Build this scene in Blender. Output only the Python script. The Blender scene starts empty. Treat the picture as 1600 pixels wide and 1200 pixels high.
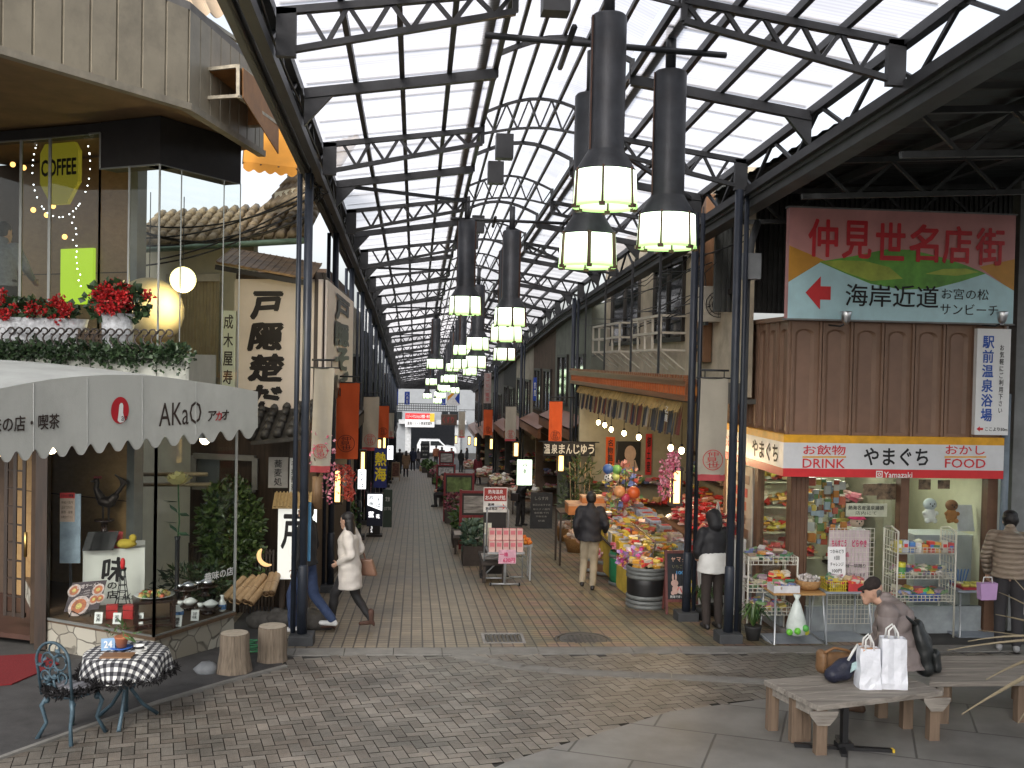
import bpy, bmesh, math, random
from mathutils import Vector, Matrix
random.seed(7)
SC = bpy.context.scene
COL = SC.collection
PI = math.pi
rad = math.radians

# ------------------------------------------------------------------ camera
FPX, YAW, PITCH, ROLL = 1600.0, rad(5.35), rad(-1.28), 0.021
CAMP = Vector((0.0, 0.0, 3.50))
_F = Vector((math.sin(YAW)*math.cos(PITCH), math.cos(YAW)*math.cos(PITCH), math.sin(PITCH)))
_R0 = Vector((math.cos(YAW), -math.sin(YAW), 0))
_U0 = _R0.cross(_F)
_R = _R0*math.cos(ROLL) + _U0*math.sin(ROLL)
_U = _U0*math.cos(ROLL) - _R0*math.sin(ROLL)
cam_d = bpy.data.cameras.new("camera")
cam_d.sensor_width = 36.0; cam_d.lens = FPX/1600*36; cam_d.clip_start = 0.1; cam_d.clip_end = 3000
cam = bpy.data.objects.new("camera", cam_d); COL.objects.link(cam)
cam.matrix_world = Matrix.Translation(CAMP) @ Matrix((_R, _U, -_F)).transposed().to_4x4()
SC.camera = cam

# ------------------------------------------------------------------ world, sun, exposure
SUN_EL, SUN_AZ = rad(38), rad(200)
w = bpy.data.worlds.new("World"); SC.world = w; w.use_nodes = True
nt = w.node_tree
sky = nt.nodes.new('ShaderNodeTexSky'); sky.sky_type = 'NISHITA'; sky.sun_disc = False
sky.sun_elevation = SUN_EL; sky.sun_rotation = SUN_AZ
sky.air_density = 1.0; sky.dust_density = 4.0; sky.ozone_density = 1.0
hs = nt.nodes.new('ShaderNodeHueSaturation'); hs.inputs['Saturation'].default_value = 0.3; hs.inputs['Value'].default_value = 1.0
nt.links.new(sky.outputs[0], hs.inputs['Color'])
nt.links.new(hs.outputs[0], nt.nodes['Background'].inputs[0])
nt.nodes['Background'].inputs[1].default_value = 0.15
sd = bpy.data.lights.new("sun", 'SUN'); sd.energy = 0.6; sd.angle = rad(10); sd.color = (1, .95, .87)
sun = bpy.data.objects.new("sun", sd); COL.objects.link(sun)
# sun_rotation is measured from +Y, clockwise seen from above
_sdir = Vector((math.sin(SUN_AZ)*math.cos(SUN_EL), math.cos(SUN_AZ)*math.cos(SUN_EL), math.sin(SUN_EL)))
sun.rotation_euler = _sdir.to_track_quat('Z', 'Y').to_euler()
SC.view_settings.view_transform = 'Standard'; SC.view_settings.look = 'None'
SC.view_settings.exposure = 0.95; SC.view_settings.gamma = 1.0
SC.cycles.max_bounces = 10; SC.cycles.diffuse_bounces = 4; SC.cycles.transparent_max_bounces = 16
SC.cycles.sample_clamp_indirect = 6.0; SC.cycles.caustics_reflective = False; SC.cycles.caustics_refractive = False

# ------------------------------------------------------------------ picture <-> place
def ray(px, py):
    return _F + _R*((px-800)/FPX) - _U*((py-600)/FPX)
def D(px, py, d): return CAMP + ray(px, py)*d                 # point at depth d
def PX(px, py, X): r = ray(px, py); return CAMP + r*((X-CAMP.x)/r.x)
def PY(px, py, Y): r = ray(px, py); return CAMP + r*((Y-CAMP.y)/r.y)
def PZ(px, py, z): r = ray(px, py); return CAMP + r*((z-CAMP.z)/r.z)
YB, YE = 12.3, 78.0
def gz(Y):
    if Y < YB: return (YB-Y)*.03
    if Y < YE: return -(Y-YB)*.074
    return -(YE-YB)*.074
def PG(px, py):
    r = ray(px, py); t = 5.0
    lo, hi = 3.0, 400.0
    for _ in range(60):
        mid = (lo+hi)/2; p = CAMP + r*mid
        if p.z > gz(p.y): lo = mid
        else: hi = mid
    return CAMP + r*lo
def wx(p, y): return p.x
def RZ(Y): return -.049*(Y-12.7) if Y < 30 else -.8477-.078*(Y-30)     # the roof falls with the street

# ------------------------------------------------------------------ materials
MATS = {}
def _new(name):
    m = bpy.data.materials.new(name); m.use_nodes = True
    n = m.node_tree.nodes; l = m.node_tree.links
    return m, n, l, n['Principled BSDF']
def N(n, t, **kw):
    x = n.new(t)
    for k, v in kw.items():
        if k in x.inputs: x.inputs[k].default_value = v
        else: setattr(x, k, v)
    return x
def c4(c): return (c[0], c[1], c[2], 1)
def mat(name, col, rough=.6, metal=0, var=.18, scale=6, bump=0., bscale=60, stretch=(1,1,1), spec=.4, dirt=0., attr=None):
    if name in MATS: return MATS[name]
    m, n, l, p = _new(name)
    p.inputs['Roughness'].default_value = rough; p.inputs['Metallic'].default_value = metal
    p.inputs['Specular IOR Level'].default_value = spec
    tc = N(n, 'ShaderNodeTexCoord'); mp = N(n, 'ShaderNodeMapping'); mp.inputs['Scale'].default_value = stretch
    l.new(tc.outputs['Object'], mp.inputs[0])
    nz = N(n, 'ShaderNodeTexNoise', Scale=scale, Detail=6, Roughness=.6); l.new(mp.outputs[0], nz.inputs['Vector'])
    mr = N(n, 'ShaderNodeMapRange'); mr.inputs[1].default_value = .3; mr.inputs[2].default_value = .7
    mr.inputs[3].default_value = 1-var; mr.inputs[4].default_value = 1+var; l.new(nz.outputs[0], mr.inputs[0])
    mx = N(n, 'ShaderNodeMix', data_type='RGBA', blend_type='MULTIPLY'); mx.inputs[0].default_value = 1
    mx.inputs[6].default_value = c4(col); l.new(mr.outputs[0], mx.inputs[7])
    if attr:
        at = N(n, 'ShaderNodeAttribute', attribute_name=attr); l.new(at.outputs['Color'], mx.inputs[6])
    out = mx.outputs[2]
    if dirt > 0:
        nd = N(n, 'ShaderNodeTexNoise', Scale=1.7, Detail=8, Roughness=.7); l.new(tc.outputs['Object'], nd.inputs['Vector'])
        cr = N(n, 'ShaderNodeMapRange'); cr.inputs[1].default_value = .45; cr.inputs[2].default_value = .75
        cr.inputs[3].default_value = 0; cr.inputs[4].default_value = dirt; l.new(nd.outputs[0], cr.inputs[0])
        m2 = N(n, 'ShaderNodeMix', data_type='RGBA'); l.new(cr.outputs[0], m2.inputs[0]); l.new(out, m2.inputs[6])
        m2.inputs[7].default_value = (.05, .042, .033, 1); out = m2.outputs[2]
    l.new(out, p.inputs['Base Color'])
    if bump > 0:
        nb = N(n, 'ShaderNodeTexNoise', Scale=bscale, Detail=5); l.new(mp.outputs[0], nb.inputs['Vector'])
        b = N(n, 'ShaderNodeBump', Strength=bump, Distance=.02); l.new(nb.outputs[0], b.inputs['Height']); l.new(b.outputs[0], p.inputs['Normal'])
    MATS[name] = m; return m
def emit(name, col, st, base=None):
    if name in MATS: return MATS[name]
    m, n, l, p = _new(name)
    p.inputs['Base Color'].default_value = c4(base or col); p.inputs['Emission Color'].default_value = c4(col)
    p.inputs['Emission Strength'].default_value = st; p.inputs['Roughness'].default_value = .6
    MATS[name] = m; return m
def glass(name, tint=(.9,.95,.93), refl=1.0):
    if name in MATS: return MATS[name]
    m, n, l, p = _new(name); n.remove(p)
    t = N(n, 'ShaderNodeBsdfTransparent'); t.inputs[0].default_value = c4(tint)
    g = N(n, 'ShaderNodeBsdfGlossy', Roughness=.02)
    f = N(n, 'ShaderNodeLayerWeight', Blend=.5); pw = N(n, 'ShaderNodeMath', operation='POWER'); pw.inputs[1].default_value = 4.0
    l.new(f.outputs['Facing'], pw.inputs[0])
    k = N(n, 'ShaderNodeMath', operation='MULTIPLY_ADD'); k.inputs[1].default_value = .8*refl; k.inputs[2].default_value = .035*refl
    l.new(pw.outputs[0], k.inputs[0])
    mx = N(n, 'ShaderNodeMixShader'); l.new(k.outputs[0], mx.inputs[0]); l.new(t.outputs[0], mx.inputs[1]); l.new(g.outputs[0], mx.inputs[2])
    l.new(mx.outputs[0], n['Material Output'].inputs[0]); MATS[name] = m; return m
def wood(name, a, b, scale=3, axis='X', rough=.55, bump=.15, dist=4):
    if name in MATS: return MATS[name]
    m, n, l, p = _new(name); p.inputs['Roughness'].default_value = rough
    tc = N(n, 'ShaderNodeTexCoord'); mp = N(n, 'ShaderNodeMapping')
    s = {'X': (.6, 8, 8), 'Y': (8, .6, 8), 'Z': (8, 8, .6)}[axis]; mp.inputs['Scale'].default_value = s
    l.new(tc.outputs['Object'], mp.inputs[0])
    nz = N(n, 'ShaderNodeTexNoise', Scale=scale, Detail=8, Roughness=.65, Distortion=.6); l.new(mp.outputs[0], nz.inputs['Vector'])
    cr = N(n, 'ShaderNodeValToRGB'); cr.color_ramp.elements[0].position = .3; cr.color_ramp.elements[1].position = .72
    cr.color_ramp.elements[0].color = c4(a); cr.color_ramp.elements[1].color = c4(b); l.new(nz.outputs[0], cr.inputs[0])
    l.new(cr.outputs[0], p.inputs['Base Color'])
    bp = N(n, 'ShaderNodeBump', Strength=bump, Distance=.01); l.new(nz.outputs[0], bp.inputs['Height']); l.new(bp.outputs[0], p.inputs['Normal'])
    MATS[name] = m; return m
def leafmat(name, a, b, rough=.45):
    if name in MATS: return MATS[name]
    m, n, l, p = _new(name); p.inputs['Roughness'].default_value = rough
    g = N(n, 'ShaderNodeNewGeometry')
    cr = N(n, 'ShaderNodeValToRGB'); cr.color_ramp.elements[0].color = c4(a); cr.color_ramp.elements[1].color = c4(b)
    l.new(g.outputs['Random Per Island'], cr.inputs[0]); l.new(cr.outputs[0], p.inputs['Base Color'])
    MATS[name] = m; return m
def quilt(name, col, pitch, rough=.5, amt=.55, bump=.6):
    """padded cloth: seams run round the body every pitch metres, puffs between them"""
    m = mat(name, col, rough, 0, .14, 5); n = m.node_tree.nodes; l = m.node_tree.links; p = n['Principled BSDF']
    tc = N(n, 'ShaderNodeTexCoord'); sp = N(n, 'ShaderNodeSeparateXYZ'); nz = N(n, 'ShaderNodeTexNoise', Scale=7, Detail=2); l.new(tc.outputs['Object'], sp.inputs[0]); l.new(tc.outputs['Object'], nz.inputs['Vector'])
    def mth(op, a, c):
        x = N(n, 'ShaderNodeMath', operation=op)
        for i, q in enumerate((a, c)):
            if q is None: continue
            if isinstance(q, (int, float)): x.inputs[i].default_value = q
            else: l.new(q, x.inputs[i])
        return x.outputs[0]
    z = mth('ADD', sp.outputs[2], mth('MULTIPLY', nz.outputs[0], pitch*.5)); h = mth('ABSOLUTE', mth('SINE', mth('MULTIPLY', z, PI/pitch), None), None)
    b = N(n, 'ShaderNodeBump', Strength=bump, Distance=pitch*.35); l.new(h, b.inputs['Height']); l.new(b.outputs[0], p.inputs['Normal']); return m
def islandmat(name, cols, rough=.45):
    """a mixed heap: each separate piece takes one of the colours"""
    if name in MATS: return MATS[name]
    m, n, l, p = _new(name); p.inputs['Roughness'].default_value = rough
    g = N(n, 'ShaderNodeNewGeometry'); cr = N(n, 'ShaderNodeValToRGB'); r = cr.color_ramp; r.interpolation = 'CONSTANT'
    while len(r.elements) < len(cols): r.elements.new(.5)
    for i, c in enumerate(cols): r.elements[i].position = i/len(cols); r.elements[i].color = c4(c)
    l.new(g.outputs['Random Per Island'], cr.inputs[0]); l.new(cr.outputs[0], p.inputs['Base Color'])
    MATS[name] = m; return m

# ------------------------------------------------------------------ mesh building
def frame_of(d):
    d = d.normalized(); u = Vector((0,0,1)) if abs(d.z) < .95 else Vector((1,0,0))
    a = d.cross(u).normalized(); return a, d.cross(a).normalized()
class B:
    def __init__(s): s.v = []; s.f = []; s.mi = []; s.sm = []; s.col = []
    def add(s, vs, fs, mi=0, smooth=False, col=None):
        k = len(s.v); s.v += [Vector(v) for v in vs]
        for f in fs:
            s.f.append([i+k for i in f]); s.mi.append(mi); s.sm.append(smooth); s.col.append(col)
        return s
    def bb(s, x0, x1, y0, y1, z0, z1, mi=0):
        return s.add([(x0,y0,z0),(x1,y0,z0),(x1,y1,z0),(x0,y1,z0),(x0,y0,z1),(x1,y0,z1),(x1,y1,z1),(x0,y1,z1)],
                     [(3,2,1,0),(4,5,6,7),(0,1,5,4),(1,2,6,5),(2,3,7,6),(3,0,4,7)], mi)
    def box(s, c, sz, rz=0, mi=0, M=None, tilt=0):
        x, y, z = sz[0]/2, sz[1]/2, sz[2]/2
        R = M or (Matrix.Rotation(rz, 3, 'Z') @ Matrix.Rotation(tilt, 3, 'X'))
        vs = [Vector(c) + R @ Vector(q) for q in [(-x,-y,-z),(x,-y,-z),(x,y,-z),(-x,y,-z),(-x,-y,z),(x,-y,z),(x,y,z),(-x,y,z)]]
        return s.add(vs, [(3,2,1,0),(4,5,6,7),(0,1,5,4),(1,2,6,5),(2,3,7,6),(3,0,4,7)], mi)
    def bar(s, p, q, wd, h=None, mi=0):
        p, q = Vector(p), Vector(q); h = h or wd; a, b = frame_of(q-p); a = a*wd/2; b = b*h/2
        return s.add([p-a-b,p+a-b,p+a+b,p-a+b,q-a-b,q+a-b,q+a+b,q-a+b],
                     [(3,2,1,0),(4,5,6,7),(0,1,5,4),(1,2,6,5),(2,3,7,6),(3,0,4,7)], mi)
    def tube(s, pts, r, n=8, mi=0, caps=True):
        pts = [Vector(p) for p in pts]; vs = []; fs = []; m = len(pts)
        a0 = None
        for i, p in enumerate(pts):
            d = (pts[min(i+1, m-1)] - pts[max(i-1, 0)])
            if d.length < 1e-9: d = Vector((0,0,1))
            d.normalize()
            if a0 is None: a, b = frame_of(d)
            else:
                a = a0 - d*a0.dot(d)
                a = a.normalized() if a.length > 1e-6 else frame_of(d)[0]
                b = d.cross(a)
            a0 = a; rr = r[i] if isinstance(r, (list, tuple)) else r
            for k in range(n):
                t = 2*PI*k/n; vs.append(p + a*(rr*math.cos(t)) + b*(rr*math.sin(t)))
        for i in range(m-1):
            for k in range(n):
                j = (k+1) % n; fs.append((i*n+k, i*n+j, (i+1)*n+j, (i+1)*n+k))
        if caps: fs += [tuple(range(n))[::-1], tuple((m-1)*n+k for k in range(n))]
        return s.add(vs, fs, mi, True)
    def lathe(s, prof, c=(0,0,0), n=16, mi=0, sx=1, sy=1, smooth=True, caps=True):
        c = Vector(c); vs = []; fs = []; m = len(prof)
        for r, z in prof:
            for k in range(n):
                t = 2*PI*k/n; vs.append(c + Vector((r*sx*math.cos(t), r*sy*math.sin(t), z)))
        for i in range(m-1):
            for k in range(n):
                j = (k+1) % n; fs.append((i*n+k, i*n+j, (i+1)*n+j, (i+1)*n+k))
        if caps: fs += [tuple(range(n))[::-1], tuple((m-1)*n+k for k in range(n))]
        return s.add(vs, fs, mi, smooth)
    def ball(s, c, r, n=10, mi=0, jit=0, seed=0):
        if not isinstance(r, (tuple, list)): r = (r, r, r)
        rg = random.Random(seed); c = Vector(c); vs = []; fs = []; m = max(4, n*2//3)
        for i in range(m+1):
            ph = PI*i/m
            for k in range(n):
                t = 2*PI*k/n; j = 1+rg.uniform(-jit, jit)
                vs.append(c + Vector((r[0]*j*math.sin(ph)*math.cos(t), r[1]*j*math.sin(ph)*math.sin(t), r[2]*math.cos(ph)*j)))
        for i in range(m):
            for k in range(n):
                j = (k+1) % n; fs.append((i*n+k, (i+1)*n+k, (i+1)*n+j, i*n+j))
        return s.add(vs, fs, mi, True)
    def prism(s, poly, vec, mi=0):
        n = len(poly); poly = [Vector(p) for p in poly]; vec = Vector(vec)
        fs = [tuple(range(n))[::-1], tuple(range(n, 2*n))] + [(i, (i+1) % n, n+(i+1) % n, n+i) for i in range(n)]
        return s.add(poly+[p+vec for p in poly], fs, mi)
    def wall(s, p, q, z0, z1, th=.1, mi=0, off=0):
        """vertical slab from p to q (plan), thickness th to the left of the direction"""
        p, q = Vector((p[0],p[1],0)), Vector((q[0],q[1],0)); d = (q-p).normalized(); nrm = Vector((-d.y, d.x, 0))
        p = p+nrm*off; q = q+nrm*off
        z0a, z0b = z0 if isinstance(z0, (tuple, list)) else (z0, z0); z1a, z1b = z1 if isinstance(z1, (tuple, list)) else (z1, z1)
        a, b, c, e = p, q, q+nrm*th, p+nrm*th
        vs = [(a.x,a.y,z0a),(b.x,b.y,z0b),(c.x,c.y,z0b),(e.x,e.y,z0a),(a.x,a.y,z1a),(b.x,b.y,z1b),(c.x,c.y,z1b),(e.x,e.y,z1a)]
        return s.add(vs, [(3,2,1,0),(4,5,6,7),(0,1,5,4),(1,2,6,5),(2,3,7,6),(3,0,4,7)], mi)
    def leaves(s, c, r, n, size=.08, seed=0, mi=0, shell=.35, up=.3, asp=.55):
        rg = random.Random(seed); c = Vector(c); r = r if isinstance(r, (tuple, list)) else (r, r, r)
        for _ in range(n):
            while 1:
                q = Vector((rg.uniform(-1,1), rg.uniform(-1,1), rg.uniform(-1,1)))
                if shell < q.length < 1 or (q.length < shell and rg.random() < .3): break
            p = c + Vector((q.x*r[0], q.y*r[1], q.z*r[2]))
            d = Vector((rg.uniform(-1,1), rg.uniform(-1,1), rg.uniform(-.6,1))); d = (d + q*.7).normalized()
            a, b = frame_of(d); t = rg.uniform(0, 2*PI); a2 = a*math.cos(t)+b*math.sin(t)
            L = size*rg.uniform(.6, 1.3); W = L*asp; nrm = d.cross(a2)*.12*L
            s.add([p, p+d*L*.5+a2*W*.5+nrm, p+d*L, p+d*L*.5-a2*W*.5+nrm], [(0,1,2,3)], mi)
        return s
    def mesh(s, name, mats, off=None):
        me = bpy.data.meshes.new(name)
        vs = [v-off for v in s.v] if off is not None else s.v
        me.from_pydata([tuple(v) for v in vs], [], s.f)
        for m in (mats if isinstance(mats, (list, tuple)) else [mats]): me.materials.append(m)
        me.polygons.foreach_set('material_index', s.mi); me.polygons.foreach_set('use_smooth', s.sm)
        if any(c is not None for c in s.col):
            at = me.color_attributes.new('tone', 'FLOAT_COLOR', 'CORNER'); k = 0; buf = []
            for f, c in zip(s.f, s.col):
                c = c or (.5,.5,.5); buf += [c[0], c[1], c[2], 1]*len(f)
            at.data.foreach_set('color', buf)
        me.update(); return me
    def done(s, name, mats, parent=None, local=False, bev=0):
        """link as ONE object; under a parent, world coordinates become local ones"""
        off = None
        if parent is not None and not local: off = wloc(parent)
        o = bpy.data.objects.new(name, s.mesh(name, mats, off)); COL.objects.link(o)
        if parent is not None: o.parent = parent
        if bev:
            bv = o.modifiers.new('bevel', 'BEVEL'); bv.width = bev; bv.segments = 2; bv.limit_method = 'ANGLE'; bv.angle_limit = rad(40)
        return o
def wloc(o):
    l = o.location.copy()
    while o.parent is not None: o = o.parent; l += o.location
    return l
def tag(o, label, cat, group=None, kind=None):
    o['label'] = label; o['category'] = cat
    if group: o['group'] = group
    if kind: o['kind'] = kind
    return o
def T(name, label, cat, loc=(0,0,0), group=None, rz=0):
    o = bpy.data.objects.new(name, None); COL.objects.link(o); o.location = loc; o.rotation_euler = (0,0,rz)
    o.empty_display_size = .1
    return tag(o, label, cat, group)
def struct(o): o['kind'] = 'structure'; return o
KIDS = {}
def dup(root, loc, label=None, rz=None, scale=None, parent=None):
    ch = {}
    for o in COL.objects:
        if o.parent is not None: ch.setdefault(o.parent.name, []).append(o)
    def rec(o, par):
        c = o.copy(); COL.objects.link(c); c.parent = par
        for k in ch.get(o.name, []): rec(k, c)
        return c
    r = rec(root, parent); r.location = loc
    if rz is not None: r.rotation_euler = (0,0,rz)
    if scale is not None: r.scale = (scale,)*3 if not isinstance(scale, tuple) else scale
    if label: r['label'] = label
    return r

# ------------------------------------------------------------------ lettering
_GL = {}
def glyphs(s, bold=0., res=2):
    k = s; bold = 0
    if k in _GL: return _GL[k]
    cu = bpy.data.curves.new('txt', 'FONT'); cu.body = s; cu.size = 1; cu.offset = bold; cu.resolution_u = res; cu.fill_mode = 'FRONT'
    o = bpy.data.objects.new('txt', cu); me = o.to_mesh()
    vs = [(v.co.x, v.co.y) for v in me.vertices]; fs = [tuple(p.vertices) for p in me.polygons]
    o.to_mesh_clear(); bpy.data.objects.remove(o); bpy.data.curves.remove(cu)
    _GL[k] = (vs, fs); return _GL[k]
def text(b, s, o, right, up, size, mi=0, bold=.0, w=None, h=None, vertical=False, gap=1.08, lift=.004, slant=0, wob=0, seed=1):
    """letters centred on o in the plane (right, up); w / h: width / height to fill"""
    o, right, up = Vector(o), Vector(right).normalized(), Vector(up).normalized(); nrm = right.cross(up)
    rg = random.Random(seed)
    rows = [(c, 0, -i*gap) for i, c in enumerate(s)] if vertical else [(s, 0, 0)]
    V = []; Fs = []
    for c, ox, oy in rows:
        vs, fs = glyphs(c, bold)
        if not vs: continue
        if vertical:
            mx = (min(v[0] for v in vs)+max(v[0] for v in vs))/2
            vs = [(v[0]-mx, v[1]) for v in vs]
        k = len(V); V += [(v[0]+ox+slant*v[1], v[1]+oy) for v in vs]; Fs += [tuple(i+k for i in f) for f in fs]
    if not V: return b
    x0, x1 = min(v[0] for v in V), max(v[0] for v in V); y0, y1 = min(v[1] for v in V), max(v[1] for v in V)
    sx = sy = size
    if w: sx = w/(x1-x0); sy = sx if not h else sy
    if h: sy = h/(y1-y0); sx = sy if not w else sx
    cx, cy = (x0+x1)/2, (y0+y1)/2
    rings = [(0, 0)] + ([(math.cos(k*PI/3), math.sin(k*PI/3)) for k in range(6)] if bold > 0 else [])
    for ri, (ex, ey) in enumerate(rings):
      P = []
      for x, y in V:
        xx, yy = (x-cx+ex*bold)*sx, (y-cy+ey*bold)*sy
        if wob: xx += wob*math.sin(yy*9/max(h or size, .01)+seed)*.5; yy += wob*math.sin(xx*7/max(w or size, .01)+seed*2)*.5
        P.append(o + right*xx + up*yy + nrm*(lift+ri*.0004))
      b.add(P, Fs, mi)
    return b
def emblem(b, o, right, up, r, mi=0, lift=.004):
    """round three-character stamp of the street"""
    o, right, up = Vector(o), Vector(right).normalized(), Vector(up).normalized(); nrm = right.cross(up)
    n = 28; vs = []
    for k in range(n):
        t = 2*PI*k/n; d = right*math.cos(t)+up*math.sin(t); vs += [o+d*r+nrm*lift, o+d*r*.93+nrm*lift]
    b.add(vs, [(2*k, 2*((k+1) % n), 2*((k+1) % n)+1, 2*k+1) for k in range(n)], mi)
    for c, x, y, ww, hh in (('仲', 0, .55, 1.1, .52), ('見', -.1, 0, 1.2, .5), ('世', .05, -.52, 1.2, .5)):
        text(b, c, o+right*x*r+up*y*r, right, up, 1, mi, .0, w=ww*r, h=hh*r, lift=lift)
    return b
X_, Y_, Z_ = Vector((1,0,0)), Vector((0,1,0)), Vector((0,0,1))
ORD = ['first','second','third','fourth','fifth','sixth','seventh','eighth','ninth','tenth','eleventh','twelfth','thirteenth','fourteenth','fifteenth','sixteenth','seventeenth','eighteenth']
# common materials
STEEL = mat('black_painted_steel', (.030,.031,.034), .45, .0, .3, 5, .05)
POST = mat('navy_black_post_paint', (.022,.027,.038), .38, 0, .3, 4, .06)
DARKW = wood('dark_stained_wood', (.02,.014,.01), (.07,.045,.03), 3, 'Z')
CREAM = mat('cream_plaster', (.52,.45,.34), .85, 0, .15, 3, .2, 40, dirt=.35)
WHITE = mat('white_paint', (.75,.75,.73), .5, 0, .08, 4)
DARK = mat('shadow_grey_panel', (.035,.033,.032), .7, 0, .3, 3)
INK = mat('black_ink', (.012,.012,.014), .6, 0, .1)
REDP = mat('red_sign_paint', (.62,.03,.035), .45, 0, .08)
CHROME = mat('worn_chrome', (.55,.56,.58), .28, 1, .1)
CONC = mat('grey_concrete', (.22,.21,.20), .85, 0, .2, 5, .3)
TERRA = mat('terracotta_clay', (.42,.15,.07), .75, 0, .15)
LEAF = leafmat('shrub_leaf_green', (.018,.05,.012), (.10,.17,.045))
# ================================================================== GROUND
def paver_mat(name, c1, c2, mortar, bw, rh, offset=.0, mosaic=False, msz=.006, rot=0):
    m, n, l, p = _new(name); p.inputs['Roughness'].default_value = .55
    tc = N(n, 'ShaderNodeTexCoord'); mp = N(n, 'ShaderNodeMapping'); mp.inputs['Rotation'].default_value = (0,0,rot)
    l.new(tc.outputs['Object'], mp.inputs[0])
    bk = N(n, 'ShaderNodeTexBrick', offset=offset, squash=1.0); bk.inputs['Scale'].default_value = 1
    bk.inputs['Brick Width'].default_value = bw; bk.inputs['Row Height'].default_value = rh; bk.inputs['Mortar Size'].default_value = msz
    bk.inputs['Mortar Smooth'].default_value = .3; bk.inputs['Bias'].default_value = 0
    bk.inputs['Color1'].default_value = c4(c1); bk.inputs['Color2'].default_value = c4(c2); bk.inputs['Mortar'].default_value = c4(mortar)
    l.new(mp.outputs[0], bk.inputs['Vector'])
    col = bk.outputs['Color']
    if mosaic:
        # rows of coloured mosaic pavers in long diamonds across the wide part of the street
        sp = N(n, 'ShaderNodeSeparateXYZ'); l.new(tc.outputs['Object'], sp.inputs[0])
        def math_(op, a, b=None):
            x = N(n, 'ShaderNodeMath', operation=op)
            for i, q in enumerate((a, b)):
                if q is None: continue
                if isinstance(q, (int, float)): x.inputs[i].default_value = q
                else: l.new(q, x.inputs[i])
            return x.outputs[0]
        xs = math_('MULTIPLY', sp.outputs[0], 4.2); ys = math_('MULTIPLY', sp.outputs[1], 3.9)
        q = math_('MULTIPLY', math_('SINE', xs), math_('SINE', ys)); qa = math_('ABSOLUTE', q)
        ng = N(n, 'ShaderNodeTexNoise', Scale=9, Detail=3); l.new(tc.outputs['Object'], ng.inputs['Vector'])
        qb = math_('ADD', qa, math_('MULTIPLY', math_('SUBTRACT', ng.outputs[0], .5), .35))
        cr = N(n, 'ShaderNodeValToRGB'); e = cr.color_ramp.elements
        e[0].position = .1; e[0].color = (.085,.105,.085,1); e[1].position = .85; e[1].color = (.20,.12,.115,1)
        k = cr.color_ramp.elements.new(.3); k.color = (.15,.145,.085,1); k = cr.color_ramp.elements.new(.6); k.color = (.20,.15,.085,1)
        l.new(qb, cr.inputs[0])
        mul = N(n, 'ShaderNodeMix', data_type='RGBA', blend_type='MULTIPLY'); mul.inputs[0].default_value = 1
        sc = N(n, 'ShaderNodeMix', data_type='RGBA', blend_type='MULTIPLY'); sc.inputs[0].default_value = 1; sc.inputs[7].default_value = (5.2,5.2,5.2,1)
        l.new(cr.outputs[0], sc.inputs[6]); l.new(sc.outputs[2], mul.inputs[6]); l.new(col, mul.inputs[7])
        mk = N(n, 'ShaderNodeMapRange'); mk.inputs[1].default_value = .9; mk.inputs[2].default_value = 1.6; l.new(sp.outputs[0], mk.inputs[0])
        mk2 = N(n, 'ShaderNodeMapRange'); mk2.inputs[1].default_value = 30; mk2.inputs[2].default_value = 20; l.new(sp.outputs[1], mk2.inputs[0])
        fac = math_('MULTIPLY', math_('MULTIPLY', mk.outputs[0], mk2.outputs[0]), .55)
        mm = N(n, 'ShaderNodeMix', data_type='RGBA'); l.new(fac, mm.inputs[0]); l.new(col, mm.inputs[6]); l.new(mul.outputs[2], mm.inputs[7])
        col = mm.outputs[2]
    nz = N(n, 'ShaderNodeTexNoise', Scale=1.3, Detail=7, Roughness=.65); l.new(tc.outputs['Object'], nz.inputs['Vector'])
    mr = N(n, 'ShaderNodeMapRange'); mr.inputs[1].default_value = .3; mr.inputs[2].default_value = .7; mr.inputs[3].default_value = .62; mr.inputs[4].default_value = 1.25
    l.new(nz.outputs[0], mr.inputs[0])
    mx = N(n, 'ShaderNodeMix', data_type='RGBA', blend_type='MULTIPLY'); mx.inputs[0].default_value = 1; l.new(col, mx.inputs[6]); l.new(mr.outputs[0], mx.inputs[7])
    l.new(mx.outputs[2], p.inputs['Base Color'])
    rr = N(n, 'ShaderNodeMapRange'); rr.inputs[3].default_value = .38; rr.inputs[4].default_value = .68; l.new(nz.outputs[0], rr.inputs[0]); l.new(rr.outputs[0], p.inputs['Roughness'])
    b = N(n, 'ShaderNodeBump', Strength=.5, Distance=.006, invert=True); l.new(bk.outputs['Fac'], b.inputs['Height']); l.new(b.outputs[0], p.inputs['Normal'])
    MATS[name] = m; return m
GROUND = mat('dark_joint_ground', (.05,.047,.043), .9, 0, .25, 3, .2)
b = B()
ys = [-30, YB, YE, 1500]
for i in range(3):
    y0, y1 = ys[i], ys[i+1]; X0 = 900
    b.add([(-X0,y0,gz(y0)-.012),(X0,y0,gz(y0)-.012),(X0,y1,gz(y1)-.012),(-X0,y1,gz(y1)-.012)], [(0,1,2,3)])
struct(b.done('ground', GROUND))
# the street itself
STREETM = paver_mat('grey_square_street_pavers', (.20,.165,.122), (.255,.212,.155), (.06,.05,.042), .14, .14, 0, True, .011)
b = B()
for y0, y1 in ((12.42, YE-.4),):
    b.add([(-2.6,y0,gz(y0)),(6.0,y0,gz(y0)),(6.0,y1,gz(y1)),(-2.6,y1,gz(y1))], [(0,1,2,3)])
struct(b.done('street_paving', STREETM))
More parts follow.
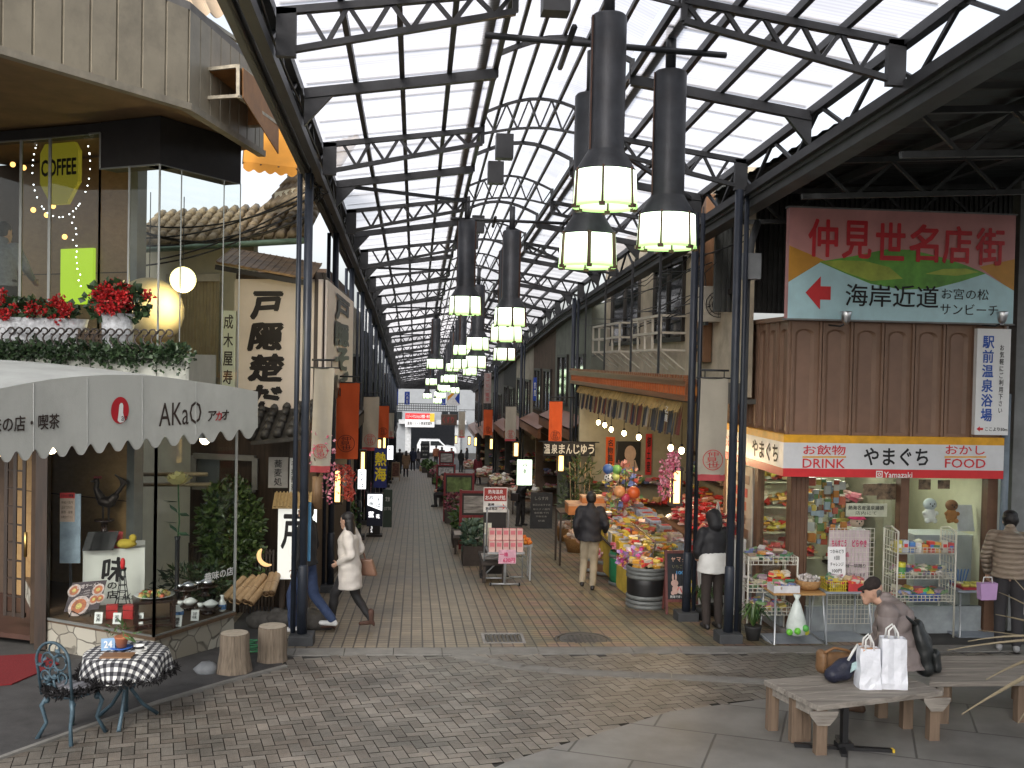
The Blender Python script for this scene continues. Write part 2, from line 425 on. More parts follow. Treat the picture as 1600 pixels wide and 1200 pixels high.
# plaza : herringbone bricks, one mesh (the pattern of one pavement)
def inside(p, poly):
    c = False; n = len(poly)
    for i in range(n):
        a, d = poly[i], poly[(i+1) % n]
        if (a[1] > p[1]) != (d[1] > p[1]) and p[0] < (d[0]-a[0])*(p[1]-a[1])/(d[1]-a[1])+a[0]: c = not c
    return c
def g2(px, py): p = PG(px, py); return (p.x, p.y)
kerbL = [g2(-260, 1275), g2(0, 1187), g2(130, 1140), g2(250, 1098), g2(350, 1068), g2(447, 1042)]
slabR = [g2(500, 1330), g2(790, 1193), g2(981, 1133), g2(1047, 1113), g2(1197, 1093), g2(1320, 1068), g2(1480, 1040), g2(1800, 1010)]
herr = kerbL + [(kerbL[-1][0], 12.02), (12, 12.02)] + slabR[::-1] + [(slabR[0][0]-.5, 3.5), (kerbL[0][0]-1, 3.5)]
b = B(); bw = .105; rg = random.Random(3); th = rad(14); ct, st = math.cos(th), math.sin(th)
for i in range(-95, 130):
    for j in range(-20, 150):
        k = (i-j) % 4
        if k == 0: x0, y0, x1, y1 = i, j, i+2, j+1
        elif k == 3: x0, y0, x1, y1 = i, j, i+1, j+2
        else: continue
        g = .004; q = [(x0*bw+g, y0*bw+g), (x1*bw-g, y0*bw+g), (x1*bw-g, y1*bw-g), (x0*bw+g, y1*bw-g)]
        q = [(x*ct-y*st, x*st+y*ct) for x, y in q]
        if not inside(((q[0][0]+q[2][0])/2, (q[0][1]+q[2][1])/2), herr): continue
        if not (-7 < q[0][0] < 10.5): continue
        t = rg.uniform(.75, 1.25); wm = rg.uniform(0, 1); c = (.150*t+.010*wm, .138*t, .120*t-.004*wm)
        dz = rg.uniform(-.0015, .0015); b.add([(x, y, gz(y)+.004+dz) for x, y in q], [(0,1,2,3)], 0, False, c)
BRK = mat('plaza_brick', (.2,.2,.2), .42, 0, .34, 1.6, .3, 90, attr='tone', dirt=.4)
struct(b.done('plaza_paving', BRK))
# large stone slabs, front right
slab_poly = [(10, slabR[-1][1]-.6)] + slabR[::-1] + [(slabR[0][0], 3.2), (10, 3.2)]
slab_poly = slabR[::-1] + [(slabR[0][0], 3.2), (11, 3.2), (11, slabR[-1][1])]
SLAB = paver_mat('grey_stone_slabs', (.165,.16,.148), (.19,.184,.17), (.08,.076,.07), 1.15, .95, .5, False, .012, rad(24))
b = B(); b.add([(x, y, gz(y)+.009) for x, y in slab_poly], [tuple(range(len(slab_poly)))])
struct(b.done('slab_paving', SLAB))
# pale border stones: one row across the street mouth, one curved row over the plaza
PALE = mat('pale_kerb_stone', (.175,.168,.155), .7, 0, .2, 4, .2)
b = B(); x = -1.95
while x < 11:
    L = .58; b.bb(x+.004, x+L-.004, 12.08, 12.36, gz(12.2)-.05, gz(12.2)+.008); x += L
pts = [g2(560, 1016), g2(700, 1026), g2(809, 1047), g2(900, 1055), g2(1050, 1062), g2(1194, 1070), g2(1420, 1078)]
for a, c in zip(pts[1:], pts[2:]):
    a, c = Vector((*a, 0)), Vector((*c, 0)); n_ = max(1, round((c-a).length/.42)); d = (c-a).normalized(); nr = Vector((-d.y, d.x, 0))
    for k in range(n_):
        p, q = a+(c-a)*(k/n_)+d*.003, a+(c-a)*((k+1)/n_)-d*.003
        b.prism([(v.x, v.y, gz(v.y)-.02) for v in (p, q, q+nr*.22, p+nr*.22)], (0,0,.029))
struct(b.done('border_stones', PALE))
# cafe forecourt: dark asphalt with a thin pale edge
ASPH = mat('forecourt_asphalt', (.052,.05,.05), .8, 0, .25, 5, .35, 140)
fp = kerbL + [(-1.75, 12.35), (-1.9, 20), (-14, 20), (-14, kerbL[0][1])]
b = B(); b.add([(x, y, gz(y)+.010) for x, y in fp], [tuple(range(len(fp)))])
struct(b.done('forecourt_asphalt', ASPH))
b = B()
for a, c in zip(kerbL, kerbL[1:]):
    b.bar((a[0], a[1], gz(a[1])), (c[0], c[1], gz(c[1])), .05, .05)
struct(b.done('forecourt_kerb', PALE))
# far road
b = B(); b.bb(-60, 60, YE, YE+9, gz(YE)-.2, gz(YE)-.006)
struct(b.done('road', mat('road_asphalt', (.06,.06,.06), .8, 0, .2, 4, .2)))
# iron things in the ground
IRON = mat('cast_iron', (.10,.095,.09), .55, .6, .3, 8, .2)
p = PG(911, 1000)
t = T('manhole_cover', 'round cast iron manhole cover in the paving before the chalkboard', 'manhole cover', (p.x, p.y, p.z))
bb_ = B(); bb_.lathe([(.31,0),(.31,.006),(.29,.009),(.0,.009)], (0,0,.001), 32)
for k in range(-4, 5):
    for j in range(-4, 5):
        if k*k+j*j < 17: bb_.box((k*.058, j*.058, .012), (.03,.03,.008))
bb_.done('lid', IRON, t, True)
B().lathe([(.37,.0),(.37,.006),(.325,.006),(.325,0)], (0,0,.001), 32, caps=False).done('ring', IRON, t, True)
p = PG(786, 999)
t = T('drain_grate', 'square iron drain grate at the mouth of the street', 'drain grate', (p.x, p.y, p.z))
bb_ = B()
for k in range(9): bb_.bb(-.22+k*.052, -.19+k*.052, -.19, .19, .001, .018)
bb_.done('grille', IRON, t, True)
B().bb(-.27,.27,-.245,-.2,.001,.022).bb(-.27,.27,.2,.245,.001,.022).bb(-.27,-.232,-.2,.2,.001,.022).bb(.232,.27,-.2,.2,.001,.022).done('frame', CONC, t, True)
# ================================================================== ARCADE ROOF
EL, KL, KR, ER, CX = -1.18, .76, 2.18, 4.12, 1.47          # eaves, knees, ridge (x)
ZE, ZK, ZKV, ZV = 6.15, 6.42, 6.57, 6.78                   # heights at Y 12.7
Y0R, Y1R = -5.0, 76.0
def rz(x, Y):
    if x <= KL: z = ZE+(ZK-ZE)*(x-EL)/(KL-EL)
    elif x >= KR: z = ZE+(ZK-ZE)*(ER-x)/(ER-KR)
    else: z = ZKV+(ZV-ZKV)*math.cos((x-CX)/(KR-CX)*PI/2)
    return z+RZ(Y)
def roof_mat():
    m, n, l, p = _new('milky_corrugated_panel'); n.remove(p)
    tc = N(n, 'ShaderNodeTexCoord'); wv = N(n, 'ShaderNodeTexWave', bands_direction='Y', Scale=5.2); l.new(tc.outputs['Object'], wv.inputs['Vector'])
    nz = N(n, 'ShaderNodeTexNoise', Scale=.9, Detail=5); mp = N(n, 'ShaderNodeMapping'); mp.inputs['Scale'].default_value = (.5,3,1)
    l.new(tc.outputs['Object'], mp.inputs[0]); l.new(mp.outputs[0], nz.inputs['Vector'])
    a = N(n, 'ShaderNodeMapRange'); a.inputs[3].default_value = .86; a.inputs[4].default_value = 1.0; l.new(wv.outputs['Fac'], a.inputs[0])
    d = N(n, 'ShaderNodeMapRange'); d.inputs[1].default_value = .3; d.inputs[2].default_value = .65; d.inputs[3].default_value = .78; d.inputs[4].default_value = 1.0; l.new(nz.outputs[0], d.inputs[0])
    k = N(n, 'ShaderNodeMath', operation='MULTIPLY'); l.new(a.outputs[0], k.inputs[0]); l.new(d.outputs[0], k.inputs[1])
    t = N(n, 'ShaderNodeBsdfTranslucent'); t2 = N(n, 'ShaderNodeBsdfTransparent')
    for q, c in ((t, (.93,.91,.93)), (t2, (.95,.93,.96))):
        mx = N(n, 'ShaderNodeMix', data_type='RGBA', blend_type='MULTIPLY'); mx.inputs[0].default_value = 1; mx.inputs[6].default_value = c4(c)
        l.new(k.outputs[0], mx.inputs[7]); l.new(mx.outputs[2], q.inputs[0])
    ms = N(n, 'ShaderNodeMixShader'); ms.inputs[0].default_value = .5; l.new(t.outputs[0], ms.inputs[1]); l.new(t2.outputs[0], ms.inputs[2])
    l.new(ms.outputs[0], n['Material Output'].inputs[0]); return m
PANEL = roof_mat()
roof = T('arcade_roof', 'long translucent arcade roof on dark steel trusses over the street', 'arcade roof', (CX, Y0R, 6))
def run(b, f, wd, h, y1=None):
    ys = [Y0R, 30, y1 or Y1R]
    for a, c in zip(ys, ys[1:]): b.bar(f(a), f(c), wd, h)
    return b
def xs_(a, c, n): return [a+(c-a)*i/n for i in range(n+1)]
def sheet(xs, lift=.05):
    b = B(); ny = 27
    for i in range(len(xs)-1):
        for j in range(ny):
            y0, y1 = Y0R+(Y1R-Y0R)*j/ny, Y0R+(Y1R-Y0R)*(j+1)/ny
            b.add([(xs[i],y0,rz(xs[i],y0)+lift),(xs[i+1],y0,rz(xs[i+1],y0)+lift),(xs[i+1],y1,rz(xs[i+1],y1)+lift),(xs[i],y1,rz(xs[i],y1)+lift)], [(0,1,2,3)])
    return b
eps = 1e-4
sheet([EL-.06, KL-eps]).done('roof_panel', PANEL, roof)
sheet([KR+eps, ER+.06]).done('roof_panel', PANEL, roof)
sheet(xs_(KL+eps, KR-eps, 8)).done('vault_panel', PANEL, roof)
# laps between panels: slim dull strips across the slopes
LAP = mat('panel_lap', (.25,.24,.26), .6)
b = B(); Y = Y0R+.35
while Y < Y1R:
    for x0, x1 in ((EL, KL), (KR, ER)):
        b.bar((x0, Y, rz(x0+(1e-3 if x0==KR else 0), Y)+.062), (x1, Y, rz(x1-(1e-3 if x1==KL else 0), Y)+.062), .035, .006)
    Y += .7
b.done('panel_joints', LAP, roof)
# purlins
for x in (-.67, -.20, .28, KL-.005, KR+.005, 2.66, 3.14, 3.61):
    b = run(B(), lambda y: (x, y, rz(x, y)+.005), .05, .075)
    b.done('purlin', STEEL, roof)
for x in (.98, 1.22, 1.47, 1.72, 1.96):
    b = run(B(), lambda y: (x, y, rz(x, y)+.025), .035, .045); b.done('vault_bar', STEEL, roof)
def truss(Y):
    b = B(); P = lambda x, dz: Vector((x, Y, rz(x, Y)+dz))
    for s in (0, 1):
        mx = lambda x: x if s == 0 else 2*CX-x
        e, k = EL, KL-1e-3
        top = lambda t: P(mx(e+(k-e)*t), -.07)
        bot = lambda t: Vector((mx(e+(k-e)*t), Y, rz(mx(e), Y)-.40+(.21+.22)*t*1.0))
        b.bar(top(0), top(1), .07, .06); b.bar(bot(0), bot(1), .06, .05)
        nn = 5
        for i in range(nn):
            t0, t1 = .12+.88*i/nn, .12+.88*(i+1)/nn; tm = (t0+t1)/2
            b.bar(top(t0), bot(tm), .035); b.bar(bot(tm), top(t1), .035)
        q = top(0); b.bb(min(q.x, mx(e+.16)), max(q.x, mx(e+.16)), Y-.035, Y+.035, bot(0).z-.03, q.z+.03)      # gusset plate
        kx = mx(k)
        b.bar((kx, Y, bot(1).z), (kx, Y, rz(CX-(CX-KL)*.98, Y)), .05)
    n = 10; pa = []; pb = []
    for i in range(n+1):
        x = KL+.01+(KR-KL-.02)*i/n; z = rz(x, Y); pa.append(Vector((x, Y, z-.02))); pb.append(Vector((x, Y, ZK+RZ(Y)-.12+.10*math.cos((x-CX)/(KR-CX)*PI/2))))
    for i in range(n): b.bar(pa[i], pa[i+1], .035, .035); b.bar(pb[i], pb[i+1], .03, .03)
    for i in range(0, n, 2): b.bar(pa[i], pb[i+1], .022); b.bar(pb[i+1], pa[i+2], .022)
    b.done('truss', STEEL, roof)
def beam(Y, brace):
    b = B()
    for s in (0, 1):
        mx = lambda x: x if s == 0 else 2*CX-x
        a, c = mx(EL), mx(KL-1e-3)
        b.bar((a, Y, rz(a, Y)-.09), (c, Y, rz(c, Y)-.07), .09, .10)
        b.add([(a, Y-.03, rz(a, Y)-.05), (mx(EL+.3), Y-.03, rz(mx(EL+.3), Y)-.12), (a, Y-.03, rz(a, Y)-.42),
               (a, Y+.03, rz(a, Y)-.05), (mx(EL+.3), Y+.03, rz(mx(EL+.3), Y)-.12), (a, Y+.03, rz(a, Y)-.42)],
              [(0,1,2), (5,4,3), (0,3,4,1), (1,4,5,2), (2,5,3,0)])
        if brace: b.bar((mx(EL+.15), Y, rz(mx(EL+.15), Y)-.13), (c, Y+(2.1 if s == 0 else -2.1), rz(c, Y+(2.1 if s == 0 else -2.1))-.10), .05)
    n = 8; pts = [(KL+(KR-KL)*i/n) for i in range(n+1)]; pts[0] += .002; pts[-1] -= .002
    for x0, x1 in zip(pts, pts[1:]): b.bar((x0, Y, rz(x0, Y)-.02), (x1, Y, rz(x1, Y)-.02), .045, .05)
    for x in (KL, KR): b.bar((x, Y, rz(x-.001 if x == KL else x+.001, Y)-.1), (x, Y, rz(CX-(CX-KL)*.98, Y)), .05)
    b.done('cross_beam', STEEL, roof)
k = 1; Y = 12.7-16.8
while Y < Y1R:
    truss(Y)
    if Y+2.1 < Y1R: beam(Y+2.1, k % 2 == 1)
    Y += 4.2; k += 1
# lattice girders under both eaves
for side, x in ((0, EL-.06), (1, ER+.02)):
    b = B(); top = -.04; bot = -.40 if side == 0 else -.44
    for dz, ww in ((top, .09), (bot, .10)): run(b, lambda y: (x, y, ZE+RZ(y)+dz), .09, ww)
    Y = Y0R; st_ = .7; i = 0
    while Y+st_ < Y1R:
        z0, z1 = (top, bot) if i % 2 == 0 else (bot, top)
        b.bar((x, Y, ZE+RZ(Y)+z0), (x, Y+st_, ZE+RZ(Y+st_)+z1), .035); Y += st_; i += 1
    b.done('lattice_girder', STEEL, roof)
GUT = mat('grey_gutter_paint', (.075,.08,.085), .5, 0, .25, 3, .05, dirt=.3)
b = run(B(), lambda y: (ER+.17, y, ZE-.55+RZ(y)), .20, .15)
run(b, lambda y: (ER+.05, y, ZE-.50+RZ(y)), .03, .06); b.done('gutter', GUT, roof)
b = run(B(), lambda y: (EL-.22, y, ZE-.30+RZ(y)), .14, .14); b.done('gutter', GUT, roof)
# cable bundle clipped to the left girder
rg = random.Random(5)
b = B()
for c in range(9):
    ox, oz = rg.uniform(-.16, .10), rg.uniform(-.42, -.05); pts = []
    Y = Y0R
    while Y < 40:
        pts.append((EL-.10+ox+rg.uniform(-.015,.015), Y, ZE+RZ(Y)+oz+rg.uniform(-.02,.02))); Y += .9
    b.tube(pts, rg.uniform(.008,.02), 5)
for c in range(7):
    Y = 13+rg.uniform(-1.5, 2.5); q = [(EL-.12+rg.uniform(-.12,.12), Y+rg.uniform(-.3,.3), ZE-.35+rg.uniform(-.3,.2)) for _ in range(7)]
    b.tube(q, .01, 5)
b.done('cable_bundle', mat('black_cable', (.016,.016,.018), .5), roof)
# cover strips of opaque sheet on the roof edge (darker lengthwise band seen through the left slope)
b = run(B(), lambda y: (.62, y, rz(.62, y)+.07), .10, .012); run(b, lambda y: (2.36, y, rz(2.36, y)+.07), .10, .012)
b.done('cover_strip', mat('grey_cover_strip', (.16,.155,.15), .6), roof)
# dark slatted gable closing the far end
zg = D(650, 607, 77).z
b = B(); b.bb(EL-.3, ER+.3, Y1R, Y1R+.06, zg, ZK+RZ(Y1R)+.35)
for i in range(14): z = zg+.1+i*.22; b.bb(EL-.3, ER+.3, Y1R-.05, Y1R-.005, z, z+.05)
b.done('end_gable', mat('dim_gable_board', (.05,.052,.055), .7, 0, .3), roof)
# junction boxes under the vault
for Y in (8.6, 13.6, 15.1, 19.3, 21.2, 25.5):
    b = B(); b.bb(CX-.13-.35, CX+.10-.35, Y-.1, Y+.1, rz(KL-.01, Y)-.2, rz(KL-.01, Y)+.12); b.done('junction_box', STEEL, roof)

# ------------------------------------------------------------------ posts
def post(x, Y, thin_dx, label, ztop=None, group='dark steel posts of the arcade'):
    g = gz(Y); z1 = (ztop if ztop else ZE-.42+RZ(Y))-g
    t = T('arcade_post', label, 'post', (x, Y, g), group)
    B().tube([(0,0,.12),(0,0,z1)], .052, 14).lathe([(.062,.12),(.062,.95),(.052,.98)], (0,0,0), 14).done('column', POST, t, True)
    B().tube([(thin_dx,.03,.1),(thin_dx,.03,z1)], .032, 8).done('downpipe', POST, t, True)
    B().bb(-.15,.15,-.15,.15,-.05,.13).done('plinth', mat('dark_plinth', (.045,.047,.05), .7, 0, .2), t, True, .01)
    return t
for i in range(15):
    Y = 12.7+4.2*i
    post(-1.34, Y, -.115, f'dark steel post on the restaurant side of the arcade, {ORD[i]} from the plaza')
RP = [(4.03, 12.7), (3.9, 14.25), (3.9, 25.4), (3.9, 38), (3.9, 50.6), (3.9, 63.2)]
for i, (x, Y) in enumerate(RP):
    post(x, Y, .115, ['dark steel post beside the kiosk with a white patch near its foot', 'dark steel post at the near corner of the souvenir shop',
         'dark steel post at the far corner of the souvenir shop', 'dark steel post before the second shop past the steamed bun curtain',
         'slim dark post deep in the street on the souvenir side', 'farthest dark post on the souvenir side'][i])
# ================================================================== LANTERNS
def lantern_glass():
    m, n, l, p = _new('lit_lantern_glass'); tc = N(n, 'ShaderNodeTexCoord'); sp = N(n, 'ShaderNodeSeparateXYZ'); l.new(tc.outputs['Object'], sp.inputs[0])
    cr = N(n, 'ShaderNodeValToRGB'); e = cr.color_ramp.elements; e[0].position = .0; e[0].color = (.30,.50,.16,1); e[1].position = .31; e[1].color = (1.5,1.9,1.4,1)
    k = e.new(.06); k.color = (.62,.85,.42,1); k = e.new(.13); k.color = (1.3,1.6,1.05,1)
    l.new(sp.outputs[2], cr.inputs[0]); l.new(cr.outputs[0], p.inputs['Emission Color']); p.inputs['Emission Strength'].default_value = 1.0
    p.inputs['Base Color'].default_value = (.5,.6,.45,1); p.inputs['Roughness'].default_value = .3; return m
LGLASS = lantern_glass()
LMET = mat('lantern_grey_metal', (.036,.039,.045), .45, .2, .5, 3, .05, dirt=.35)
RUST = mat('brown_lantern_strip', (.09,.045,.03), .6, .1, .3)
def lantern(loc, label):
    t = T('pendant_lantern', label, 'lantern', loc, 'tube lanterns hanging under the arcade vault')
    B().lathe([(.0,.305),(.268,.305),(.262,.33),(.165,.49),(.157,.51),(.157,1.66),(.14,1.68),(0,1.68)], (0,0,0), 24, caps=False).done('tube', LMET, t, True)
    B().lathe([(.283,.02),(.268,.315),(.258,.315),(.272,.03)], (0,0,0), 24, caps=False).done('glass_shade', LGLASS, t, True)
    for k in range(6):
        a = k*PI/3+.26; c, s = math.cos(a), math.sin(a)
        b = B(); b.bar((.286*c,.286*s,.0), (.270*c,.270*s,.33), .048, .016); b.box((.285*c,.285*s,.0), (.05,.05,.03), a); b.done('shade_strip', RUST, t, True)
    B().lathe([(.288,.0),(.288,.02),(.268,.02),(.268,0)], (0,0,0), 24, caps=False).done('shade_rim', emit('glowing_green_rim', (.35,.62,.2), .8, (.3,.4,.2)), t, True)
    b = B()
    for a in (.26, .26+PI): b.bar((.158*math.cos(a),.158*math.sin(a),.5), (.158*math.cos(a),.158*math.sin(a),1.66), .045, .01)
    b.done('tube_strip', RUST, t, True)
    B().tube([(0,0,1.66),(0,0,2.1)], .05, 8).done('hanger', LMET, t, True)
    return t
def lan_at(px, py, d): q = D(px, py, d); return (q.x, q.y, q.z)
spots = [((945, 325, 9.0), 'large lit tube lantern hanging highest in the nearest trio'),
         ((1041, 388, 9.8), 'lit tube lantern nearest the kiosk side in the nearest trio'),
         ((918, 418, 10.0), 'lit tube lantern hanging lowest in the nearest trio, partly behind another'),
         ((727, 492, 18.2), 'lit tube lantern on the restaurant side of the second trio'),
         ((797, 510, 18.0), 'lit tube lantern in the middle of the second trio'),
         ((791, 534, 18.8), 'lit tube lantern hanging lowest in the second trio'),
         ((746, 547, 26.4), 'lit tube lantern hanging highest in the third trio'),
         ((788, 563, 27.0), 'lit tube lantern on the souvenir side of the third trio'),
         ((744, 575, 27.4), 'lit tube lantern hanging lowest in the third trio'),
         ((680, 576, 34.5), 'lit tube lantern alone at the restaurant side further down the arcade')]
L0 = None
for (a, lab) in spots:
    loc = lan_at(*a)
    if L0 is None: L0 = lantern(loc, lab)
    else: dup(L0, loc, lab, rz=len(lab)*.37)
names = ['fourth', 'fifth', 'sixth', 'seventh', 'eighth']
for i, Y in enumerate((34.8, 43.2, 51.6, 60.0, 68.4)):
    sidex = .75 if i % 2 == 0 else 2.25
    for j, (x, z) in enumerate(((sidex, 4.75), (1.52, 4.90), (1.45, 4.42))):
        if i == 0 and j == 0: continue
        dup(L0, (x, Y+(.4 if j == 2 else 0), z+RZ(Y)+.0), f'far lit tube lantern, {["beside","highest","lowest"][j]} in the {names[i]} trio down the arcade', rz=i*.5+j*.8)
# cross pipes that carry the trios
b = B()
for Y in (9.3, 18.2, 26.6, 34.8, 43.2, 51.6):
    z = rz(KL-.01, Y)-.15; b.tube([(KL-.2, Y, z), (KR+.7, Y+.3, z+.02)], .03, 6); b.tube([(CX-.15, Y-.35, z), (CX-.1, Y+.9, z)], .03, 6)
b.done('lantern_rail', STEEL, roof)
# ================================================================== CORNER CAFE (left)
def plan(px, d): q = D(px, 560, d); return Vector((q.x, q.y, 0))
C0, C1, CLt = plan(246, 11.3), plan(372, 12.5), plan(75, 12.0)
W0, W1, FL = plan(213, 13.5), plan(40, 14.4), plan(-120, 12.7)
ZPL = D(246, 998, 11.3).z
GC = gz(11.5)
ZB, ZS = 5.58, 6.09
def at(p, z): return Vector((p.x, p.y, z))
def poly(b, pts, z0, z1, mi=0): return b.prism([at(p, z0) for p in pts], (0,0,z1-z0), mi)
def vplane(p, q):
    n = Vector((q.y-p.y, p.x-q.x, 0)).normalized(); return Vector((p.x, p.y, 0)), n
def hit(px, py, pl):
    r = ray(px, py); t = (pl[0]-CAMP).dot(pl[1])/r.dot(pl[1]); return CAMP+r*t
GLS = glass('shop_window_glass', (.93,.95,.94), .5)
DKGLS = glass('dim_upper_glass', (.82,.84,.82), .7)
ALU = mat('grey_aluminium_frame', (.22,.23,.22), .4, .5, .1)
PANW = wood('honey_plywood_wall', (.24,.14,.055), (.33,.21,.09), 2, 'X', .5, .05)
FAS = mat('beige_corrugated_fascia', (.26,.225,.165), .55, 0, .12, 3, .1, 30, dirt=.45)
SOF = mat('brown_soffit_board', (.20,.125,.06), .7, 0, .2, 3, dirt=.2)
BLKB = mat('charcoal_cladding', (.022,.02,.02), .6, 0, .2)
cafe = T('cafe_building', 'glass fronted corner cafe with flower balcony and beige overhanging upper floor', 'cafe', at(C0, GC))
# stone plinth, crazy paving look
def crazy():
    m, n, l, p = _new('crazy_stone_plinth'); tc = N(n, 'ShaderNodeTexCoord')
    v = N(n, 'ShaderNodeTexVoronoi', feature='DISTANCE_TO_EDGE', Scale=4.6); v2 = N(n, 'ShaderNodeTexVoronoi', Scale=4.6)
    nz = N(n, 'ShaderNodeTexNoise', Scale=3); ad = N(n, 'ShaderNodeMix', data_type='RGBA'); ad.inputs[0].default_value = .12
    l.new(tc.outputs['Object'], nz.inputs['Vector']); l.new(tc.outputs['Object'], ad.inputs[6]); l.new(nz.outputs['Color'], ad.inputs[7])
    l.new(ad.outputs[2], v.inputs['Vector']); l.new(ad.outputs[2], v2.inputs['Vector'])
    cr = N(n, 'ShaderNodeMapRange'); cr.inputs[1].default_value = .012; cr.inputs[2].default_value = .035; l.new(v.outputs['Distance'], cr.inputs[0])
    hsv = N(n, 'ShaderNodeMix', data_type='RGBA'); hsv.inputs[6].default_value = (.20,.18,.14,1); hsv.inputs[7].default_value = (.36,.345,.29,1)
    sp = N(n, 'ShaderNodeSeparateColor'); l.new(v2.outputs['Color'], sp.inputs[0]); l.new(sp.outputs[0], hsv.inputs[0])
    mx = N(n, 'ShaderNodeMix', data_type='RGBA'); l.new(cr.outputs[0], mx.inputs[0]); mx.inputs[6].default_value = (.12,.11,.09,1); l.new(hsv.outputs[2], mx.inputs[7])
    l.new(mx.outputs[2], p.inputs['Base Color']); p.inputs['Roughness'].default_value = .8
    b = N(n, 'ShaderNodeBump', Strength=.6, Distance=.02); l.new(cr.outputs[0], b.inputs['Height']); l.new(b.outputs[0], p.inputs['Normal']); return m
b = B(); poly(b, [CLt, C0, C1, W0, W1], -.2, ZPL-.04); b.done('plinth', crazy(), cafe)
ow = lambda p, k: p + (p-(W0+W1)/2).normalized()*k
b = B(); poly(b, [ow(CLt,.0), ow(C0,.04), ow(C1,.04), W0, W1], ZPL-.037, ZPL); b.done('display_deck', wood('dark_display_deck', (.05,.03,.018), (.12,.075,.04), 3), cafe)
# walls
b = B(); b.wall(W0, W1, -.1, ZS, .12); b.done('back_wall', PANW, cafe)
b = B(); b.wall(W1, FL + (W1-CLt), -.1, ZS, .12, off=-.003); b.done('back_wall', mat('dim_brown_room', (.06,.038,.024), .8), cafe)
b = B()
for z in (1.55, 2.42, 4.55): b.wall(W0, W1, z, z+.012, .006, off=.12)
b.done('panel_joint', mat('dark_joint_strip', (.05,.03,.015), .7), cafe)
b = B(); b.wall(W0+(W0-W1).normalized()*.13, W0, ZPL-.3, ZS, .16, off=-.02); b.done('pillar', ALU, cafe)
# floor slab, ledge and soffits
L0p, L1p, L2p = plan(295, 10.75), plan(-120, 11.5), plan(338, 12.2)
SLABM = mat('pale_grey_ledge', (.42,.43,.38), .6, 0, .1, 3, dirt=.2)
b = B(); poly(b, [L1p, L0p, L2p, C1, W0, W1, W1+Vector((-2,0,0))], 2.86, 3.0); b.done('floor_slab', mat('ceiling_brown', (.12,.085,.05), .8), cafe)
b = B()
segs = [(-120, 17), (18.5, 141), (142.5, 244), (245.5, 295)]
pl = vplane(L1p, L0p)
for a, c in segs:
    p, q = hit(a, 560, pl), hit(c, 560, pl); b.wall(p, q, 2.9, 3.5, .03, off=.0)
b.wall(L0p, L2p, 2.9, 3.5, .03)
b.done('ledge_panel', SLABM, cafe)
b = B(); poly(b, [L1p+Vector((0,.04,0)), L0p+Vector((-.05,.05,0)), L0p+Vector((-.05,.5,0)), L1p+Vector((0,.5,0))], 3.3, 3.42); b.done('ledge_soil', mat('dark_soil', (.03,.022,.015), .9), cafe)
# dark clad box under the soffit (corner beam) and soffit
CLm = CLt.lerp(C0, .47)
b = B(); b.wall(CLm, C0, ZB, ZS+.02, .25, off=0); b.wall(C0, C1, ZB, ZS+.02, .25, off=0); b.wall(FL, CLm, ZS-.10, ZS+.01, .2)
b.done('corner_beam', BLKB, cafe)
F0, F1, F2 = plan(0, 8.74), plan(290, 10.55), plan(394, 12.6)
Fm = F0 + (F0-F1)*1.2; F3 = F2 + (F2-F1)*.15
b = B(); poly(b, [p+Vector((-.06,.04,0)) for p in (Fm, F0, F1, F2, F3, F3+Vector((-3,3,0)), Fm+Vector((-4,4,0)))], ZS+.03, ZS+.12); b.done('soffit', SOF, cafe)
# corrugated fascia: ribs as real folds
b = B()
def corr(p, q, z0, z1, pitch=.26):
    d = (q-p); n_ = max(2, int(d.length/pitch)); dn = d.normalized(); nr = Vector((dn.y, -dn.x, 0)); k = []
    for i in range(n_):
        a = p+d*(i/n_); k += [a, a+d*(.90/n_), a+d*(.93/n_)-nr*.025, a+d*(.97/n_)-nr*.025]
    k.append(q); vs = []
    for a in k: vs += [at(a, z0), at(a, z1)]
    b.add(vs, [(2*i, 2*i+2, 2*i+3, 2*i+1) for i in range(len(k)-1)])
corr(Fm, F0, ZS-.02, 7.02); corr(F0, F1, ZS-.02, 7.02); corr(F1, F2, ZS-.02, 7.02, .26); corr(F2, F3, ZS-.02, 7.02)
b.wall(Fm, F1, ZS+.12, 7.0, .06, off=.06); b.wall(F1, F3, ZS+.12, 7.0, .06, off=.06)
b.done('fascia', FAS, cafe)
b = B(); b.wall(Fm, F1, ZS-.09, ZS-.02, .10, off=-.03); b.wall(F1, F3, ZS-.093, ZS-.021, .10, off=-.03); b.done('fascia_edge', mat('grey_beige_edge', (.25,.22,.17), .7, dirt=.4), cafe)
b = B(); poly(b, [Fm, F1, F3, F3+Vector((-3,3,0)), Fm+Vector((-4,4,0))], 7.02, 7.10); b.done('roof', mat('dull_roof_sheet', (.16,.15,.14), .8), cafe)
# window frames and panes
def window(p, q, z0, z1, cuts, gm, fw=.03, name='window'):
    f = B(); d = q-p
    for t in [0]+cuts+[1]: a = p+d*t; f.bar(at(a, z0), at(a, z1), fw)
    for z in (z0, z1): f.bar(at(p, z), at(q, z), fw*.9)
    fo = f.done(name, ALU, cafe)
    g = B(); g.wall(p, q, z0+.01, z1-.01, .008); g.done('pane', gm, fo)
window(CLt, C0, ZPL, 2.86, [], GLS); window(C0, C1, ZPL, 2.86, [], GLS)
window(CLt, CLm, 3.02, ZS-.10, [], DKGLS, .02); window(CLm, C0, 3.02, ZB, [.5], GLS, .02); window(C0, C1, 3.02, ZB, [.25, .78], GLS, .012)
window(FL, CLt, 3.02, ZS-.10, [.78], DKGLS)
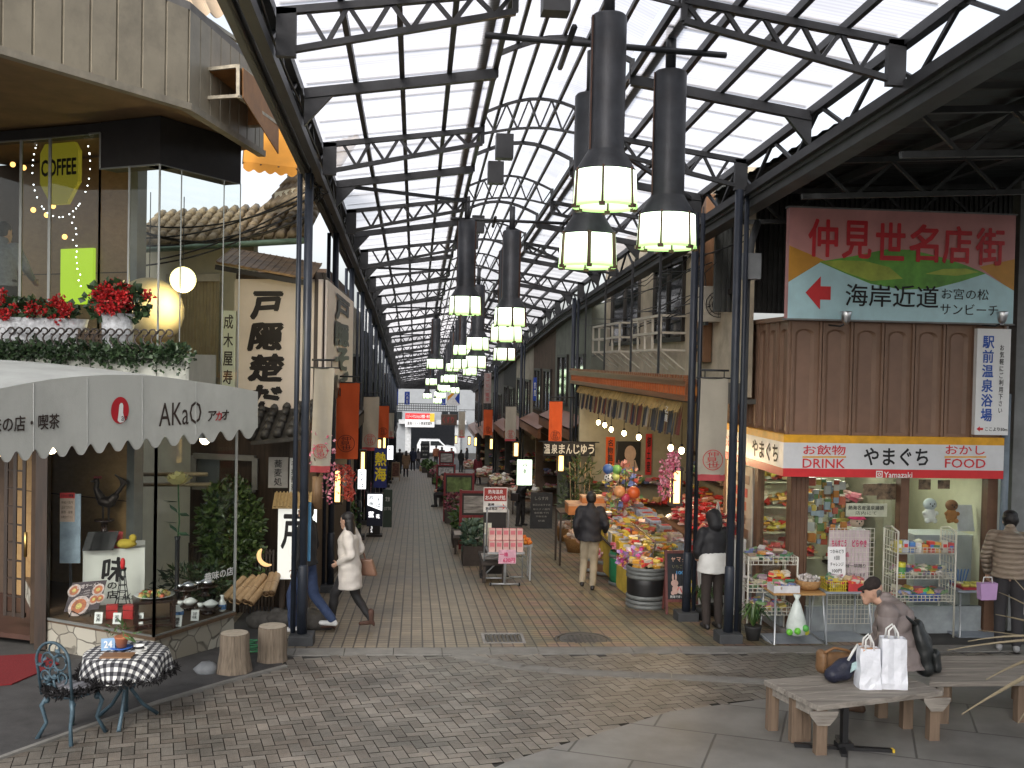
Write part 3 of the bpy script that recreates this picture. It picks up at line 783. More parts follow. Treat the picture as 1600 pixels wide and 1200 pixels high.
# entrance: dark timber posts, lattice door, dark room behind
TIM = wood('brown_door_timber', (.012,.008,.006), (.045,.026,.016), 3, 'Z')
b = B()
for px, d in ((70, 12.0),): a = plan(px, d); b.bar(at(a, 0), at(a, 2.86), .13)
b.wall(FL, plan(52, 12.15), 2.45, 2.86, .12); b.done('door_frame', TIM, cafe)
b = B(); a, c = plan(12, 12.5), plan(40, 12.4)
b.wall(a, c, .25, .30, .05); b.wall(a, c, 2.3, 2.4, .05)
for i in range(3): p = a+(c-a)*(i/2); b.bar(at(p, .25), at(p, 2.4), .03, .04)
for i in range(9): z = .5+i*.22; b.bar(at(a, z), at(c, z), .02)
dr = b.done('door', TIM, cafe)
a = plan(43, 12.38); B().tube([at(a, 1.0), at(a, 1.3)], .02, 6).done('handle', mat('brass', (.5,.35,.12), .35, 1), dr)
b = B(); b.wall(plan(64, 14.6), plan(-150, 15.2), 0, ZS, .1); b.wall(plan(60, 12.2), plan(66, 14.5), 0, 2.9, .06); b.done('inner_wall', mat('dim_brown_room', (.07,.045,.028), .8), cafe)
b = B(); poly(b, [plan(60,12.2), plan(66,14.5), plan(-150,15), FL], GC, GC+.06); b.done('entrance_floor', mat('red_brown_tiles', (.06,.028,.02), .5, dirt=.3), cafe)
# ---- upper room: things behind the glass
GREEN = emit('lit_lime_panel', (.40,.62,.02), .62)
b = B(); a, c = hit(111, 430, vplane(W0, W1)), hit(161, 430, vplane(W0, W1))
b.wall(a, c, D(111, 475, 13.7).z, D(111, 388, 13.7).z, -.05, off=-.125)
tag(b.done('lime_light_panel', GREEN), 'glowing lime green wall panel behind the cafe balcony', 'light panel')
PAPER = emit('lit_paper_globe', (1.0,.86,.35), 1.5, (.9,.8,.5)); PAPD = mat('cream_paper_globe', (.62,.52,.33), .8, 0, .05)
def globe(px, py, d, r, m, label, cord):
    c = D(px, py, d); t = T('paper_lantern', label, 'paper lantern', c)
    prof = []
    for i in range(25):
        a = -PI/2+PI*i/24; prof.append((max(.02, r*math.cos(a))*(1 if i % 2 else .985), r*math.sin(a)))
    B().lathe(prof, (0,0,0), 24).done('shade', m, t, True)
    if cord: pl_ = bpy.data.lights.new('globe_light', 'POINT'); pl_.energy = 30*(m is PAPER); pl_.color = (1,.8,.4); pl_.shadow_soft_size = r*1.1; po_ = bpy.data.objects.new('globe_light', pl_); COL.objects.link(po_); po_.parent = t; po_.location = (0,0,-r*1.3)
    if cord: B().tube([(0,0,r),(0,0,cord)], .006, 5).done('cord', INK, t, True)
    return t
globe(286, 437, 12.4, .155, PAPER, 'small glowing round paper lantern hanging in the cafe corner window', 1.0)
globe(233, 487, 12.9, .43, PAPD, 'big unlit cream paper globe lantern in the cafe upper window', 1.5)
# octagonal sign with lettering
YEL = emit('dull_yellow_sign', (.30,.26,.02), .25, (.4,.35,.04))
c = D(95, 262, 12.9); t = T('octagon_sign', 'dim yellow octagonal coffee sign hanging behind the upper glass', 'sign', c)
rv = (C0-CLt).normalized()
nrv = rv.cross(Z_)
pp = [rv*(.42*math.cos(PI/8+k*PI/4))*.85 + Z_*(.5*math.sin(PI/8+k*PI/4)) for k in range(8)]
B().prism([p-nrv*.03 for p in pp], nrv*.06).done('board', YEL, t, True)
b = B(); text(b, 'COFFEE', nrv*.03, rv, Z_, 1, 0, .03, w=.6, h=.2); b.done('lettering', INK, t, True)
rg = random.Random(2)
b = B()
for k in range(40):
    a = k/40*2*PI+rg.uniform(-.1,.1); q = D(95, 262, 12.85)+rv*.5*math.cos(a)+Z_*.62*math.sin(a); b.ball(q, .008, 5)
for k in range(14): b.ball(D(112+k*.9+rg.uniform(-4,4), 330+k*9, 12.5), .008, 5)
tag(b.done('string_lights', emit('tiny_white_bulb', (.9,.95,1), 6)), 'tiny white string lights around the yellow sign', 'string lights')
for i, (px, py) in enumerate(((52, 328), (73, 336), (83, 322), (101, 370), (20, 257), (37, 262))):
    b = B(); b.ball(D(px, py, 13.2), .035, 8); tag(b.done('small_lamp', emit('warm_bulb', (1,.50,.14), 2.2)), 'small warm lamp glowing in the dark upper cafe room', 'lamp', 'warm lamps in the upper cafe room')
# ---- balcony planting
WPL = mat('white_planter_relief', (.55,.56,.58), .6, 0, .35, 22, .6, 30)
def ledge_pt(px, back=.12): q = hit(px, 560, pl); return Vector((q.x, q.y, 3.42)) + Vector((0, back, 0))
GERL = leafmat('geranium_leaf', (.015,.035,.015), (.06,.11,.04)); GERF = leafmat('geranium_red', (.35,.008,.012), (.62,.03,.03))
def planter(px0, px1, py0, py1, label, tall):
    a, c = hit(px0, 560, pl), hit(px1, 560, pl); q = (a+c)/2; q.y += .22; q.z = 3.42; wd = (c-a).length
    h = D(px0, py0, 10.9).z - 3.42
    t = T('flower_planter', label, 'planter', q)
    b = B(); b.lathe([(.40*wd,0),(.42*wd,.03),(.46*wd,h*.5),(.5*wd,h),(.46*wd,h),(.3*wd,h*.9)], (0,0,0), 20, sy=min(1, .36/wd)); b.done('pot', WPL, t, True)
    return t, h, wd
t, h, wd = planter(-60, 113, 492, 548, 'white relief planter of red geraniums, the wide one at the balcony edge', 0)
B().leaves((0,0,h+.05), (.62,.22,.16), 420, .09, 3, asp=.9).done('foliage', GERL, t, True)
b = B(); rg = random.Random(9)
for k in range(17):
    x = rg.uniform(-.3,.62); q = (x, rg.uniform(-.24,.0), h+rg.uniform(.02,.30)-abs(x)*.15); b.leaves(q, .055, 46, .035, k, asp=.9)
b.done('blossoms', GERF, t, True)
t, h, wd = planter(152, 197, 488, 540, 'white relief planter heaped with red geraniums beside the lime panel', 0)
B().leaves((0,0,h+.12), (.34,.24,.22), 380, .09, 4, asp=.9).done('foliage', GERL, t, True)
b = B(); rg = random.Random(10)
for k in range(26):
    a = rg.uniform(0, 2*PI); q = (.36*math.cos(a)*rg.uniform(.2,1), -.1+.2*math.sin(a), h+.12+rg.uniform(-.14,.22)); b.leaves(q, .06, 46, .035, k+40, asp=.9)
b.done('blossoms', GERF, t, True)
b = B(); a, c = hit(114, 560, pl), hit(150, 560, pl); q = (a+c)/2+Vector((0,.2,0)); q.z = 3.42
for i in range(6): x = -.12+i*.048; b.bar((q.x+x, q.y, q.z), (q.x+x+.0, q.y, q.z+.34), .02)
for i in range(5): b.bar((q.x-.13, q.y-.012, q.z+.05+i*.06), (q.x+.13, q.y-.012, q.z+.05+i*.06), .02)
b.bb(q.x-.13, q.x+.13, q.y+.01, q.y+.2, q.z, q.z+.3)
tag(b.done('lattice_box', wood('brown_lattice', (.05,.03,.015), (.13,.08,.04), 3)), 'brown lattice plant box between the two white planters', 'plant box')
# wrought iron railing of S scrolls
b = B(); px = -40
while px < 272:
    if not (196 < px < 203):
        q = ledge_pt(px, -.005); s = random.Random(int(px)).uniform(.9,1.1); pts = []
        for i in range(13):
            u_ = i/12; pts.append(q+Vector((.05*math.sin(u_*2*PI)*s, -.06*math.sin(u_*PI), u_*.30)))
        for i in range(9):
            a = i/8*PI*1.7; pts.append(q+Vector((.0+.035-.035*math.cos(a), 0, .30+.035*math.sin(a))))
        b.tube(pts, .010, 5)
    px += 13
a, c = ledge_pt(-40, 0), ledge_pt(272, 0); b.bar(a+Z_*.02, c+Z_*.02, .015)
b.done('railing', mat('brown_wrought_iron', (.055,.045,.04), .5, .4, .3), cafe)
b = B(); px = -60; rg = random.Random(31)
while px < 292:
    q = ledge_pt(px, .0); b.leaves((q.x, q.y-.03, 3.50+rg.uniform(-.02,.03)), (.10,.12,.10), 46, .06, int(px*7)+900, asp=.8)
    if rg.random() < .4: b.leaves((q.x, q.y-.09, 3.40), (.06,.03,.13), 22, .05, int(px*5)+77, asp=.8)
    px += 7
tag(b.done('ivy', leafmat('dark_ivy', (.012,.03,.012), (.05,.085,.035))), 'dark ivy trailing along the pale balcony ledge', 'ivy', kind='stuff')
# ---- awning with its lettering
AWN = mat('off_white_canvas', (.47,.475,.445), .8, 0, .12, 1.2, .15, 200, stretch=(1,1,.35), dirt=.22)
A1, A0 = plan(403, 9.9), plan(-90, 6.6)
apl = vplane(A0, A1); back = Vector((apl[1].x, apl[1].y, 0))
if back.dot(Vector((-1,.5,0))) < 0: back = -back
awn = T('awning', 'off white barrel awning with scalloped edge and red oval emblem', 'awning', at((A0+A1)/2, 2.4))
top = [(403,612),(378,607),(350,602),(322,598),(293,594),(262,590),(233,587),(200,585.5),(167,585.5),(125,588),(83,592),(40,599),(0,607),(-45,618),(-90,632)]
P = [hit(x, y, apl) for x, y in top]
bot = lambda px: hit(px, 678+(403-px)*.1, apl)
b = B(); vs = []; n_ = 0
ns = 17; dens = 14; prev = None
for i in range(ns*dens+1):
    px = 403-(493)*i/(ns*dens); u_ = (i % dens)/dens
    yt = None
    for (xa, ya), (xb, yb_) in zip(top, top[1:]):
        if xb-1e-6 <= px <= xa+1e-6: yt = ya+(yb_-ya)*(xa-px)/(xa-xb); break
    if yt is None: yt = top[-1][1]
    yb2 = 684+(403-px)*.098 - 16*abs(math.cos(PI*u_))**2.6
    p, q = hit(px, yt, apl), hit(px, yb2, apl); vs += [p, q]
k = len(vs)//2
fs = [(2*i, 2*i+1, 2*i+3, 2*i+2) for i in range(k-1)]
b.add(vs, fs); b.add([v+back*.012 for v in vs], [f[::-1] for f in fs])
b.done('valance', AWN, awn)
b = B()
for px, y0, y1 in ((306, 596, 694), (222, 588, 702), (136, 589, 710), (52, 598, 718)): b.bar(hit(px, y0+1, apl)-back*.003, hit(px, y1-13, apl)-back*.003, .008, .004)
b.done('seam', mat('canvas_seam', (.36,.37,.36), .85), awn)
b = B(); vs = []; m_ = 7
for i, p in enumerate(P):
    for j in range(m_+1):
        u_ = j/m_; vs.append(p+back*1.75*u_+Z_*(.10*math.sin(u_*PI/2)))
b.add(vs, [(i*(m_+1)+j, (i+1)*(m_+1)+j, (i+1)*(m_+1)+j+1, i*(m_+1)+j+1) for i in range(len(P)-1) for j in range(m_)], 0, True)
b.done('canopy', mat('greyed_canvas_top', (.30,.31,.30), .85, 0, .15, 2, dirt=.3), awn)
b = B()
for i in range(1, len(P)-1, 3): b.tube([P[i]-Z_*.02+back*.02, P[i]-Z_*.02+back*1.7+Z_*.08], .015, 6)
b.tube([p-Z_*.015+back*.03 for p in P], .015, 6); b.done('frame', ALU, awn)
ar = (A1-A0).normalized(); an = ar.cross(Z_)
def atext(b, s, px, py, w_px=None, h_px=None, bold=.01, slant=0):
    o = hit(px, py, apl); d = (o-CAMP).dot(_F)
    w_ = (hit(px+w_px/2, py, apl)-hit(px-w_px/2, py, apl)).length if w_px else None
    text(b, s, o, ar, Z_, 1, 0, bold, w=w_, h=h_px*d/FPX, slant=slant)
b = B(); atext(b, '味の店・喫茶', 40, 661, 108, 24, .015); atext(b, 'AKaO', 282, 646, 66, 36, -.004); atext(b, 'ア', 331, 650, 13, 15, .02, .15); atext(b, 'オ', 351, 648, 12, 15, .02, .15)
b.done('lettering', mat('brown_black_ink', (.03,.018,.015), .6), awn)
RINK = mat('crimson_ink', (.42,.01,.02), .6)
b = B(); atext(b, 'カ', 341, 650, 10, 14, .02, .15)
o = hit(187, 641, apl); dd = (o-CAMP).dot(_F); rw = (hit(201, 641, apl)-hit(173, 641, apl)).length/2; rh = 21*dd/FPX
b.add([o+ar*rw*math.cos(2*PI*k/32)+Z_*rh*math.sin(2*PI*k/32)+an*.004 for k in range(32)], [tuple(range(32))]); b.done('emblem', RINK, awn)
b = B(); b.add([o+ar*rw*x+Z_*rh*z+an*.007 for x, z in ((-.05,-.92),(.35,-.9),(.5,-.75),(.3,-.2),(.32,.35),(.22,.52),(.05,.55),(-.12,.4),(-.2,-.2),(-.3,-.75))], [tuple(range(10))[::-1]])
for k in range(2):
    b.lathe([(.0,0)], (0,0,0), 3, caps=False) if 0 else None
b.done('emblem_figure', WHITE, awn)
b = B(); text(b, 'ao', o+ar*rw*.45-Z_*rh*.62+an*.005, ar, Z_, 1, 0, .0, w=rw*.7, h=rh*.35); b.done('emblem_letters', mat('brown_black_ink', (0,0,0)), awn)
# small spots under the awning
for i, (px, py) in enumerate(((136, 699), (66, 705), (369, 686), (4, 712))):
    c = hit(px, py, apl)+back*.35; t = T('spot_lamp', 'small warm spot lamp tucked under the scalloped awning edge', 'lamp', c, 'spot lamps under the cafe awning')
    B().ball((0,0,-.02), .05, 10).done('bulb', emit('spot_bulb', (1,.78,.45), 6), t, True)
    B().lathe([(.03,.10),(.06,.02),(.065,-.01)], (0,0,0), 12, caps=False).tube([(0,0,.1),(0,.1,.22)], .012, 5).done('holder', ALU, t, True)
# ---- side balcony cage and orange awning beyond
b = B(); q = [D(292, 112, 11.0), D(372, 103, 11.0), D(372, 150, 11.0), D(292, 155, 11.0)]; off = Vector((.25, 1.3, 0))
for i in range(4): b.bar(q[i], q[(i+1) % 4], .035); b.bar(q[i], q[i]+off, .035); b.bar(q[i]+off, q[(i+1) % 4]+off, .035)
t = T('balcony_cage', 'rusty framed box of orange brown panels on the cafe upper corner', 'balcony box', q[3])
b.done('frame', mat('chipped_cream_steel', (.40,.35,.26), .6, 0, .4, 12, dirt=.6), t)
b = B(); b.prism([q[0]+off*.02, q[1]+off*.02, q[1]+off, q[0]+off], (0,0,-.02)); b.prism([q[1]+off*.05+X_*.02, q[1]+off, q[2]+off-Z_*.35, q[2]+off*.05-Z_*.0+X_*.02], (.012,0,0))
b.prism([q[3]+off*.95, q[2]+off*.95, q[1]+off*.95, q[0]+off*.95], (0,.01,0)); b.done('panel', mat('orange_brown_board', (.30,.13,.035), .6, 0, .25, 5, dirt=.3), t)
ORA = mat('orange_canvas', (.62,.26,.03), .7, 0, .1, 3)
t = T('orange_awning', 'old orange scalloped awning on a brown frame above the alley', 'awning', D(425, 262, 15.5))
b = B(); a, c = D(380, 252, 15.5), D(464, 262, 15.5); a2, c2 = D(385, 185, 16.5), D(470, 185, 16.5)
b.prism([a, c, c2, a2], (0,.01,.01)); vs = []
for i in range(33): u_ = i/32; p = a+(c-a)*u_; vs += [p, p-Z_*(.10+.05*abs(math.sin(u_*PI*5)))]
b.add(vs, [(2*i, 2*i+1, 2*i+3, 2*i+2) for i in range(32)]); b.done('canvas', ORA, t)
b = B()
for u_ in (0, .33, .66, 1): b.bar(a+(c-a)*u_-Z_*.03, a2+(c2-a2)*u_-Z_*.05, .03)
for u_ in (.25, .6): b.bar(a+(a2-a)*u_-Z_*.05, c+(c2-c)*u_-Z_*.05, .025)
b.done('frame', mat('brown_steel', (.09,.05,.03), .6), t)
# building wall with white railing above the cage
b = B(); b.wall(plan(300, 13.4), plan(392, 15.5), 6.9, 7.9, .12)
tag(b.done('upper_wall', FAS), 'beige upper storey wall behind the rusty cage', 'wall')
b = B(); a, c = D(283, 0, 12.6), D(372, 8, 13.6)
vs = []
for i in range(41): u_ = i/40; p = a+(c-a)*u_; vs += [p+Z_*.5+Vector((-.3,.5,0)), p-Z_*(.12+.07*abs(math.sin(u_*PI*4)))]
b.add(vs, [(2*i, 2*i+1, 2*i+3, 2*i+2) for i in range(40)]); b.add([v+Vector((-.012,.01,0)) for v in vs], [(2*i, 2*i+2, 2*i+3, 2*i+1) for i in range(40)])
tag(b.done('beige_awning', mat('beige_canvas', (.42,.32,.22), .8, 0, .1)), 'faded beige scalloped awning high above the cafe corner', 'awning')
b = B(); p0, p1 = D(310, 60, 13.0), D(392, 110, 15.0)
for i in range(9): u_ = i/8; p = p0+(p1-p0)*u_; b.bar(p-Z_*.25, p+Z_*.3, .03)
b.bar(p0+Z_*.3, p1+Z_*.3, .05); b.bar(p0-Z_*.2, p1-Z_*.2, .04)
tag(b.done('balcony_railing', mat('old_cream_rail', (.45,.42,.34), .6, dirt=.3)), 'cream balcony railing above the rusty cage', 'railing')
# ================================================================== SOBA SHOP AND ALLEY (left of the street, behind the cafe)
IVORY = mat('ivory_sign_board', (.70,.62,.55), .55, 0, .06, 3, dirt=.08)
BRUSH = mat('brush_ink', (.014,.011,.012), .5, 0, .1)
GREYT = mat('weathered_roof_tile', (.27,.21,.13), .6, 0, .45, 5, .2, dirt=.4)
DKTILE = mat('dark_roof_tile', (.045,.042,.038), .5, 0, .5, 6, .2)
YWALL = mat('pale_alley_wall', (.72,.69,.54), .85, 0, .08, 3, .1, dirt=.15)
def tile_roof(name, a, c, back, rise, mats, parent, pitch=.24, rows=7, rr=.06):
    """rows of round tiles over a slope: a->c eave, back = plan vector up the slope"""
    b = B(); d = c-a; n = max(2, int(d.length/pitch)); up = back+Z_*rise
    b.prism([a, c, c+up, a+up], (0,0,-.05))
    for i in range(n+1):
        p = a+d*(i/n)
        for r in range(rows):
            q0, q1 = p+up*(r/rows), p+up*((r+1.08)/rows); b.tube([q0+Z_*.055, q1+Z_*.03], [rr, rr*.86], 7)
    return b.done(name, mats, parent)
soba = T('soba_building', 'old soba shop with ivory signs, tiled eaves and dark timber front', 'restaurant', (-2.4, 15, gz(15)))
S0, S1 = plan(366, 14.9), plan(503, 14.6); zt, zb = D(430, 436, 14.7).z, D(430, 644, 14.7).z
S2 = Vector((S1.x+.02, PX(546, 500, S1.x).y, 0))
b = B(); b.wall(S0, S1, zb-.05, zt+.1, .10, off=.02); b.wall(S1, S2, zb-.05, zt+.1, .1, off=.02); b.done('upper_wall', DARKW, soba)
f = B(); f.wall(S0, S1, zb, zt, .03, off=-.02)
fo = f.done('sign_board', IVORY, soba)
rv = (S1-S0).normalized(); b = B()
for ch, y0, y1, cx, ww in (('戸', 455, 500, 418, 46), ('隠', 503, 548, 416, 48), ('楚', 553, 597, 416, 50), ('だ', 602, 645, 414, 50)):
    q = hit(cx, (y0+y1)/2, vplane(S0, S1)); dd = (q-CAMP).dot(_F)
    text(b, ch, q, rv, Z_, 1, 0, .05, w=ww*1.15*dd/FPX, h=(y1-y0-4)*dd/FPX, lift=.026, slant=.12, wob=.02, seed=ord(ch) % 7)
b.done('lettering', BRUSH, fo)
f = B(); f.wall(S1+Vector((.022,.05,0)), S2+Vector((.022,0,0)), zb+.3, zt, .03, off=-.035)
fo = f.done('sign_board', IVORY, soba); b = B()
for i, ch in enumerate('戸隠そば'): text(b, ch, Vector((S1.x+.082, (S1.y+S2.y)/2, zt-.30-i*.42)), Y_, Z_, 1, 0, .05, w=3.0, h=.37, lift=.004)
b.done('lettering', BRUSH, fo)
b = B(); a, c = D(338, 412, 14.5), D(486, 438, 14.2); bk = Vector((.05,1.0,0)); b.prism([a, c, c+bk+Z_*.3, a+bk+Z_*.3], (0,0,.03))
for i in range(15): p = a+(c-a)*(i/14)+Z_*.03; b.bar(p, p+bk+Z_*.3, .015)
b.done('metal_roof', mat('rusty_tin_roof', (.20,.125,.06), .5, .2, .5, 6, dirt=.5), soba)
b = B(); b.bar(a-Z_*.05, c-Z_*.05, .07); b.done('eave_board', BLKB, soba)
# narrow white sign on the left corner
q0, q1 = D(346, 485, 14.7), D(366, 606, 14.7); b = B(); b.bb(q0.x, q1.x, q0.y, q0.y+.08, q1.z, q0.z)
t = T('narrow_sign', 'narrow white upright sign with four brush characters beside the ivory board', 'sign', (q0.x, q0.y, q1.z)); b.done('board', mat('greenish_white_board', (.62,.66,.55), .6, 0, .05), t)
b = B()
for i, ch in enumerate('成木屋寿'): text(b, ch, ((q0.x+q1.x)/2, q0.y, q0.z-.16-i*.265), X_, Z_, 1, 0, .02, w=.13, h=.2)
b.done('lettering', BRUSH, t)
# alley house: pale wall, shutter, tiled roof
hs_ = T('alley_house', 'pale plaster alley house with a corrugated shutter and brown tiled roof', 'house', plan(280, 16.5))
b = B(); b.wall(plan(150, 17.2), plan(395, 16.2), -.6, D(300, 385, 16.6).z, .12, off=-.02); b.done('wall', YWALL, hs_)
b = B(); a, c = plan(272, 16.5), plan(343, 16.2); zt2, zb2 = D(300, 441, 16.4).z, D(300, 588, 16.4).z; d = c-a; k = []
for i in range(29): k.append(a+d*(i/28)+Vector((0,-.09-.025*(i % 2),0)))
b.add([v for p in k for v in (at(p, zb2), at(p, zt2))], [(2*i, 2*i+2, 2*i+3, 2*i+1) for i in range(28)])
b.done('shutter', mat('yellowed_shutter', (.43,.35,.19), .6, 0, .12, 6, dirt=.15), hs_)
b = B(); b.wall(a+Vector((-.06,0,0)), c+Vector((.06,0,0)), zt2, zt2+.12, .05, off=-.14); b.wall(a, c, zb2-.06, zb2, .05, off=-.13); b.done('shutter_frame', mat('cream_frame', (.55,.5,.38), .6), hs_)
tile_roof('roof', D(205, 388, 16.2), D(474, 372, 15.6), Vector((.1,1.6,0)), .75, GREYT, hs_, .19, 6, .075)
b = B(); b.tube([D(205, 391, 16.1), D(474, 376, 15.5)], .05, 7); b.done('rain_gutter', mat('verdigris_gutter', (.16,.24,.17), .5, .2, .3), hs_)
b = B(); b.wall(plan(425, 16.1), plan(480, 15.3), D(430,372,16).z+.45, D(430,300,16).z, .1); b.done('gable_wall', YWALL, hs_)
tile_roof('upper_roof', D(418, 330, 15.9), D(488, 318, 14.6), Vector((.5,1.6,0)), 1.25, GREYT, hs_, .19, 6, .07)
# lower dark tiled eave and timber front of the soba shop
tile_roof('lower_eave', D(392, 690, 14.1), D(474, 682, 13.9), Vector((.05,.8,0)), .42, DKTILE, soba, .17, 5, .06)
b = B(); b.wall(plan(300, 15.6), plan(466, 15.0), -.5, D(430, 672, 15).z, .12); b.done('front_wall', DARKW, soba)
b = B(); b.wall(plan(470, 14.8), Vector((S2.x, 20.6, 0)), -.8, zb, .12, off=.02); b.done('side_wall', DARKW, soba)
# grey framed window and horizontal poles
b = B(); p, q = D(303, 712, 15.4), D(398, 765, 15.2)
for z in (p.z, q.z): b.bar((p.x, p.y, z), (q.x, q.y, z), .08)
for v in (p, q): b.bar((v.x, v.y, p.z), (v.x, v.y, q.z), .08)
wf = b.done('window', mat('grey_stone_frame', (.20,.195,.18), .7), soba)
B().bb(p.x, q.x, p.y+.03, p.y+.05, q.z, p.z).done('pane', mat('dull_window_glass', (.07,.08,.078), .15, 0, .1, spec=.8), wf)
b = B(); b.tube([D(220, 741, 14.6), D(324, 741, 14.5)], .03, 8); b.tube([D(220, 757, 14.7), D(330, 757, 14.6)], .03, 8); b.done('pole', mat('bamboo_pole', (.30,.24,.15), .5), soba)
def board(name, px0, px1, y0, y1, d, label, cat, mcol, lines, ink, th=.04, bold=.01, part='board', cols=None, group=None):
    """upright rectangular sign facing the plaza; lines: (text, cx, cy, w, h, vertical) in 0..1 of the board"""
    a, c = D(px0, y1, d), D(px1, y0, d); c.z = c.z; w_, h_ = D(px1, y1, d).x-a.x, c.z-a.z
    t = T(name, label, cat, (a.x+w_/2, a.y, a.z), group)
    B().bb(-w_/2, w_/2, 0, th, 0, h_).done(part, mcol, t, True)
    if lines:
        b = B()
        for ln in lines:
            s, cx, cy, ww, hh = ln[:5]; v = len(ln) > 5 and ln[5]
            text(b, s, (-w_/2+cx*w_, 0, cy*h_), X_, Z_, 1, 0, bold, w=ww*w_, h=hh*h_, vertical=v)
        b.done('lettering', ink, t, True)
    return t, w_, h_
board('wooden_sign', 419, 449, 715, 762, 14.6, 'grey wooden signboard with brush characters under the dark tiled eave', 'sign', mat('grey_old_board', (.33,.31,.28), .7, 0, .2), [('蕎麦処', .5, .5, .4, .85, True)], BRUSH)
board('slim_sign', 452, 464, 716, 770, 14.5, 'slim white sign with small writing under the dark tiled eave', 'sign', mat('white_board', (.6,.6,.56), .6), [('手打蕎麦', .5, .5, .6, .85, True)], BRUSH)
# shrub, fence, bamboo, rocks
q = PG(392, 925); t = T('green_shrub', 'dense glossy green shrub behind the bamboo pieces', 'shrub', (q.x, 14.9, gz(14.9)))
B().leaves((0,0,1.25), (.46,.36,.70), 1900, .105, 21, shell=.3).leaves((.1,-.1,.75), (.42,.26,.5), 600, .10, 22).done('foliage', leafmat('camellia_leaf', (.016,.038,.010), (.10,.15,.045), .3), t, True)
b = B()
for k in range(5): b.tube([(0+k*.05-.1, 0, 0), (k*.09-.2, .05, .6), (k*.14-.3, .0, 1.2)], [.03,.02,.012], 6)
b.done('stem', mat('shrub_bark', (.06,.045,.03), .8), t, True)
b = B(); p, c = plan(300, 14.9), plan(432, 14.5)
for i in range(26): v = p+(c-p)*(i/25); b.bar(at(v, -.2), at(v, .75), .025)
for z in (.15, .7): b.bar(at(p, z), at(c, z), .04)
tag(b.done('low_fence', DARKW), 'low dark timber fence behind the shrub', 'fence')
t2 = T('pine_bush', 'low dark leafy plant seen through the cafe corner window', 'plant', D(305, 900, 13.9))
B().leaves((0,0,-.1), (.5,.3,.25), 420, .16, 71, asp=.2).done('foliage', leafmat('dark_pine', (.012,.03,.012), (.04,.07,.025)), t2, True)
BAM = wood('cut_bamboo', (.27,.17,.085), (.42,.29,.165), 2, 'Z', .45, .05); BAMI = mat('bamboo_inside', (.58,.42,.25), .7); RING = mat('bamboo_node', (.14,.08,.04), .6)
bl = [((350,936),(381,904)), ((361,938),(396,902)), ((371,940),(407,902)), ((383,940),(413,900)), ((391,943),(425,903)), ((416,928),(425,898)), ((424,927),(434,897))]
for i, (a, c) in enumerate(bl):
    p, q = D(a[0], a[1], 13.5), D(c[0], c[1], 13.95); ax = (q-p); L = ax.length
    t = T('bamboo_log', f'{["leftmost lying","second lying","third lying","fourth lying","rightmost lying","shorter leaning","last upright leaning"][i]} cut bamboo log in the row before the shrub', 'bamboo log', p, 'cut bamboo logs before the shrub')
    B().tube([(0,0,0), ax], .05, 12, caps=False).tube([ax*.998, (0,0,0)], .04, 12, caps=False).done('culm', BAM, t, True)
    B().tube([ax*.48, ax*.495], .0515, 12).tube([ax*.02, ax*.06], .04, 12).done('node', RING, t, True)
RCK = mat('grey_boulder', (.065,.06,.055), .9, 0, .5, 6, .9, 14)
for i, (px, py, r) in enumerate(((412, 938, .17), (440, 930, .20), (487, 936, .2), (502, 945, .16), (345, 950, .1))):
    q = D(px, py, 13.6); b = B(); b.ball((0,0,0), (r*1.3, r, r*.75), 12, 0, .14, i); o = b.done('rock', RCK); o.location = (q.x, q.y, gz(q.y)+r*.5)
    tag(o, ['grey rock at the end of the bamboo row', 'large dark rock under the lamp box', 'rounded rock beside the first post', 'low rock between first post and walking woman', 'small stone at the foot of the bamboo'][i], 'rock')
# white standing lamp box with little shingle roof
LBOX = emit('lit_white_lamp_box', (.95,.95,.88), .28, (.7,.7,.66))
a, c = D(433, 905, 13.9), D(486, 792, 13.9); w_ = c.x-a.x; t = T('lamp_box_sign', 'white lamp box sign with a brush character and small shingle roof', 'sign', (a.x+w_/2, a.y, gz(a.y)))
z0, z1 = a.z-gz(a.y), c.z-gz(a.y)
B().bb(-w_/2, w_/2, 0, .3, z0, z1).done('lamp_box', LBOX, t, True)
b = B(); text(b, '戸', (-.02, 0, z1-.34), X_, Z_, 1, 0, .03, w=.3, h=.45, slant=.1); b.done('lettering', BRUSH, t, True)
b = B(); hw = w_/2+.07
b.prism([(-hw,-.08,z1+.0),(-hw,.15,z1+.17),(-hw,.38,z1+.0),(-hw,.38,z1-.02),(-hw,-.08,z1-.02)], (2*hw,0,0))
for i in range(12): x = -hw+.03+i*(2*hw-.06)/11; b.bar((x,-.085,z1+.012), (x,.15,z1+.182), .02, .012)
b.done('shingle_roof', wood('gold_shingle', (.26,.17,.07), (.42,.30,.13), 4, 'Y'), t, True)
b = B(); [b.bb(x-.03, x+.03, .1, .2, 0, z0+.02) for x in (-w_/2+.05, w_/2-.05)]; b.done('leg', DARKW, t, True)
q = D(420, 868, 13.7); b = B(); pts = []
for i in range(9): a_ = 2.4+i/8*2.6; pts.append((.13*math.cos(a_), 0, .13*math.sin(a_)))
b.tube(pts, [.01,.025,.03,.03,.03,.03,.028,.02,.01], 7); o = b.done('crescent_reflection', emit('painted_orange_reflection', (1,.62,.28), .5, (.6,.3,.1))); o.location = q  # emissive crescent put in place of a ring lamp's reflection
tag(o, 'glowing crescent painted in as a ring lamp reflection between shrub and lamp box', 'reflection')
o = B().bb(-.03,.03,-.03,0,0,1.0).done('lit_sign_edge', emit('cool_white_sign', (.95,1,.95), 1.0)); q = D(490, 892, 14.3); o.location = q
tag(o, 'bright white edge of a lit upright sign behind the first post', 'sign')
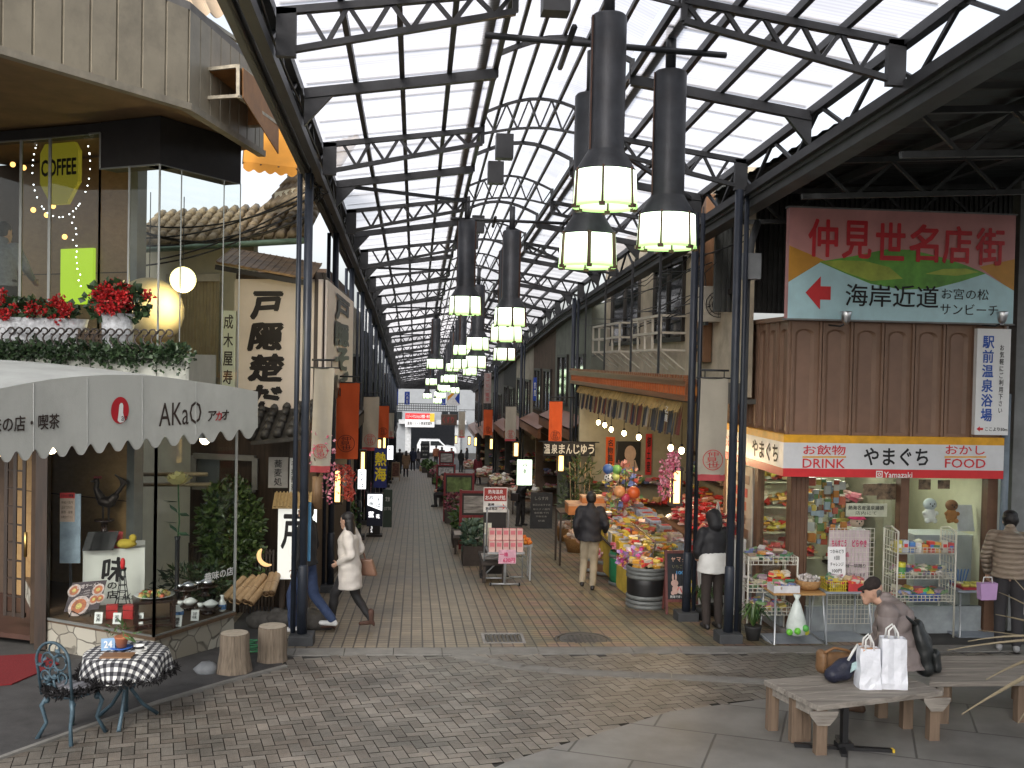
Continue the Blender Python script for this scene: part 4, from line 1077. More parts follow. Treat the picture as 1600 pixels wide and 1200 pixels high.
# electric wires across the alley
b = B(); rg = random.Random(12)
for (x0, y0, x1, y1, s) in ((222, 372, 478, 300, .3), (222, 352, 470, 312, .3), (222, 384, 478, 330, .25), (225, 415, 440, 345, .2), (222, 362, 476, 340, .45), (250, 405, 478, 312, .2)):
    p, q = D(x0, y0, 14.2), D(x1, y1, 13.0); pts = []
    for i in range(13): u_ = i/12; pts.append(p+(q-p)*u_-Z_*s*4*u_*(1-u_)*.5)
    b.tube(pts, .012 if s < .4 else .02, 5)
tag(b.done('electric_wires', mat('black_cable', (0,0,0))), 'loose black electric wires sagging across the alley', 'wires')
# things on the first post
b = B(); q = D(481, 870, 12.95); b.bb(q.x-.05, q.x+.06, q.y-.28, q.y-.27, q.z, D(481, 780, 12.95).z)
t = tag(b.done('blue_notice', mat('blue_notice', (.10,.30,.52), .5)), 'narrow blue notice strip fixed on the first post', 'notice')
q = D(495, 795, 13.3); t = T('hanging_vase', 'brown bamboo vase with pink blossom hanging beside the first post', 'vase', q)
B().tube([(0,0,0),(0,0,.42)], .065, 12).done('vase', wood('bamboo_vase', (.16,.09,.045), (.26,.16,.08), 3, 'Z'), t, True)
PINK = leafmat('pink_blossom', (.6,.10,.2), (.8,.42,.48)); CORAL = leafmat('coral_blossom', (.55,.05,.04), (.8,.25,.2))
b = B(); rg = random.Random(8)
for k in range(6):
    e = (rg.uniform(-.1,.18), rg.uniform(-.1,.1), rg.uniform(.55,1.0)); b.tube([(0,0,.4), (e[0]*.5, e[1]*.5, .6), e], .006, 4)
b.done('twig', mat('twig_brown', (.07,.04,.03), .8), t, True)
B().leaves((.02,0,.78), (.2,.14,.26), 110, .05, 5, asp=.9).leaves((.17,0,.35), (.12,.1,.28), 90, .05, 6, asp=.9).done('blossoms', PINK, t, True)
# ================================================================== BANNERS, LAMPS AND STANDING SIGNS OF THE STREET
BEIGE = mat('beige_banner_cloth', (.42,.38,.31), .85, 0, .08, 3, .1, 120); ORNG = mat('orange_banner_cloth', (.62,.10,.025), .85, 0, .08, 3, .1, 120)
STAMP = mat('red_stamp_ink', (.50,.045,.05), .8); STAMPD = mat('dark_stamp_ink', (.09,.02,.015), .8); HEM = mat('faded_red_hem', (.45,.07,.08), .8)
def banner(px0, px1, y0, y1, d, beige, label, skew=0, arm=None):
    a, c = D(px0, y1, d), D(px1, y0, d); w_ = c.x-a.x; h_ = c.z-a.z
    t = T('street_banner', label, 'banner', ((a.x+c.x)/2, a.y, a.z), 'upright street banners with the round stamp')
    n = 10; vs = []; b = B()
    for i in range(n+1):
        for j in range(7):
            u_, v_ = j/6, i/n; vs.append(((u_-.5)*w_+skew*(1-v_)*w_, .025*math.sin(u_*7+v_*5)*(1-v_*.6)+.03*skew*u_, v_*h_))
    b.add(vs, [(i*7+j, i*7+j+1, (i+1)*7+j+1, (i+1)*7+j) for i in range(n) for j in range(6)], 0, True)
    b.add([(v[0], v[1]+.006, v[2]) for v in vs], [(i*7+j, (i+1)*7+j, (i+1)*7+j+1, i*7+j+1) for i in range(n) for j in range(6)], 0, True)
    b.done('cloth', BEIGE if beige else ORNG, t, True)
    b = B(); emblem(b, (skew*w_*.85+.0, -.035, h_*.205), X_, Z_, w_*.37); b.done('stamp', STAMP if beige else STAMPD, t, True)
    if beige:
        b = B(); b.add([(x, y-.004, z*.62) for x, y, z in vs[:14]], [(j, j+1, 8+j, 7+j) for j in range(6)], 0, True); b.done('hem', HEM, t, True)
    ax = arm if arm is not None else 0
    b = B(); b.tube([(-w_/2-.06,0,h_+.0), (w_/2+.06,0,h_)], .012, 6); b.tube([(min(ax-(a.x+c.x)/2, -w_/2), .0, h_+.10), (max(ax-(a.x+c.x)/2, w_/2), 0, h_+.10)], .016, 6)
    for s in (-.35, .35): b.tube([(s*w_, 0, h_), (s*w_, 0, h_+.1)], .008, 5)
    b.done('rod', STEEL, t, True)
banner(489, 523, 575, 738, 13.2, 1, 'pale beige street banner hanging right beside the first post', -.15, -1.34)
banner(523, 562, 598, 717, 17.2, 0, 'large orange street banner on the restaurant side, next to the first beige banner', -.03, -1.34)
banner(567, 593, 620, 704, 25.6, 1, 'beige street banner behind the large orange one on the restaurant side', -.06, -1.34)
banner(590, 608, 634, 684, 34, 0, 'small orange street banner farther down the restaurant side', 0, -1.34)
banner(607, 616, 645, 685, 46, 1, 'tiny far beige banner on the restaurant side', 0, -1.34)
banner(1091, 1138, 591, 751, 13.5, 1, 'pale beige street banner hanging between kiosk and souvenir shop', -.02, 4.1)
banner(857, 879, 627, 694, 25.0, 0, 'orange street banner above the black curtain on the souvenir side', 0, 3.9)
banner(789, 807, 635, 689, 37.5, 1, 'beige street banner farther down the souvenir side', 0, 3.9)
banner(755, 770, 640, 680, 50, 0, 'small orange street banner far down the souvenir side', 0, 3.9)
banner(716, 727, 643, 684, 60, 1, 'tiny far beige banner on the souvenir side', 0, 3.9)
# upright paper lamps with blossom
PLAMP = emit('lit_paper_lamp', (1.0,.62,.18), 2.2, (.8,.6,.3))
def paper_lamp(px0, px1, y0, y1, d, label, blossom=None, bm=None):
    a, c = D(px0, y1, d), D(px1, y0, d); w_ = c.x-a.x; h_ = c.z-a.z
    t = T('paper_lamp', label, 'lamp', ((a.x+c.x)/2, a.y, a.z), 'upright paper lamps on the arcade posts')
    B().bb(-w_/2, w_/2, -w_/2, w_/2, 0, h_).done('shade', PLAMP, t, True)
    b = B(); e = .012+w_*.03
    for sx in (-1,1):
        for sy in (-1,1): b.bb(sx*w_/2-e, sx*w_/2+e, sy*w_/2-e, sy*w_/2+e, -.03, h_+.03)
    b.bb(-w_/2-e-.01, w_/2+e+.01, -w_/2-e-.01, w_/2+e+.01, h_, h_+.05).bb(-w_/2-e-.01, w_/2+e+.01, -w_/2-e-.01, w_/2+e+.01, -.045, -.003)
    b.done('frame', DARKW, t, True)
    if blossom:
        b = B()
        for (x, z, r) in blossom: b.leaves((x, -.1, z), (r, r*.6, r*1.3), int(150*r/.15), .05, int(x*99)+5, asp=.9)
        b.done('blossoms', bm or CORAL, t, True)
    return t
paper_lamp(519, 534, 735, 783, 17.2, 'lit paper lamp with coral blossom under the large orange banner', [(.17, .42, .14), (.0, .5, .1), (.2, .15, .1)])
paper_lamp(563, 571, 706, 742, 21.4, 'lit paper lamp above the small white soba sign', None)
paper_lamp(590, 596, 687, 704, 34, 'tiny lit paper lamp farther down the restaurant side')
paper_lamp(597, 603, 684, 700, 42, 'tiny lit paper lamp farthest down the restaurant side')
paper_lamp(1048, 1063, 735, 785, 14.0, 'lit paper lamp with pink blossom on the souvenir shop corner post', [(-.13, .45, .13), (-.16, .2, .1), (-.05,.6,.1)], PINK)
paper_lamp(871, 881, 711, 735, 25.0, 'lit paper lamp below the black bun curtain', None)
paper_lamp(802, 810, 692, 712, 37.6, 'lit paper lamp under the far beige banner on the souvenir side')
paper_lamp(765, 770, 686, 701, 50, 'small lit paper lamp, nearest of the far souvenir side row')
paper_lamp(741, 745, 684, 696, 55, 'small lit paper lamp, second of the far souvenir side row')
paper_lamp(731, 735, 683, 694, 60, 'small lit paper lamp, third of the far souvenir side row')
paper_lamp(711, 714, 682, 692, 64, 'small lit paper lamp, last of the far souvenir side row')
# standing signs at the restaurant side
WLIT = emit('lit_white_sign', (.93,.97,1), .9, (.8,.8,.8))
t, w_, h_ = board('lit_soba_sign', 559, 571, 735, 764, 20.6, 'small lit white sign with black letters under a paper lamp', 'sign', WLIT, [('生そば', .5, .5, .6, .85, True)], BRUSH, .15)
q = PG(585, 838); t = T('stand_sign', 'black and white standing lamp sign for the restaurant on the pavement', 'stand sign', (q.x, q.y, q.z))
NAVY = mat('navy_sign', (.02,.025,.05), .4)
B().bb(-.14,.14,-.06,.06,.06,.28).bb(-.20,.20,-.16,.16,0,.06).done('base', BLKB, t, True)
B().bb(-.20,.20,-.055,.055,.26,1.10).done('case', NAVY, t, True)
b = B(); b.prism([(-.185,-.06,.80),(.185,-.06,.66),(.185,-.06,1.08),(-.185,-.06,1.08)], (0,.003,0)); b.done('panel', WLIT, t, True)
b = B(); text(b, '吟味', (-.09,-.063,.92), X_, Z_, 1, 0, .02, w=.1, h=.26, vertical=True); text(b, 'そば', (.09,-.063,.87), X_, Z_, 1, 0, .02, w=.1, h=.24, vertical=True); b.done('lettering', BRUSH, t, True)
b = B(); text(b, '藍', (-.09,-.058,.57), X_, Z_, 1, 0, .03, w=.13, h=.14); text(b, '花', (.08,-.058,.52), X_, Z_, 1, 0, .02, w=.09, h=.1); text(b, 'うどん', (-.07,-.063,.19), X_, Z_, 1, 0, .01, w=.05, h=.15, vertical=True)
b.done('white_lettering', emit('white_letter', (1,1,1), .8), t, True)
board('menu_board', 598, 612, 765, 824, 22.0, 'dark framed menu board standing behind the black and white lamp sign', 'menu board', mat('dark_green_board', (.02,.035,.025), .5), [('定食', .5, .75, .5, .12), ('おすすめ', .5, .5, .7, .1)], mat('chalk_white', (.5,.5,.48), .8))
t, w_, h_ = board('festival_banner', 584, 604, 700, 762, 24.5, 'deep blue upright banner with two big yellow characters', 'banner', mat('deep_blue_cloth', (.02,.03,.16), .7), [('熱', .5, .72, .85, .33), ('海', .5, .34, .85, .33)], mat('yellow_dye', (.75,.62,.03), .7), .02, .03)
board('fish_sign', 605, 614, 697, 718, 27, 'small pale lit sign above the wooden easel', 'sign', WLIT, [('すし', .5, .5, .6, .8)], BRUSH, .1)
q = PG(618, 752); t = T('wooden_easel', 'wooden framed menu easel on the pavement before the walking group', 'easel', q)
b = B(); b.bar((-.22,0,0),(-.2,.08,1.05),.04); b.bar((.22,0,0),(.2,.08,1.05),.04); b.bar((-.2,.07,1.03),(.2,.07,1.03),.05); b.bar((-.22,.02,.25),(.22,.02,.25),.05); b.done('frame', wood('light_pine', (.26,.17,.09), (.38,.27,.16), 3, 'Z'), t, True)
B().prism([(-.18,.03,.28),(.18,.03,.28),(.18,.075,1.0),(-.18,.075,1.0)], (0,.012,0)).done('picture', mat('brown_menu_photo', (.14,.06,.04), .5, 0, .7, 9), t, True)
# rows of flower pots along the restaurant fronts
for i, (px, py, m, lab) in enumerate(((573, 792, PINK, 'potted pink flowers beside the small white soba sign'), (556, 800, LEAF, 'potted green plant before the dark restaurant front'), (591, 762, CORAL, 'potted coral flowers under the blue festival banner'), (600, 758, LEAF, 'potted leafy plant beside the blue festival banner'), (548, 846, LEAF, 'low potted plant at the foot of the third post'))):
    q = PG(px, py); t = T('flower_pot', lab, 'potted plant', q)
    B().lathe([(.11,0),(.15,.26),(.16,.28),(.13,.28)], (0,0,0), 12).done('pot', TERRA, t, True)
    B().leaves((0,0,.62), (.24,.24,.38), 150, .1, 60+i, asp=.7).done('foliage', m, t, True)
# ================================================================== KIOSK, BIG SIGN AND SHED (right)
K0 = D(1228, 747, 13.6); KX, KY = K0.x, K0.y; KX2 = PY(1563, 747, KY).x; KG = gz(KY)
zr0, zr1 = D(1400, 747, 13.6).z, D(1400, 734, 13.6).z          # red strip
zw1, zy1 = D(1400, 694, 13.6).z, D(1400, 682, 13.6).z          # white band, yellow strip
zb1 = D(1400, 505, 13.6).z; KYB = KY+2.9; KXS = KX
BRN = mat('brown_fluted_panel', (.24,.145,.098), .42, 0, .12, 2, .06, 60, dirt=.25)
BRN2 = mat('darker_brown_recess', (.22,.13,.09), .36, 0, .12, 3)
kio = T('kiosk', 'corner sweet kiosk with brown arched cladding and red, white and yellow band', 'kiosk', (KX, KY, KG))
def arched(b, o, r, wd, z0, z1, mi=0):
    """one tall arched recess frame: panel bay o..o+r*wd; o plan, r unit"""
    nr = Vector((r.y, -r.x, 0)); n = 8; fw = wd*.10; iw = wd*.62; x0 = wd*.17; top = z1-.10; rad_ = iw/2
    arch = [(x0, z0+.04)]+[(x0, top-rad_*.55)]+[(x0+rad_-rad_*math.cos(PI*i/n), top-rad_*.55+rad_*.55*math.sin(PI*i/n)) for i in range(1, n)]+[(x0+iw, top-rad_*.55), (x0+iw, z0+.04)]
    P = lambda x, z, d: o+r*x+nr*d+Z_*z
    pts = [P(x, z, .0) for x, z in arch]; m = len(pts)
    inn = [P(x0+fw+(x-x0)*(iw-2*fw)/iw, z0+.04+(z-z0-.04)*.985, -.035) for x, z in arch]
    b.add(pts+inn, [(i, i+1, m+i+1, m+i) for i in range(m-1)], mi)
    b.add(inn, [tuple(range(m))[::-1]], 1)
    outer = [P(0, z0, 0), P(0, z1, 0), P(wd, z1, 0), P(wd, z0, 0)]
    L = [P(0, z0, 0), P(0, z1, 0)]
    b.add([P(0,z0,0), P(0,z1,0), P(x0,z1,0), P(x0,z0,0)], [(0,1,2,3)], mi)
    b.add([P(x0+iw,z0,0), P(x0+iw,z1,0), P(wd,z1,0), P(wd,z0,0)], [(0,1,2,3)], mi)
    k = len(arch); tp = []
    for i in range(1, k-1): tp.append(arch[i])
    b.add([P(x, z, 0) for x, z in tp]+[P(x, z1, 0) for x, z in tp], [(i, i+1, len(tp)+i+1, len(tp)+i) for i in range(len(tp)-1)], mi)
    b.add([P(x0,z0,0), P(x0,z0+.04,0), P(x0+iw,z0+.04,0), P(x0+iw,z0,0)], [(0,1,2,3)], mi)
    b.bar(P(wd-.015, z0, .012), P(wd-.015, z1, .012), .05, .03, mi); b.bar(P(.03, z0, .010), P(.03, z1, .010), .03, .02, mi)
b = B(); n = 7; bw_ = (KX2-KX)/n
for i in range(n): arched(b, Vector((KX+i*bw_, KY, 0)), X_, bw_, zy1, zb1)
m_ = 7; bs = (KYB-KY)/m_
for i in range(m_): arched(b, Vector((KXS, KYB-i*bs, 0)), -Y_, bs, zy1, zb1)
b.bb(KX+.05, KX2-.02, KY+.06, KYB, zy1+.01, zb1-.01, 1); b.bb(KX-.05, KX2+.03, KY-.05, KYB+.05, zb1, zb1+.06)
b.done('cladding', [BRN, BRN2], kio)
YEL2 = mat('amber_strip', (.72,.36,.02), .45); BAND = mat('white_band', (.66,.67,.69), .4, 0, .09, 1.5, dirt=.15)
for nm, z0, z1, m in (('yellow_strip', zw1, zy1, YEL2), ('white_band', zr1, zw1, BAND), ('red_strip', zr0, zr1, REDP)):
    b = B(); b.bb(KX-.08, KX2-.02, KY-.10, KY-.002, z0, z1); b.bb(KX-.08, KX-.002, KY-.10+.1, KYB, z0, z1); o = b.done(nm, m, kio)
    if nm == 'white_band': band = o
    if nm == 'red_strip': redo = o
FF = Vector((0, KY-.10, 0))
def ktext(b, s, px, py, w_px, h_px, bold=.012):
    o = PY(px, py, KY-.10); s_ = (o-CAMP).dot(_F)/FPX; text(b, s, o, X_, Z_, 1, 0, bold, w=w_px*s_, h=h_px*s_)
b = B(); ktext(b, 'やまぐち', 1400, 714, 104, 27, .02); b.done('lettering', INK, band)
b = B(); ktext(b, 'お飲物', 1288, 703, 68, 15, .01); ktext(b, 'DRINK', 1287, 724, 68, 14, .01); ktext(b, 'おかし', 1508, 703, 64, 14, .01); ktext(b, 'FOOD', 1508, 724, 66, 14, .01); b.done('red_lettering', REDP, band)
b = B(); p, q = PY(1254, 714, KY-.104), PY(1322, 714, KY-.104); b.bar(p, q, .004, .02); p, q = PY(1476, 714, KY-.104), PY(1541, 714, KY-.104); b.bar(p, q, .004, .02); b.done('underline', YEL2, band)
b = B(); ktext(b, 'Yamazaki', 1403, 742, 46, 9, .01)
o = PY(1374, 741, KY-.104); 
for r0 in (.045,): b.add([o+Vector((x*r0, 0, z*r0)) for x, z in ((-1,-1),(1,-1),(1,1),(-1,1),(-.7,-.7),(.7,-.7),(.7,.7),(-.7,.7))], [(0,1,5,4),(1,2,6,5),(2,3,7,6),(3,0,4,7)]); b.lathe([(.55*r0,0),(.25*r0,0)], (0,0,0), 3, caps=False) if 0 else None
b.add([o+Vector((.5*r0*math.cos(k*PI/6), 0, .5*r0*math.sin(k*PI/6))) for k in range(12)]+[o+Vector((.25*r0*math.cos(k*PI/6), 0, .25*r0*math.sin(k*PI/6))) for k in range(12)], [(k, (k+1)%12, 12+(k+1)%12, 12+k) for k in range(12)])
b.done('lettering', WHITE, redo)
b = B(); zc = (zr1+zw1)/2; text(b, 'やまぐち', (KX-.08, KY+.62, zc), -Y_, Z_, 1, 0, .02, w=1.05, h=.24); b.done('lettering', INK, band)
b = B(); text(b, 'おみやげ', (KX-.08, KY+2.1, zc), -Y_, Z_, 1, 0, .01, w=.8, h=.2); b.done('red_lettering', REDP, band)
# ground storey: pillars, windows, lit interior
BPIL = mat('brown_pillar', (.14,.075,.045), .5, 0, .2, 4, dirt=.2)
for px0, px1, dy in ((1234, 1262, .1), (1401, 1414, .0), (1536, 1552, 0)):
    b = B(); a, c = PY(px0, 900, KY+.1), PY(px1, 900, KY+.1); b.bb(a.x, c.x, KY+.05+dy, KY+.2+dy, KG-.05, zr0+.02); b.done('pillar', BPIL, kio)
b = B()
for k in range(4): a = PY(1236+k*7, 900, KY+.1); b.bb(a.x, a.x+.02, KY+.135, KY+.152, KG, zr0)
b.done('pillar_flute', BPIL, kio)
for y0, y1 in ((1.25, 1.4), (2.75, 2.9)): B().bb(KX+.05, KX+.15, KY+y0, KY+y1, KG, zr0).done('pillar', BPIL, kio)
KIW = mat('kiosk_inner_wall', (.62,.60,.45), .7, 0, .06)
b = B(); b.bb(KX+.1, KX2, KYB-.06, KYB, KG, zr0+.3); b.bb(KX2-.06, KX2, KY+.2, KYB, KG, zr0+.3); b.done('inner_wall', KIW, kio)
b = B(); b.bb(KX+.02, KX2, KY+.1, KYB, zr0+.02, zr0+.08); b.done('ceiling', KIW, kio)
b = B(); b.bb(KX+.02, KX2, KY+.1, KYB, KG-.02, KG+.05); b.done('floor', CONC, kio)
b = B(); b.bb(KX+.4, KX2-.4, KY+.7, KY+.8, zr0-.03, zr0+.0); b.bb(KX+.4, KX2-.4, KY+1.7, KY+1.8, zr0-.03, zr0+.0); b.done('lamp_tube', emit('kiosk_tube_light', (.95,1,.86), 7), kio)
b = B()
a, c = PY(1262, 800, KY+.12), PY(1401, 800, KY+.12); d, e = PY(1414, 800, KY+.12), PY(1536, 800, KY+.12)
for x0, x1 in ((a.x, c.x), (d.x, e.x)): b.bb(x0, x1, KY+.12, KY+.126, KG+.35, zr0)
b.bb(KX+.1, KX+.106, KY+.25, KY+1.25, KG+.35, zr0); b.done('window_pane', GLS, kio)
b = B(); b.bb(a.x, c.x, KY+.09, KY+.16, KG-.02, KG+.35); b.bb(d.x, e.x, KY+.09, KY+.16, KG-.02, KG+.35); b.bb(KX+.06, KX+.14, KY+.25, KY+2.75, KG, KG+.35)
b.bb(KX+.06, KX+.14, KY+1.4, KY+2.75, KG+.35, zr0)
b.done('lower_panel', mat('grey_blue_panel', (.30,.33,.34), .5, 0, .2, 5, dirt=.2), kio)
b = B(); b.bb(KX+.035, KX+.055, KY+1.45, KY+2.7, KG+.5, zr0-.06); o = b.done('poster', mat('pale_poster', (.55,.50,.42), .6, 0, .1), kio)
b = B(); rg = random.Random(4)
for i in range(7): z = KG+.6+i*.2; b.bb(KX+.028, KX+.0345, KY+1.55+rg.random()*.2, KY+2.2+rg.random()*.4, z, z+.13)
b.done('poster_picture', islandmat('poster_reds', [(.5,.08,.06),(.55,.2,.12),(.4,.3,.2),(.6,.12,.1),(.3,.2,.15)]), o)
for z in (.55, .95, 1.35, 1.75):
    b = B(); b.bb(KX+.3, KX+1.55, KYB-.42, KYB-.07, KG+z-.02, KG+z); b.done('shelf', KIW, kio)
# notices behind the panes
PHO = [mat('photo_%s' % n, c, .4, 0, .75, 14) for n, c in (('brown', (.22,.14,.09)), ('grey', (.25,.24,.22)), ('sepia', (.3,.22,.12)))]
b = B()
for px, py, w_, h_ in ((1360, 765, .2, .16), (1385, 768, .26, .22), (1445, 757, .17, .14), (1475, 757, .17, .12)):
    q = PY(px, py, KY+.20); b.bb(q.x-w_/2, q.x+w_/2, KY+.2, KY+.21, q.z-h_/2, q.z+h_/2)
b.done('photo_notice', PHO[0], kio)
b = B(); q = PY(1353, 798, KY+.2); b.bb(q.x-.28, q.x+.3, KY+.2, KY+.21, q.z-.08, q.z+.1); o = b.done('paper_notice', mat('cream_paper', (.65,.62,.5), .7), kio)
b = B(); text(b, '熱海名産温泉饅頭', (q.x, KY+.2, q.z+.04), X_, Z_, 1, 0, .01, w=.5, h=.06); text(b, '店内にて', (q.x, KY+.2, q.z-.03), X_, Z_, 1, 0, 0, w=.3, h=.05); b.done('lettering', INK, o)
# ---- big street sign above the kiosk
s0, s1 = D(1230, 498, 13.35), D(1585, 322, 13.5); SX0, SX1, SY = s0.x, PY(1585, 420, s0.y).x, s0.y; SZ0, SZ1 = s0.z, PY(1400, 330, s0.y).z
sw, sh = SX1-SX0, SZ1-SZ0
sg = T('street_signboard', 'large pictorial street signboard with red title, green hill and red arrow above the kiosk', 'signboard', (SX0+sw/2, SY, SZ0))
SPK = mat('dusty_pink_print', (.62,.29,.28), .35, 0, .15, 1.5, .25, 5, dirt=.12); SBL = mat('sky_blue_print', (.48,.72,.78), .35, 0, .15, 1.5, .25, 5, dirt=.12)
SOR = mat('orange_print', (.55,.26,.03), .35, 0, .15, 3, .25, 5); SGR = mat('hill_green_print', (.12,.34,.04), .35, 0, .4, 3, .25, 5); SYG = mat('yellow_green_print', (.33,.40,.05), .35, 0, .3, 4, .25, 5)
B().bb(0-sw/2, sw/2, 0, .12, 0, sh).done('board', SPK, sg, True)
def flat(name, pts, m, lift): 
    b = B(); b.add([((x-.5)*sw, -lift, z*sh) for x, z in pts], [tuple(range(len(pts)))]); return b.done(name, m, sg, True)
flat('orange_band', [(0,.32),(.16,.53),(0,.66)], SOR, .003); flat('orange_band', [(1,.30),(.84,.52),(1,.60)], SOR, .003)
flat('sea_panel', [(0,0),(1,0),(1,.31),(.86,.47),(.70,.40),(.5,.33),(.3,.40),(.14,.52),(0,.33)], SBL, .005)
flat('hill_shape', [(.13,.52),(.25,.42),(.36,.335),(.5,.29),(.64,.31),(.76,.38),(.87,.46),(.78,.53),(.66,.60),(.53,.655),(.42,.65),(.28,.58)], SGR, .007)
flat('hill_light', [(.14,.52),(.25,.43),(.36,.36),(.50,.39),(.44,.49),(.33,.54),(.22,.54)], SYG, .009)
flat('hill_light', [(.60,.44),(.74,.43),(.84,.47),(.78,.50),(.68,.49)], SYG, .009)
flat('red_arrow', [(.075,.24),(.14,.39),(.14,.30),(.185,.30),(.185,.18),(.14,.18),(.14,.09)], REDP, .011)
b = B()
for i, ch in enumerate('仲見世名店街'): text(b, ch, ((.145+i*.148-.5)*sw, -.010, (.735-.012*i*.5)*sh), X_, Z_, 1, 0, .022, w=.125*sw, h=.33*sh)
b.done('title_lettering', mat('title_red', (.55,.02,.03), .4), sg, True)
b = B(); text(b, '海岸近道', ((.455-.5)*sw, -.011, .23*sh), X_, Z_, 1, 0, .008, w=.41*sw, h=.20*sh)
text(b, 'お宮の松', ((.78-.5)*sw, -.011, .265*sh), X_, Z_, 1, 0, .0, w=.21*sw, h=.10*sh); text(b, 'サンビーチ', ((.80-.5)*sw, -.011, .125*sh), X_, Z_, 1, 0, 0, w=.26*sw, h=.10*sh); b.done('black_lettering', INK, sg, True)
b = B()
for z in (-.012, sh): b.bb(-sw/2-.02, sw/2+.02, -.015, .13, z, z+.02)
b.done('frame', mat('thin_grey_trim', (.2,.2,.2), .5), sg, True)
for px, lab in ((1322, 'small silver floodlight under the pictorial signboard, towards the post'), (1566, 'small silver floodlight under the pictorial signboard, towards its far end')):
    q = PY(px, 495, SY-.25); t = T('floodlight', lab, 'floodlight', q)
    B().lathe([(.02,-.10),(.05,-.06),(.075,.06),(.07,.07),(.0,.02)], (0,0,0), 14).done('lamp_head', CHROME, t, True)
    B().tube([(0,0,-.08),(-.03,.1,-.12),(-.1,.3,-.10)], .012, 6).done('arm', STEEL, t, True)
# ---- upright white sign at the end of the cladding
ux0, ux1 = PY(1520, 600, KY-.06).x, PY(1572, 600, KY-.06).x; uz0, uz1 = PY(1546, 679, KY-.06).z, PY(1546, 514, KY-.06).z
t = T('bath_sign', 'upright white sign in blue brush letters pointing to the public bath', 'sign', ((ux0+ux1)/2, KY-.14, uz0)); uw, uh = ux1-ux0, uz1-uz0
B().bb(-uw/2, uw/2, 0, .08, 0, uh).done('board', mat('bright_white_board', (.82,.83,.83), .4, 0, .03), t, True)
b = B(); text(b, '駅前温泉浴場', (-.17*uw, 0, .53*uh), X_, Z_, 1, 0, .025, w=.33*uw, h=.80*uh, vertical=True); b.done('blue_lettering', mat('sign_blue', (.03,.10,.42), .5), t, True)
b = B(); text(b, 'お気軽にご利用下さい', (.24*uw, 0, .53*uh), X_, Z_, 1, 0, .01, w=.13*uw, h=.64*uh, vertical=True); text(b, 'ここより50m', (.14*uw, 0, .055*uh), X_, Z_, 1, 0, .01, w=.66*uw, h=.035*uh); b.done('black_lettering', INK, t, True)
b = B(); b.add([((x-.5)*uw, -.003, z*uh) for x, z in ((.05,.055),(.15,.08),(.15,.065),(.25,.065),(.25,.045),(.15,.045),(.15,.03))], [tuple(range(7))]); b.done('arrow', REDP, t, True)
# ---- kiosk cage of goods is built with the stalls; shed roof beyond the gutter
SHED = mat('dark_shed_sheet', (.030,.032,.032), .6, 0, .3, 3); SHB = mat('shed_steel', (.05,.053,.055), .5, 0, .3)
shed = T('shed_roof', 'dark corrugated lean-to roof with steel trusses beyond the arcade gutter', 'shed roof', (7, 12, 5.5))
zs0, zs1 = 6.0, 6.45
b = B(); vs = []; n = 130
for i in range(n+1):
    Y = -5+(15.0+5)*i/n; dz = .02*(i % 2); vs += [(4.35, Y, zs0+dz), (11.5, Y, zs1+dz)]
b.add(vs, [(2*i, 2*i+1, 2*i+3, 2*i+2) for i in range(n)]); b.add([(x, y, z+.06) for x, y, z in vs], [(2*i, 2*i+2, 2*i+3, 2*i+1) for i in range(n)]); b.done('roof_sheet', SHED, shed)
b = B()
for i in range(90): x = 4.5+i*.078; b.bb(x, x+.045, 14.9, 14.93, 4.3, zs1-.02)
b.bb(4.4, 11.5, 14.93, 15.0, 4.3, zs0-.03+.25); b.done('back_wall', mat('dark_corrugated_wall', (.055,.058,.056), .6, 0, .3, 3), shed)
b = B()
for x in (5.6, 7.0, 8.6, 10.2): b.bar((x, -4.8, zs0+.06*(x-4.35)-.08), (x, 14.9, zs0+.06*(x-4.35)-.08), .09, .1)
for Y in (4.2, 6.6, 9.0, 11.4, 13.6):
    b.bar((4.35, Y, zs0-.15), (11.5, Y, zs1-.16), .06); b.bar((4.35, Y, zs0-.55), (11.5, Y, zs1-.6), .06)
    x = 4.5; i = 0
    while x < 11: b.bar((x, Y, zs0-.15+.06*(x-4.35)), (x+.45, Y, zs0-.55+.06*(x-4.35)), .035); b.bar((x+.45, Y, zs0-.55+.06*(x-4.35)), (x+.9, Y, zs0-.15+.06*(x-4.35)), .035); x += .9
b.done('truss', SHB, shed)
b = B(); p, q = PY(1200, 287, 13.9), PY(1582, 288, 13.9); b.bb(p.x, q.x+.3, 13.8, 14.05, q.z-.1, q.z+.12); b.done('beam', SHB, shed)
for px, wpx, lab in ((1583, 26, 'grey end post of the shed beside the bath sign'),):
    q = PY(px, 600, 13.35); b = B(); b.bb(q.x, q.x+.22, 13.3, 13.5, KG, 6.1); t = tag(b.done('shed_post', mat('grey_post', (.20,.21,.21), .6, 0, .2, 3, dirt=.3)), lab, 'post')
b = B(); q = PY(1560, 850, 13.2); b.tube([(q.x, 13.1, KG), (q.x, 13.1, 3.2)], .05, 8); tag(b.done('drain_pipe', mat('blue_grey_pipe', (.16,.2,.24), .5)), 'blue grey drain pipe beside the kiosk window', 'pipe')
# building right behind the shed: pale wall with lit strip at the picture edge
sb = T('side_building', 'pale shop building beside the kiosk at the edge of the plaza', 'building', (9, 14.2, KG))
B().bb(KX2+.25, 13, 14.2, 14.4, KG, 4.3).done('wall', mat('grey_white_wall', (.36,.36,.34), .7, 0, .15, 3, dirt=.3), sb)
q0, q1 = PY(1592, 780, 14), PY(1700, 690, 14); B().bb(q0.x, q1.x, 13.95, 14.18, q0.z, q1.z).done('lit_sign', emit('greenish_lit_sign', (.75,1,.85), .8), sb)
